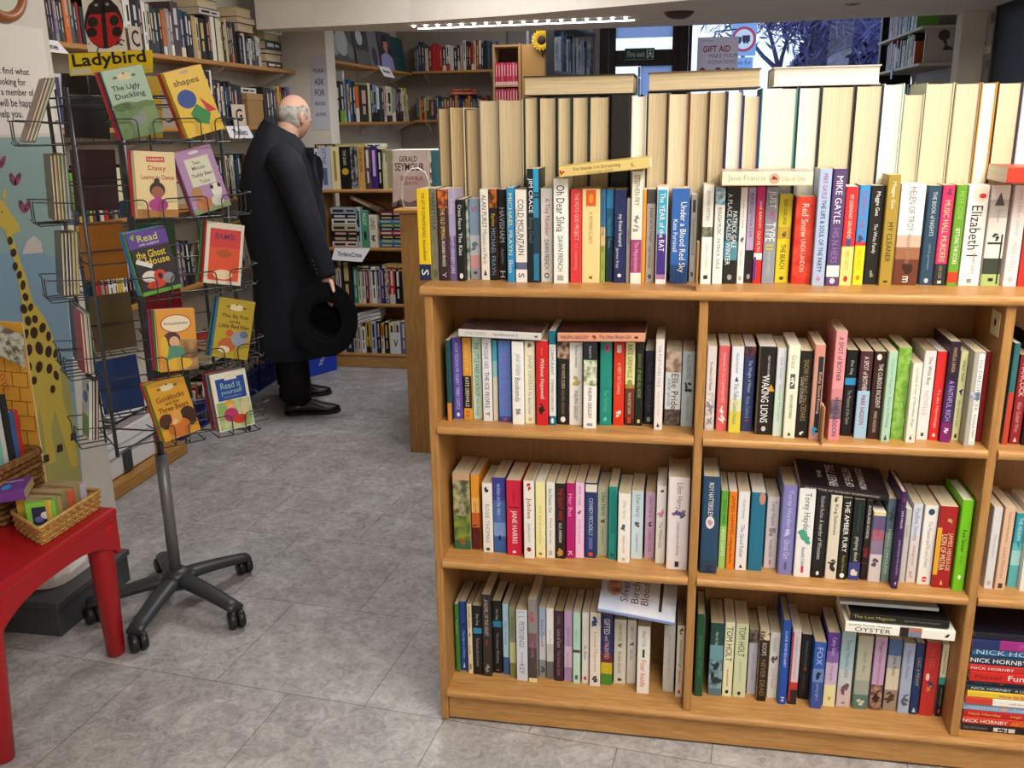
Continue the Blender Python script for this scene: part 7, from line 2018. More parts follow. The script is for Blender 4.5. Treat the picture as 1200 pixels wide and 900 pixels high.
faceout(4.13, 1.93, .56, .27, '4a5258', 'large grey photograph book of pale animals on the front room upper shelf', [('el', '8a9094', .3, .4, .2, .26), ('el', 'a0a6a8', .58, .5, .22, .34), ('el', '6a7074', .85, .3, .12, .2)])
faceout(4.72, 1.93, .3, .27, '3a3e42', 'grey landscape photograph book on the front room upper shelf', [('el', 'a8acb0', .4, .72, .24, .2), ('re', '54585a', 0, 0, 1, .4)])
faceout(5.04, 1.93, .22, .27, '6a6c78', 'slate picture book on the front room upper shelf', [('el', '3a3a44', .5, .3, .3, .25)])
faceout(5.28, 1.93, .36, .285, '2c2a30', 'portrait cover of a man in a pale blue shirt on the front room upper shelf', [('re', '3a4450', 0, .6, 1, 1), ('po', '8c92c8', [(.06, 0), (.1, .34), (.4, .44), (.62, .44), (.92, .34), (.98, 0)]), ('po', 'a06a58', [(.42, .44), (.62, .44), (.6, .56), (.42, .56)]), ('el', 'b07a66', .5, .66, .17, .19), ('el', '2c2220', .46, .82, .2, .08), ('el', '2c2220', .32, .72, .06, .12)])
faceout(5.66, 1.93, .3, .27, '1f4a50', 'dark teal book face-out on the front room upper shelf', [])
run(0, (-1.772, 3.98, 1.53), PI / 2, 1.98, 'the beam end on the front room lower side shelf', FG, 90, h=(.2, .3), t=(.03, .06), d=.13, fixed=[(.07, .26, 'c8c6c2', 'broad grey'), (.06, .25, 'dcd8d0', 'white'), (.1, .29, '141416', 'broad black'), (.08, .26, '1c1a1e', 'black'), (.09, .27, '2a2226', 'dark brown'), (.03, .34, 'd8dce4', 'thin tall white'), (.05, .28, '1d4a9a', 'blue'), (.04, .26, 'd8b02a', 'yellow'), (.06, .29, '1f5a86', 'steel-blue'), (.05, .28, '22242a', 'black'), (.08, .25, 'd8692a', 'orange'), (.2, .26, '2a3424', 'very broad green'), (.06, .28, 'cfd8b8', 'pale green'), (.06, .27, '26262a', 'black'), (.1, .27, '7a90c4', 'cornflower'), (.06, .26, 'c8d8c4', 'mint-white'), (.06, .26, '27424a', 'dark teal'), (.06, .25, '1b2c3a', 'navy'), (.05, .26, 'c89a90', 'rose'), (.14, .27, 'cfcabc', 'very broad ivory')])
run(0, (-1.73, 6.03, 1.942), 0, .72, 'the corner on the front room upper inner shelf', FG, 91, h=(.17, .24), t=(.018, .034), d=.13, pal=[p for p in PAL if p[1] not in ('lime', 'yellow', 'orange')])
run(0, (-1.73, 6.03, 1.542), 0, .74, 'the corner on the front room lower inner shelf', FG, 92, h=(.15, .2), t=(.018, .028), d=.13, pal=[('2a5a8a', 'blue', 1), ('a8323a', 'red', 1), ('2a3a6a', 'navy', 1), ('c87a2a', 'orange', 1), ('4a7a8a', 'grey-blue', 1), ('b8a878', 'buff', 1), ('3a4450', 'slate', 1)])
pile(-1.42, 6.05, 1.542 + .202, 2, 'over the front room lower inner shelf', 93, ang=0, group=FG, th=(.02, .03), d=.12, pal=[('a83a2a', 'red', 1), ('c05a3a', 'orange-red', 1)])

p0, p1 = on(443, 77, 0, -1.748), on(456, 79, 0, -1.748)
card('shelf_label', 'white label hung under the portrait cover in the front room', [p0 + Vector((.03, .05, -.075)), p1 + Vector((.03, .05, -.08)), p1, p0], 'Biography', m='dcdce4', wf=.6, hh=.4)

# narrow stand with red box-file books, wood panel, sunflower
t = thing('narrow_stand', 'tall narrow brown stand of red-spined books in the front room', 'book stand', (-.94, 5.5, 0))
BRN = mat('5a3428', .5)
TAN = mat('b08a5c', .55)
mb = MB(); mb.box((0, 0, 0), (.015, .25, 2.1), TAN, .002); mb.build('side_panel', t)
mb = MB(); mb.box((.205, 0, 0), (.225, .25, 2.1), TAN, .002); mb.build('side_panel', t)
mb = MB(); mb.box((.0155, .235, 0), (.2045, .249, 2.1), BRN); mb.build('back_panel', t)
for z in (.3, .75, 1.2, 1.6, 1.795, 1.995 + .1):
    mb = MB(); mb.box((.0155, .002, z - .015), (.2045, .234, z), TAN, .001); mb.build('shelf', t)
for z, nm in ((1.6, 'lower'), (1.795, 'upper')):
    for i in range(8):
        M = Matrix.Translation((-.94 + .0275 + .0228 * i, 5.512, z + .0004))
        make_book('paperback_book', .0215, .13, .168, ('c23a56', 'b8304c', 'cc5a6e', 'a82a44')[i % 4] + ':.85/e0b8b8', pages='w', texts=[('@r', 'e8c8cc', .1, .6, .3)], label=f'pinkish red paperback, {ordinal(i + 1)} from the shelf wall in the stand\'s {nm} compartment', cat='book', group='red books in the narrow stand', M=M)
t = thing('wooden_board', 'plain tan wooden board standing beside the narrow stand', 'board', (-.71, 5.52, 0))
mb = MB(); mb.box((0, 0, 0), (.18, .02, 2.095), mat('b48a52', .55), .002); mb.build('panel', t)
mb = MB(); mb.box((.1805, -.005, 0), (.2, .025, 2.11), mat('8a6a44', .5), .002); mb.build('edge_strip', t)
t = thing('sunflower', 'yellow artificial sunflower on top of the wooden board', 'flower', (-.545, 5.478, 2.12))
SF = mat('d8b41e', .6)
Mf = Matrix.Rotation(PI / 2 - .1, 4, 'X')
mb = MB()
for k in range(18):
    a = 2 * PI * k / 18
    c, s = math.cos(a), math.sin(a)
    for lay, (r0, r1, w) in enumerate(((.03, .082, .016), (.03, .07, .015))):
        a2 = a + lay * PI / 18
        c, s = math.cos(a2), math.sin(a2)
        pts = [(r0, 0, 0), ((r0 + r1) / 2, -w, .008 + .004 * lay), (r1, 0, .004), ((r0 + r1) / 2, w, .008 + .004 * lay)]
        mb.face([Mf @ Vector((x * c - y * s, x * s + y * c, z)) for x, y, z in pts], SF)
mb.build('petals', t)
mb = MB(); mb.lathe([(.0001, .016), (.02, .015), (.032, .008), (.034, 0), (.0001, -.004)], mat('4a2c1a~2a180e~200', .8), 20, Mf); mb.build('flower_head', t)
mb = MB(); mb.tube([(0, .004, 0), (.004, .012, -.06), (.002, .03, -.115)], .006, mat('3f6a2c', .6), 8); mb.build('stem', t)
t = thing('dark_panel', 'dark framed panel between the wooden board and the slanting shelf', 'panel', (-.50, 5.40, 0))
mb = MB(); mb.box((0, 0, 0), (.06, .03, 2.3), mat('22262a', .5), .003); mb.build('panel', t)

# slanting shelf unit beside the door
A0, A1 = Vector((-.45, 5.55, 0)), Vector((-.255, 6.9, 0))
ang = math.atan2(A1.y - A0.y, A1.x - A0.x)
LL = (A1 - A0).length
t = thing('steel_shelf_unit', 'grey metal shelf unit of pale files beside the shop door', 'shelf unit', A0, ang)
STL = mat('7c8088', .4, .5, .4)
for z in (.4, .9, 1.4, 1.9, 2.27):
    mb = MB(); mb.box((0, 0, z - .02), (LL, .24, z), STL, .002); mb.build('shelf', t)
for x in (0.0, LL - .02):
    for y in (.01, .215):
        mb = MB(); mb.box((x + .001, y, .001), (x + .019, y + .02, 2.5), mat('8a90a0', .4, .5, .3), .001); mb.build('post', t)
run(0, (A0.x + math.cos(ang) * .03 - math.sin(ang) * .02, A0.y + math.sin(ang) * .03 + math.cos(ang) * .02, 1.9), ang, LL - .06, 'the beam end on the metal shelf unit', FG, 95, h=(.22, .31), t=(.025, .05), d=.17, pal=[('c8ccd4', 'pale grey', 1), ('e0e2e6', 'white', 1), ('b8bcc8', 'silver', 1), ('5a6a9a', 'slate-blue', 1), ('2a2c34', 'dark', 1), ('d8dade', 'off-white', 1)], kind='file_book')

# shelves on the far right wall of the front room
for z, nm in ((1.875, 'lower'), (2.125, 'upper'), (1.5, 'lowest')):
    t = thing('corner_shelf', f'{nm} pale-edged shelf on the wall beside the shop window', 'shelf', (2.2, 5.35, z))
    mb = MB(); mb.box((0, 0, -.02), (.319, 1.6, 0), mat('b8a890', .5), .003); mb.build('board', t)
    if nm != 'lowest':
        run(0, (2.215, 6.6, z), -PI / 2, 1.0, f'the window on the {nm} corner shelf', FG, 96 + int(z * 10), h=(.14, .23), t=(.024, .05), d=.15, kind='paperback_book', hard=False, fixed=[(.06, .2, '2c2c30', 'dark'), (.05, .21, '4a5a6a', 'slate'), (.07, .22, 'b83048', 'pinkish red'), (.05, .2, '6a6a70', 'grey'), (.06, .2, '1c1c20', 'black')])
M = frame(Vector((2.235, 5.39, 1.8755)), Vector((0, -1, 0)), Vector((1, 0, 0)), Vector((0, 0, 1)))
r = make_book('hardback_book', .02, .2, .23, 'a39a8c', pages='c', hard=True, label='grey-buff book with a dark-haired head on the corner shelf end', cat='book', group=None, letter=False, M=M)
art(r, .01, .2, .23, [('el', '3a3230', .62, .8, .2, .16), ('po', '3a3230', [(.55, .7), (.7, .7), (.76, .5), (.95, .42), (.95, .36), (.6, .36), (.68, .5)])])
run(0, (2.3, 5.56, 1.875), -PI / 2, .14, 'the near end behind the dark-haired head book', FG, 101, h=(.17, .2), t=(.03, .04), d=.12)
run(0, (2.215, 6.6, 1.5), -PI / 2, 1.15, 'the window on the lowest corner shelf', FG, 102, h=(.2, .26), t=(.03, .05), d=.15)
t = thing('shelf_ticket', 'pale blue ticket hanging from the lower corner shelf', 'ticket', (2.195, 6.2, 1.80))
mb = MB(); mb.box((-.002, 0, 0), (0, .06, .1), mat('a8bce0', .5)); mb.build('ticket', t)
t = thing('notice_board', 'dark glossy notice board with pinned papers on the window-side wall', 'notice board', (2.139, 2.0, 1.35))
mb = MB(); mb.box((-.02, 0, 0), (-.001, 1.36, .85), mat('1b1b1f', .5, .15), .004); mb.build('board', t)
mb = MB()
for lo, hi in (((-.028, -.02, -.02), (-.001, 0, .87)), ((-.028, 1.36, -.02), (-.001, 1.385, .87)), ((-.028, .0005, -.02), (-.001, 1.3595, -.001)), ((-.028, .0005, .851), (-.001, 1.3595, .87))):
    mb.box(lo, hi, mat('4a3e3a', .4), .002)
mb.build('board_frame', t)
for k, (y, z, w_, h_, c, nm) in enumerate(((3.405, 1.865, .19, .2, 'a8a2a0', 'upper'), (3.395, 1.67, .2, .155, '8f8a8a', 'lower'))):
    t = thing('paper_sign', f'{nm} of two pale papers fixed to the wall beside the dark notice board', 'notice', (2.139, y, z))
    mb = MB(); mb.box((-.0016, 0, 0), (-.0003, w_, h_), mat(c, .6)); mb.build('paper', t)
    mb = MB(); mb.box((-.0022, w_ * .3, h_ * .55), (-.0017, w_ * .7, h_ * .8), mat('6a6668', .6)); mb.build('print', t)

# ------------------------------------------------------------------ the street beyond the glass
slab('ground_street', [(-9, 7.21), (16, 7.21), (16, 40), (-9, 40)], -.25, -.15, mat('6a6c72', .8))
t = thing('road_sign', 'round red-ringed lorry sign with a blue plate on a post outside', 'road sign', (1.33, 12, -.15))
mb = MB(); mb.tube([(0, .03, 0), (0, .03, 3.0)], .03, mat('8a8e96', .4, .5, .4), 10); mb.build('post', t)
mb = MB(); mb.box((-.17, -.01, 2.5), (.17, .01, 2.95), mat('8fb4e8', .5), .004); mb.build('backing_plate', t)
mb = MB(); put_shape(mb, ell(.165, .165, 0, 2.72, 36), mat('c03a58', .5), (0, -.01, 0), (1, 0, 0), (0, 0, 1), lift=.002)
put_shape(mb, ell(.13, .13, 0, 2.72, 36), mat('dfe6f0', .5), (0, -.01, 0), (1, 0, 0), (0, 0, 1), lift=.004)
for q in (rect(-.02, 2.69, .085, 2.77), [(-.085, 2.69), (-.03, 2.69), (-.03, 2.75), (-.06, 2.75), (-.085, 2.72)], ell(.018, .018, -.055, 2.68, 12), ell(.018, .018, .05, 2.68, 12), ell(.018, .018, .01, 2.68, 12)):
    put_shape(mb, q, mat('24284a', .5), (0, -.01, 0), (1, 0, 0), (0, 0, 1), lift=.006)
mb.build('sign_face', t)
mb = MB(); mb.box((-.06, -.008, 2.97), (.09, .012, 3.12), mat('2f62c8', .5), .003); mb.box((-.01, -.012, 2.99), (.03, -.0085, 3.1), mat('dfe6f4', .5)); mb.build('blue_plate', t)
mb = MB(); mb.box((-.15, -.01, 2.25), (.14, .01, 2.48), mat('8fb4e8', .5), .003)
put_text(mb, 'Not for', mat('2a3a7a', .5), (0, -.01, 2.415), (1, 0, 0), (0, 0, 1), .24, .06, lift=.001)
put_text(mb, 'HGVs', mat('2a3a7a', .5), (0, -.01, 2.32), (1, 0, 0), (0, 0, 1), .2, .06, lift=.001)
mb.build('lower_plate', t)


def tree(x, y, h, seed, label, crown=1.6, c='3a3a5c'):
    rr = random.Random(seed)
    t = thing('bare_tree', label, 'tree', (x, y, -.15), group=None)
    mb = MB()
    tips = []

    def grow(p, d, L, r, lv):
        q = p + d * L
        mid = p.lerp(q, .5) + Vector((rr.uniform(-.05, .05), rr.uniform(-.05, .05), 0)) * L
        mb.tube([p, mid, q], [r, r * .85, r * .68], mat('54507a', .8), 6 if lv < 2 else 4)
        if lv >= 4:
            tips.append(q)
            return
        for _ in range(3 if lv < 3 else 4):
            dd = (d + Vector((rr.uniform(-.75, .75), rr.uniform(-.75, .75), rr.uniform(-.1, .5)))).normalized()
            grow(q, dd, L * rr.uniform(.55, .75), r * .6, lv + 1)
    grow(Vector((0, 0, 0)), Vector((rr.uniform(-.06, .06), 0, 1)), h * .34, .11, 0)
    mb.build('trunk', t)
    fb = MB()
    lm = mat(c, .8)
    for q in tips:
        for _ in range(44):
            p = q + Vector((rr.gauss(0, .22), rr.gauss(0, .22), rr.gauss(0, .22)))
            u, v = Vector((rr.uniform(-1, 1), rr.uniform(-1, 1), rr.uniform(-1, 1))).normalized() * .13, Vector((rr.uniform(-1, 1), rr.uniform(-1, 1), rr.uniform(-1, 1))).normalized() * .02
            fb.face([p - u, p + v, p + u, p - v], lm)
    fb.build('foliage', t)


tree(2.45, 14.5, 4.3, 1, 'bushy dusk-blue tree nearest the road sign outside', c='6c6ca2')
tree(3.7, 16.8, 5.8, 2, 'broad dusk-blue tree in the middle outside the shop window', c='64649a')
tree(4.0, 12.6, 4.8, 3, 'tall dark tree at the shelf side outside the window', c='525286')
tree(4.6, 21, 7, 4, 'further dusk-blue tree behind the nearer ones outside', c='7474aa')


def hedge(x, y, w_, h, seed, label):
    rr = random.Random(seed)
    t = thing('roadside_hedge', label, 'hedge', (x, y, -.15))
    mb = MB()
    m1 = mat('6a6ca2', .85)
    for _ in range(5200):
        a, z = rr.uniform(0, PI * 2), rr.uniform(0, 1)
        k = (1 - z ** 3) ** .5
        p = Vector((math.cos(a) * w_ * k * rr.uniform(.6, 1), math.sin(a) * .5 * k, z * h * (1 + .12 * math.sin(a * 5))))
        u, v = Vector((rr.uniform(-1, 1), rr.uniform(-1, 1), rr.uniform(-1, 1))).normalized() * .14, Vector((rr.uniform(-1, 1), rr.uniform(-1, 1), rr.uniform(-1, 1))).normalized() * .08
        mb.face([p - u, p + v, p + u, p - v], m1)
    mb.build('foliage', t)


hedge(3.25, 15.5, 1.25, 3.0, 8, 'dark clipped hedge along the far pavement outside')
# ------------------------------------------------------------------ the man in the dark overcoat
FEETYAW = math.radians(20)
BODYYAW = math.radians(55)
HEADYAW = math.radians(62)
PB = 2.60


def at(px, py, Y=PB):
    return on(px, py, 1, Y)


man = thing('person', 'bald man in a long dark navy overcoat seen from behind, looking at the rear shelves with a black hat in hand', 'person', (-1.49, 2.60, 0))
man['label'] = 'bald man in a long navy overcoat browsing the shelves, his back turned, holding a hat'
OFFM = Vector((1.49, -2.60, 0))
SKIN = mat('d9ab96', .5, .35, name='skin')
NAVY = grain_mat('overcoat_wool', '10131c', '191d29', (1, 1, 1), 160, .78, .08)
DARK = mat('0e0f13', .75, .2)
SHOE = mat('0c0c0e', .32, .45)


def tubebm(bm, pts, rs, n=14):
    mb = MB()
    mb.tube(pts, rs, SKIN, n)
    me = bpy.data.meshes.new('t')
    me.from_pydata(mb.v, [], mb.f)
    bm.from_mesh(me)
    bpy.data.meshes.remove(me)


HC = at(344, 139, 2.68)
HC.z += .004
HS = Matrix.Rotation(HEADYAW, 3, 'Z') @ Matrix.Rotation(math.radians(14), 3, 'Y')


def head_pt(x, y, z, grow=0.0):
    """A point of the head from a unit direction: x forward, y to his left, z up."""
    r = Vector((x, y, z))
    k = 1 + grow
    p = Vector((x * .096, y * .077, z * .116))
    if z < 0:
        q = -z
        p.y *= 1 - .30 * q ** 1.4
        if x > 0:
            p.x *= 1 + .04 * q
        else:
            p.x *= 1 - .42 * q ** 1.2
    if z > 0:
        p.x *= 1 + .02 * z
        p.z *= 1 - .03 * max(x, 0)
    if x > .3:
        g = lambda cy, cz, sy, sz: math.exp(-((y - cy) / sy) ** 2 - ((z - cz) / sz) ** 2)
        nose = g(0, -.12, .13, .16) * .022 + g(0, .06, .10, .14) * .008
        sock = (g(.36, .06, .17, .12) + g(-.36, .06, .17, .12)) * -.009
        brow = (g(.34, .24, .26, .08) + g(-.34, .24, .26, .08)) * .004
        lips = g(0, -.48, .26, .06) * .005 + g(0, -.6, .22, .06) * .004 - g(0, -.54, .26, .025) * .003
        chin = g(0, -.86, .3, .14) * .008
        p.x += (nose + sock + brow + lips + chin)
    return p * k


def sph(nu=48, nv=36):
    for j in range(nv + 1):
        ph = -PI / 2 + PI * j / nv
        yield [(math.cos(ph) * math.cos(2 * PI * i / nu), math.cos(ph) * math.sin(2 * PI * i / nu), math.sin(ph)) for i in range(nu)]


def to_w(p):
    return HC + HS @ p


bm = bmesh.new()
mb = MB()
mb.grid([[to_w(head_pt(*q)) for q in row] for row in sph()], SKIN, closed=True, caps=False)
me = bpy.data.meshes.new('t'); me.from_pydata(mb.v, [], mb.f); bm.from_mesh(me); bpy.data.meshes.remove(me)
for sd in (-1, 1):      # ears: a cup with a lobe
    mb = MB()
    rows = []
    for j in range(9):
        ph = -PI / 2 + PI * j / 8
        rows.append([to_w(Vector((-.006 + .018 * math.cos(ph) * math.cos(a) * (1 + .25 * math.sin(ph)) - .006 * math.sin(ph), sd * (.077 + .010 * math.cos(ph) * math.sin(a) + .006 * math.cos(a) * -1), -.004 + .033 * math.sin(ph)))) for a in [2 * PI * k / 14 for k in range(14)]])
    mb.grid(rows, SKIN, closed=True)
    me = bpy.data.meshes.new('t'); me.from_pydata(mb.v, [], mb.f); bm.from_mesh(me); bpy.data.meshes.remove(me)
NB = at(334, 172, 2.62)
tubebm(bm, [to_w(Vector((-.022, 0, -.03))), to_w(Vector((-.03, 0, -.09))), NB + Vector((.0, 0, -.03)), NB + Vector((-.02, -.01, -.14))], [.062, .058, .064, .09], 20)
TOR = [at(331, 190, PB), at(331, 230, PB), at(331, 280, PB), at(334, 330, PB)]
tubebm(bm, [TOR[0], TOR[1], TOR[2], TOR[3]], [.13, .15, .14, .14], 18)
fy = Vector((math.cos(FEETYAW), math.sin(FEETYAW), 0))
RA, LA = Vector((-1.445, 2.478, .09)), Vector((-1.62, 2.80, .09))
HIP = TOR[3]
for A, sx in ((RA, -1), (LA, 1)):
    hip = HIP + Vector((-.09 * sx * .0, .08 * sx, -.02))
    knee = (hip + A) / 2 + Vector((.02, 0, .0))
    tubebm(bm, [hip, knee, A, A + Vector((0, 0, -.05))], [.06, .052, .04, .036])
    tubebm(bm, [A + Vector((0, 0, -.05)) - fy * .03, A + Vector((0, 0, -.06)) + fy * .13], [.035, .025])
# arms
SH, EL, WR = at(337, 196, 2.43), at(361, 262, 2.40), at(382, 322, 2.415)
tubebm(bm, [TOR[0] + Vector((0, 0, .02)), SH, EL, WR], [.07, .06, .048, .031])
SHL, ELL, WRL = at(318, 196, 2.80), at(326, 270, 2.80), at(340, 318, 2.78)
tubebm(bm, [TOR[0] + Vector((0, 0, .02)), SHL, ELL, WRL], [.07, .06, .048, .031])


def hand(wr, along, palm, side, curl, thumb_spread=.7):
    """wr: wrist; along: towards the knuckles; palm: the way the palm looks; side: towards the thumb."""
    along, palm, side = along.normalized(), palm.normalized(), side.normalized()
    kn = wr + along * .085
    tubebm(bm, [wr - along * .01, wr + along * .03 + side * .006, wr + along * .06 + side * .006], [.027, .03, .03], 12)
    for i, (o, L, r) in enumerate(((.03, .072, .0088), (.0105, .080, .009), (-.0095, .075, .0086), (-.028, .06, .0078))):
        b = kn + side * o - along * (.004 * abs(i - 1))
        tubebm(bm, [wr + along * .03 + side * o * .6, b], [.014, .0105], 10)
        p = b
        d = along
        pts = [p]
        for q, seg in enumerate((.45, .32, .23)):
            a = curl * (.6, 1.0, .8)[q]
            d = (d * math.cos(a) + palm * math.sin(a)).normalized()
            p = p + d * L * seg
            pts.append(p)
        tubebm(bm, pts, [r * 1.1, r, r * .94, r * .75], 10)
    t0 = wr + along * .022 + side * .024
    d = (along * .75 + side * thumb_spread + palm * .35).normalized()
    p1 = t0 + d * .036
    d2 = (along * .9 + palm * .45 + side * .1).normalized()
    p2 = p1 + d2 * .03
    tubebm(bm, [wr + along * .015 + side * .012, t0, p1, p2, p2 + (d2 + palm * .2).normalized() * .024], [.018, .014, .0115, .0105, .008], 10)


# right hand: fingers behind the brim, thumb on the near side
hat_n = Vector((.22, -.93, .18)).normalized()      # the way the hat's opening looks
down = (at(386, 350, 2.41) - WR).normalized()
hand(WR, down, (-hat_n * -1 + Vector((.25, 0, 0))).normalized(), Vector((.75, -.55, .1)), .10, .55)
hand(WRL, Vector((.25, .1, -1)), Vector((.1, -1, 0)), Vector((1, .2, 0)), .45)
me = bpy.data.meshes.new('body')
bmesh.ops.recalc_face_normals(bm, faces=bm.faces[:])
bm.to_mesh(me)
bm.free()
tmp = bpy.data.objects.new('tmp_body', me)
COL.objects.link(tmp)
rm = tmp.modifiers.new('r', 'REMESH'); rm.mode = 'VOXEL'; rm.voxel_size = .0048; rm.use_smooth_shade = True
sm = tmp.modifiers.new('s', 'SMOOTH'); sm.factor = .5; sm.iterations = 5
bpy.context.view_layer.update()
dg = bpy.context.evaluated_depsgraph_get()
bme = bpy.data.meshes.new_from_object(tmp.evaluated_get(dg))
bpy.data.objects.remove(tmp)
bme.name = 'body'
bme.materials.clear(); bme.materials.append(SKIN)
bme.polygons.foreach_set('use_smooth', [True] * len(bme.polygons))
body = bpy.data.objects.new('body', bme)
COL.objects.link(body)
body.parent = man
body.location = OFFM
# eyes and brows
for sd in (-1, 1):
    mb = MB()
    c = Vector((.080, sd * .029, .008))
    rows = [[to_w(c + Vector((.0115 * math.cos(ph) * math.cos(a), .0115 * math.cos(ph) * math.sin(a), .0115 * math.sin(ph)))) for a in [2 * PI * k / 14 for k in range(14)]] for ph in [-PI / 2 + PI * j / 8 for j in range(9)]]
    mb.grid(rows, mat('dcd8d2', .3), closed=True)
    mb.face([to_w(c + Vector((.0118, .005 * math.cos(a), .005 * math.sin(a)))) for a in [2 * PI * k / 12 for k in range(12)]], mat('3a2c24', .3))
    mb.build('eye', man, OFFM)
    mb = MB()
    mb.tube([to_w(Vector((.092, sd * .014, .028))), to_w(Vector((.088, sd * .032, .033))), to_w(Vector((.074, sd * .05, .028)))], [.003, .004, .002], mat('8a857e', .8), 6)
    mb.build('eyebrow', man, OFFM)
# hair: the fringe left round a bald crown
mb = MB()
HAIR = mat('b4b0aa~84807a~45', .85)
NU, NV = 72, 54
rows = []
rr = random.Random(4)
for j in range(NV + 1):
    ph = -PI / 2 + PI * j / NV
    row = []
    for i in range(NU):
        a = 2 * PI * i / NU
        x, y, z = math.cos(ph) * math.cos(a), math.cos(ph) * math.sin(a), math.sin(ph)
        lo = -.62 if x < -.3 else -.62 + (x + .3) * .9
        hi = .36 + .02 * math.sin(5 * a) + .22 * math.exp(-((x - .08) / .32) ** 2)
        hi = max(hi, .05)
        e = min((z - lo) / .16, (hi - z) / .2, (.42 - x) / .25)
        g = max(-.03, min(.045, e * .05)) + rr.uniform(-.004, .004)
        row.append(to_w(head_pt(x, y, z, g)))
    rows.append(row)
mb.grid(rows, HAIR, closed=True)
keep_f, keep_m, keep_s = [], [], []
for fi, f in enumerate(mb.f):
    j, i = divmod(fi, NU)
    ph = -PI / 2 + PI * (j + .5) / NV
    a = 2 * PI * (i + .5) / NU
    x, z = math.cos(ph) * math.cos(a), math.sin(ph)
    lo = -.62 if x < -.3 else -.62 + (x + .3) * .9
    if lo - .05 < z < .62 and x < .45 and not (-.16 < x < .16 and z < .12) and not (x >= .16 and z < .0):
        keep_f.append(f); keep_m.append(0); keep_s.append(True)
mb.f, mb.m, mb.sm = keep_f, keep_m, keep_s
mb.build('hair', man, OFFM)

# overcoat: rings read off the silhouette
dpt = Vector((-.41, .91, 0))
scr = Vector((.91, .41, 0))
RINGS = [(413, 305, 384, 1.12), (395, 303.5, 384, 1.1), (350, 301, 382, 1.05), (310, 299, 380, 1.0), (275, 291, 379, .95), (250, 284, 378, .9), (225, 283.5, 374, .92), (205, 286, 369, .95), (190, 289, 364, .98), (176, 293.5, 357, 1.0), (165, 299, 352, 1.0), (157, 304, 348, 1.0), (150, 309, 344, .98)]
mb = MB()
rows, inner = [], []
NR = 48
rr = random.Random(8)
for k, (y, xl, xr, dd) in enumerate(RINGS):
    a, b = at(xl, y), at(xr, y)
    c = (a + b) / 2
    hw = (b - a).length / 2
    fold = .010 if k < 4 else .004
    row, ri = [], []
    for i in range(NR):
        t_ = 2 * PI * i / NR
        ct, st = math.cos(t_), math.sin(t_)
        e = .88
        ux = math.copysign(abs(ct) ** e, ct) * hw
        uy = math.copysign(abs(st) ** e, st) * hw * dd
        w = 1 + fold * math.sin(7 * t_ + k * .25) / hw * .6
        p = c + scr * ux * w + dpt * uy * w
        wt = (0, 0, 0, 0, 0, 0, 0, 0, .05, .2, .45, .75, 1)[k]
        p.z = c.z - .034 * wt * ct
        row.append(p + OFFM)
        ri.append(c + scr * ux * (w - .03) + dpt * uy * (w - .03) + OFFM)
        ri[-1].z = p.z
    rows.append(row)
    inner.append(ri)
mb.grid(inner[:1] + rows, NAVY, closed=True)
mb.grid([inner[0], inner[3], inner[6]], NAVY, closed=True)
# centre-back seam and vent
mb.build('overcoat', man)
mb = MB()
seam = []
for k in range(2, len(RINGS) - 2):
    y, xl, xr, dd = RINGS[k]
    x = xl + (xr - xl) * .34
    p = at(x, y)
    hw = (at(xr, y) - at(xl, y)).length / 2
    u = (.34 - .5) * 2
    p = p - dpt * (hw * dd * (1 - abs(u) ** 2) ** .5 + .0008)
    seam.append(p + OFFM)
mb.tube(seam, .0016, NAVY, 5)
mb.build('back_seam', man)
# collar: a stand-up roll, higher behind
mb = MB()
rows = []
cc = at(331, 158, 2.62)
for (dz, r, h) in ((-.055, .128, 0), (-.015, .106, 0), (.012, .092, 1), (.03, .086, 1), (.034, .092, 1), (.022, .100, 1), (-.025, .122, 0), (-.065, .142, 0)):
    row = []
    for i in range(36):
        a = 2 * PI * i / 36
        f = math.cos(a - BODYYAW)
        lift = -.05 * math.cos(a - .42) - (.03 * max(0, f) ** 2)
        row.append(cc + Vector((math.cos(a) * r * (1 + .06 * f), math.sin(a) * r * (1 + .06 * f), dz + lift)) + OFFM)
    rows.append(row)
mb.grid(rows, NAVY, closed=True)
mb.build('collar', man)
# lapel that shows beyond the far shoulder
mb = MB()
q = [at(358, 172, 2.60), at(368, 180, 2.57), at(375, 184, 2.56), at(378, 190, 2.56), at(379.5, 205, 2.56), at(377, 228, 2.55), at(367, 200, 2.55)]
nn = Vector((.5, -.8, .1)).normalized()
q = [p + OFFM for p in q]
mb.face(q, NAVY)
mb.face([p - nn * .016 for p in reversed(q)], NAVY)
for i in range(len(q)):
    a, b = q[i], q[(i + 1) % len(q)]
    mb.face([b, a, a - nn * .016, b - nn * .016], NAVY)
mb.build('lapel', man)


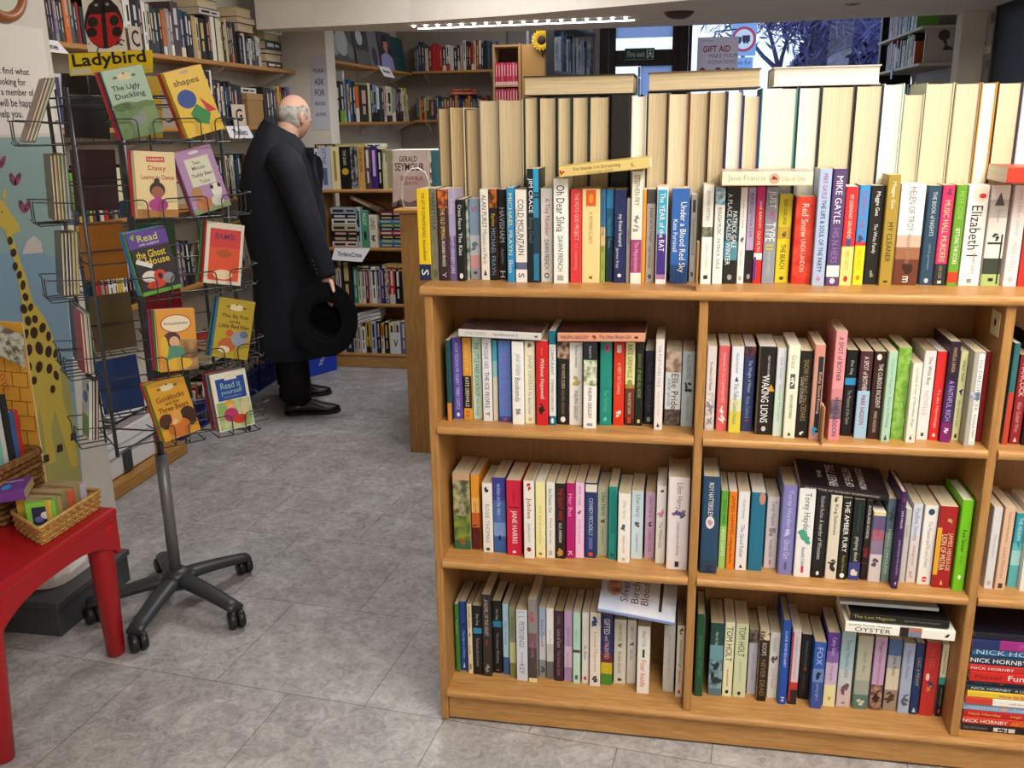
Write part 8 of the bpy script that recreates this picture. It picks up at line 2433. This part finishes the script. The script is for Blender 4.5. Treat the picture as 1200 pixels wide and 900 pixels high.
def sleeve(S, E, W, nm):
    mb = MB()
    pts, rs = [], []
    up = S + Vector((-.03, 0, .035)) + (TOR[0] - S) * .22
    ctrl = [up, S, S.lerp(E, .5) + (S - W).cross(Vector((0, 0, 1))).normalized() * 0, E, E.lerp(W, .55), W + (W - E).normalized() * .012]
    cr = [.082, .085, .076, .067, .058, .050]
    for i in range(len(ctrl) - 1):
        for s in range(5):
            u = s / 5
            p0 = ctrl[max(i - 1, 0)]; p1 = ctrl[i]; p2 = ctrl[i + 1]; p3 = ctrl[min(i + 2, len(ctrl) - 1)]
            pts.append(.5 * ((2 * p1) + (p2 - p0) * u + (2 * p0 - 5 * p1 + 4 * p2 - p3) * u * u + (3 * p1 - p0 - 3 * p2 + p3) * u ** 3) + OFFM)
            rs.append((cr[i] * (1 - u) + cr[i + 1] * u) * (1 + .012 * math.sin(9 * (i + u) * 1.3)))
    pts.append(ctrl[-1] + OFFM)
    rs.append(cr[-1])
    tip = (ctrl[-1] - ctrl[-2]).normalized()
    pts.append(ctrl[-1] + OFFM - tip * .004); rs.append(.044)
    pts.append(ctrl[-1] + OFFM - tip * .03); rs.append(.042)
    mb.tube(pts, rs, NAVY, 20, caps=False)
    s = mb.build(nm, man)
    for k in range(4):
        b = MB()
        p = ctrl[-1].lerp(ctrl[-2], .22 + .16 * k) + OFFM + Vector((-.022, -.0485 - .0014 * k, 0))
        Mx = Matrix.Translation(p) @ Matrix.Rotation(PI / 2, 4, 'X') @ Matrix.Rotation(.25, 4, 'Y')
        b.lathe([(.0001, .003), (.005, .0028), (.006, .001), (.006, -.003)], mat('2c3038', .3), 10, Mx)
        b.build('cuff_button', s)


sleeve(SH, EL, WR, 'sleeve')
sleeve(SHL, ELL, WRL, 'sleeve')
# trousers and shoes
mb = MB()
for A, sx in ((RA, -1), (LA, 1)):
    top = Vector((HIP.x + .01, HIP.y + .075 * sx, .52)) + OFFM
    kn = top.lerp(A + OFFM, .45) + Vector((.012, 0, 0))
    ank = A + OFFM + Vector((-.006, 0, .02))
    pts = [top + Vector((0, 0, .25)), top, kn, ank + Vector((0, 0, .09)), ank + Vector((0, 0, .03)), ank + Vector((-.004, 0, -.035)), ank + Vector((-.004, 0, -.045)), ank]
    mb.tube(pts, [.07, .08, .082, .077, .08, .074, .066, .06], DARK, 22, caps=False)
mb.build('trousers', man)
for A, sx in ((RA, -1), (LA, 1)):
    mb = MB()
    o = A + OFFM
    o.z = 0
    lat = Vector((-fy.y, fy.x, 0))
    rows = []
    NS = 20
    # stations from heel to toe: distance, half width, top height
    for d, w, h in ((-.078, .012, .05), (-.072, .028, .062), (-.05, .036, .075), (-.01, .038, .088), (.035, .038, .092), (.075, .042, .078), (.115, .047, .062), (.15, .047, .052), (.185, .040, .045), (.21, .026, .038), (.218, .010, .03)):
        row = []
        for i in range(NS):
            a = 2 * PI * i / NS
            yy = math.cos(a) * w
            zz = .016 + max(0, math.sin(a)) ** .8 * (h - .016) if math.sin(a) > 0 else .016
            row.append(o + fy * d + lat * yy + Vector((0, 0, zz)))
        rows.append(row)
    mb.grid(rows, SHOE, closed=True, caps=True)
    s = mb.build('shoe', man)
    mb = MB()
    rows = []
    for z, g in ((.001, .001), (.002, .003), (.015, .003), (.0165, .001)):
        row = []
        for d, w in ((-.08, 0), (-.074, .03), (-.05, .038), (-.01, .036), (.035, .035), (.075, .042), (.115, .049), (.15, .049), (.185, .042), (.21, .028), (.222, 0)):
            row.append(o + fy * (d * (1 + g)) + lat * (w + g * (w > 0)) + Vector((0, 0, z)))
        for d, w in ((.21, .028), (.185, .042), (.15, .049), (.115, .049), (.075, .042), (.035, .035), (-.01, .036), (-.05, .038), (-.074, .03)):
            row.append(o + fy * (d * (1 + g)) - lat * (w + g) + Vector((0, 0, z)))
        rows.append(row)
    mb.grid(rows, mat('141416', .6), closed=True, smooth=False, caps=True)
    mb.build('sole', s)
    mb = MB()
    for k in range(3):
        mb.tube([o + fy * (.045 + .022 * k) + lat * .018 + Vector((0, 0, .0905 - .007 * k)), o + fy * (.05 + .022 * k) - lat * .018 + Vector((0, 0, .0905 - .007 * k))], .0022, DARK, 5)
    mb.build('laces', s)

# the hat in his hand
HATC = at(381, 374.5, 2.335)
hx = Vector((0, 0, 1)).cross(hat_n).normalized()
hy = hat_n.cross(hx)
M = frame(HATC, hx, hy, hat_n)
t = thing('hat', 'black felt hat held by the brim in the man\'s hand', 'hat', M=M)
FELT = mat('0d0d10', .9, .15)


def hat_ring(r, z, wave=0.0, el=1.12):
    return [(r * math.cos(a), r * el * math.sin(a), z + wave * math.cos(2 * a)) for a in [2 * PI * k / 56 for k in range(56)]]


mb = MB()
mb.grid([hat_ring(.084, -.006), hat_ring(.092, .001), hat_ring(.12, .004, .006), hat_ring(.15, .007, .012), hat_ring(.166, .014, .014), hat_ring(.170, .013, .014), hat_ring(.167, .008, .014), hat_ring(.15, .000, .012), hat_ring(.12, -.003, .006), hat_ring(.094, -.006)], FELT, closed=True)
mb.build('brim', t)
mb = MB()
mb.grid([hat_ring(.083, .0), hat_ring(.08, -.05), hat_ring(.072, -.09), hat_ring(.055, -.105), hat_ring(.02, -.095), hat_ring(.001, -.093), hat_ring(.02, -.101), hat_ring(.058, -.112), hat_ring(.078, -.094), hat_ring(.086, -.05), hat_ring(.091, -.006), hat_ring(.083, .0)], FELT, closed=True)
mb.build('crown', t)
mb = MB()
mb.grid([hat_ring(.0915, -.008), hat_ring(.0925, -.012), hat_ring(.0895, -.036), hat_ring(.0885, -.038)], mat('17171b', .5), closed=True)
mb.build('ribbon_band', t)
# ------------------------------------------------------------------ books the photograph shows nothing of become one mass per place
def settle_books():
    from mathutils.bvhtree import BVHTree
    bpy.context.view_layer.update()
    vs, ps, own = [], [], []
    keys = []
    for o in COL.objects:
        if o.type != 'MESH':
            continue
        r = o
        while r.parent:
            r = r.parent
        if any(m and m.name.startswith('window_glass') for m in o.data.materials):
            continue
        k = len(keys)
        keys.append(r)
        mw = o.matrix_world
        b = len(vs)
        vs.extend(mw @ v.co for v in o.data.vertices)
        for p in o.data.polygons:
            ps.append(tuple(b + i for i in p.vertices))
            own.append(k)
    bvh = BVHTree.FromPolygons(vs, ps)
    seen = {}
    for py in range(0, 900, 2):
        for px in range(0, 1200, 2):
            if px > 520 and py > 120:
                continue
            d = (FV + RV * ((px - 599.5) / FPX) - UV * ((py - 449.5) / FPX)).normalized()
            h = bvh.ray_cast(CAM, d)
            if h[2] is not None:
                r = keys[own[h[2]]]
                seen[r.name] = seen.get(r.name, 0) + 1
    count = {}
    gone = {}
    for root, key, fmt in SERIES:
        if seen.get(root.name, 0) >= 3:
            count[key] = count.get(key, 0) + 1
            root['label'] = fmt.format(ordinal(count[key]))
        else:
            gone.setdefault(root.get('group'), []).append(root)
    for g, roots in gone.items():
        mb = MB()
        for r in roots:
            for c in r.children:
                mw = c.matrix_world
                b = len(mb.v)
                mb.v += [tuple(mw @ v.co) for v in c.data.vertices]
                km = [mb.mi(m) for m in c.data.materials]
                for p in c.data.polygons:
                    mb.f.append(tuple(b + i for i in p.vertices))
                    mb.m.append(km[p.material_index])
                    mb.sm.append(False)
        for r in roots:
            for c in list(r.children):
                bpy.data.objects.remove(c)
            bpy.data.objects.remove(r)
        o = mb.build('shelved_books')
        tag(o, 'books hidden among the ' + g.replace('hardbacks on', 'rows on').replace('books in', 'shelves of').replace('books standing in', 'rows of'), 'books', None, 'stuff')
    return seen


SEEN = settle_books()
# ------------------------------------------------------------------ light
w = bpy.data.worlds.new('sky')
SC.world = w
w.use_nodes = True
bg = w.node_tree.nodes['Background']
bg.inputs[0].default_value = (.74, .85, 1.0, 1)
bg.inputs[1].default_value = 1.7


def area(name, loc, size, energy, color, size_y=None, rot=(0, 0, 0)):
    l = bpy.data.lights.new(name, 'AREA')
    l.energy = energy
    l.color = color
    l.size = size
    if size_y:
        l.shape = 'RECTANGLE'
        l.size_y = size_y
    o = bpy.data.objects.new(name, l)
    COL.objects.link(o)
    o.location = loc
    o.rotation_euler = rot
    return o


area('ceiling_lamp', (1.5, -1.05, 2.57), .5, 52, (1, .90, .76), 1.1)
area('ceiling_lamp', (1.0, -1.9, 2.57), .6, 44, (1, .95, .88), 1.2)
area('ceiling_lamp', (-.5, 2.0, 2.57), .5, 34, (1, .97, .93), .9)
area('ceiling_lamp', (-.6, 3.46, 2.03), 1.2, 5, (.92, .96, 1), .03)
area('ceiling_lamp', (-.6, 5.0, 2.57), .6, 14, (1, .95, .9), .9)
SC.view_settings.view_transform = 'Standard'
SC.view_settings.look = 'None'
SC.view_settings.exposure = 0
SC.view_settings.gamma = 1
SC.view_settings.use_curve_mapping = False
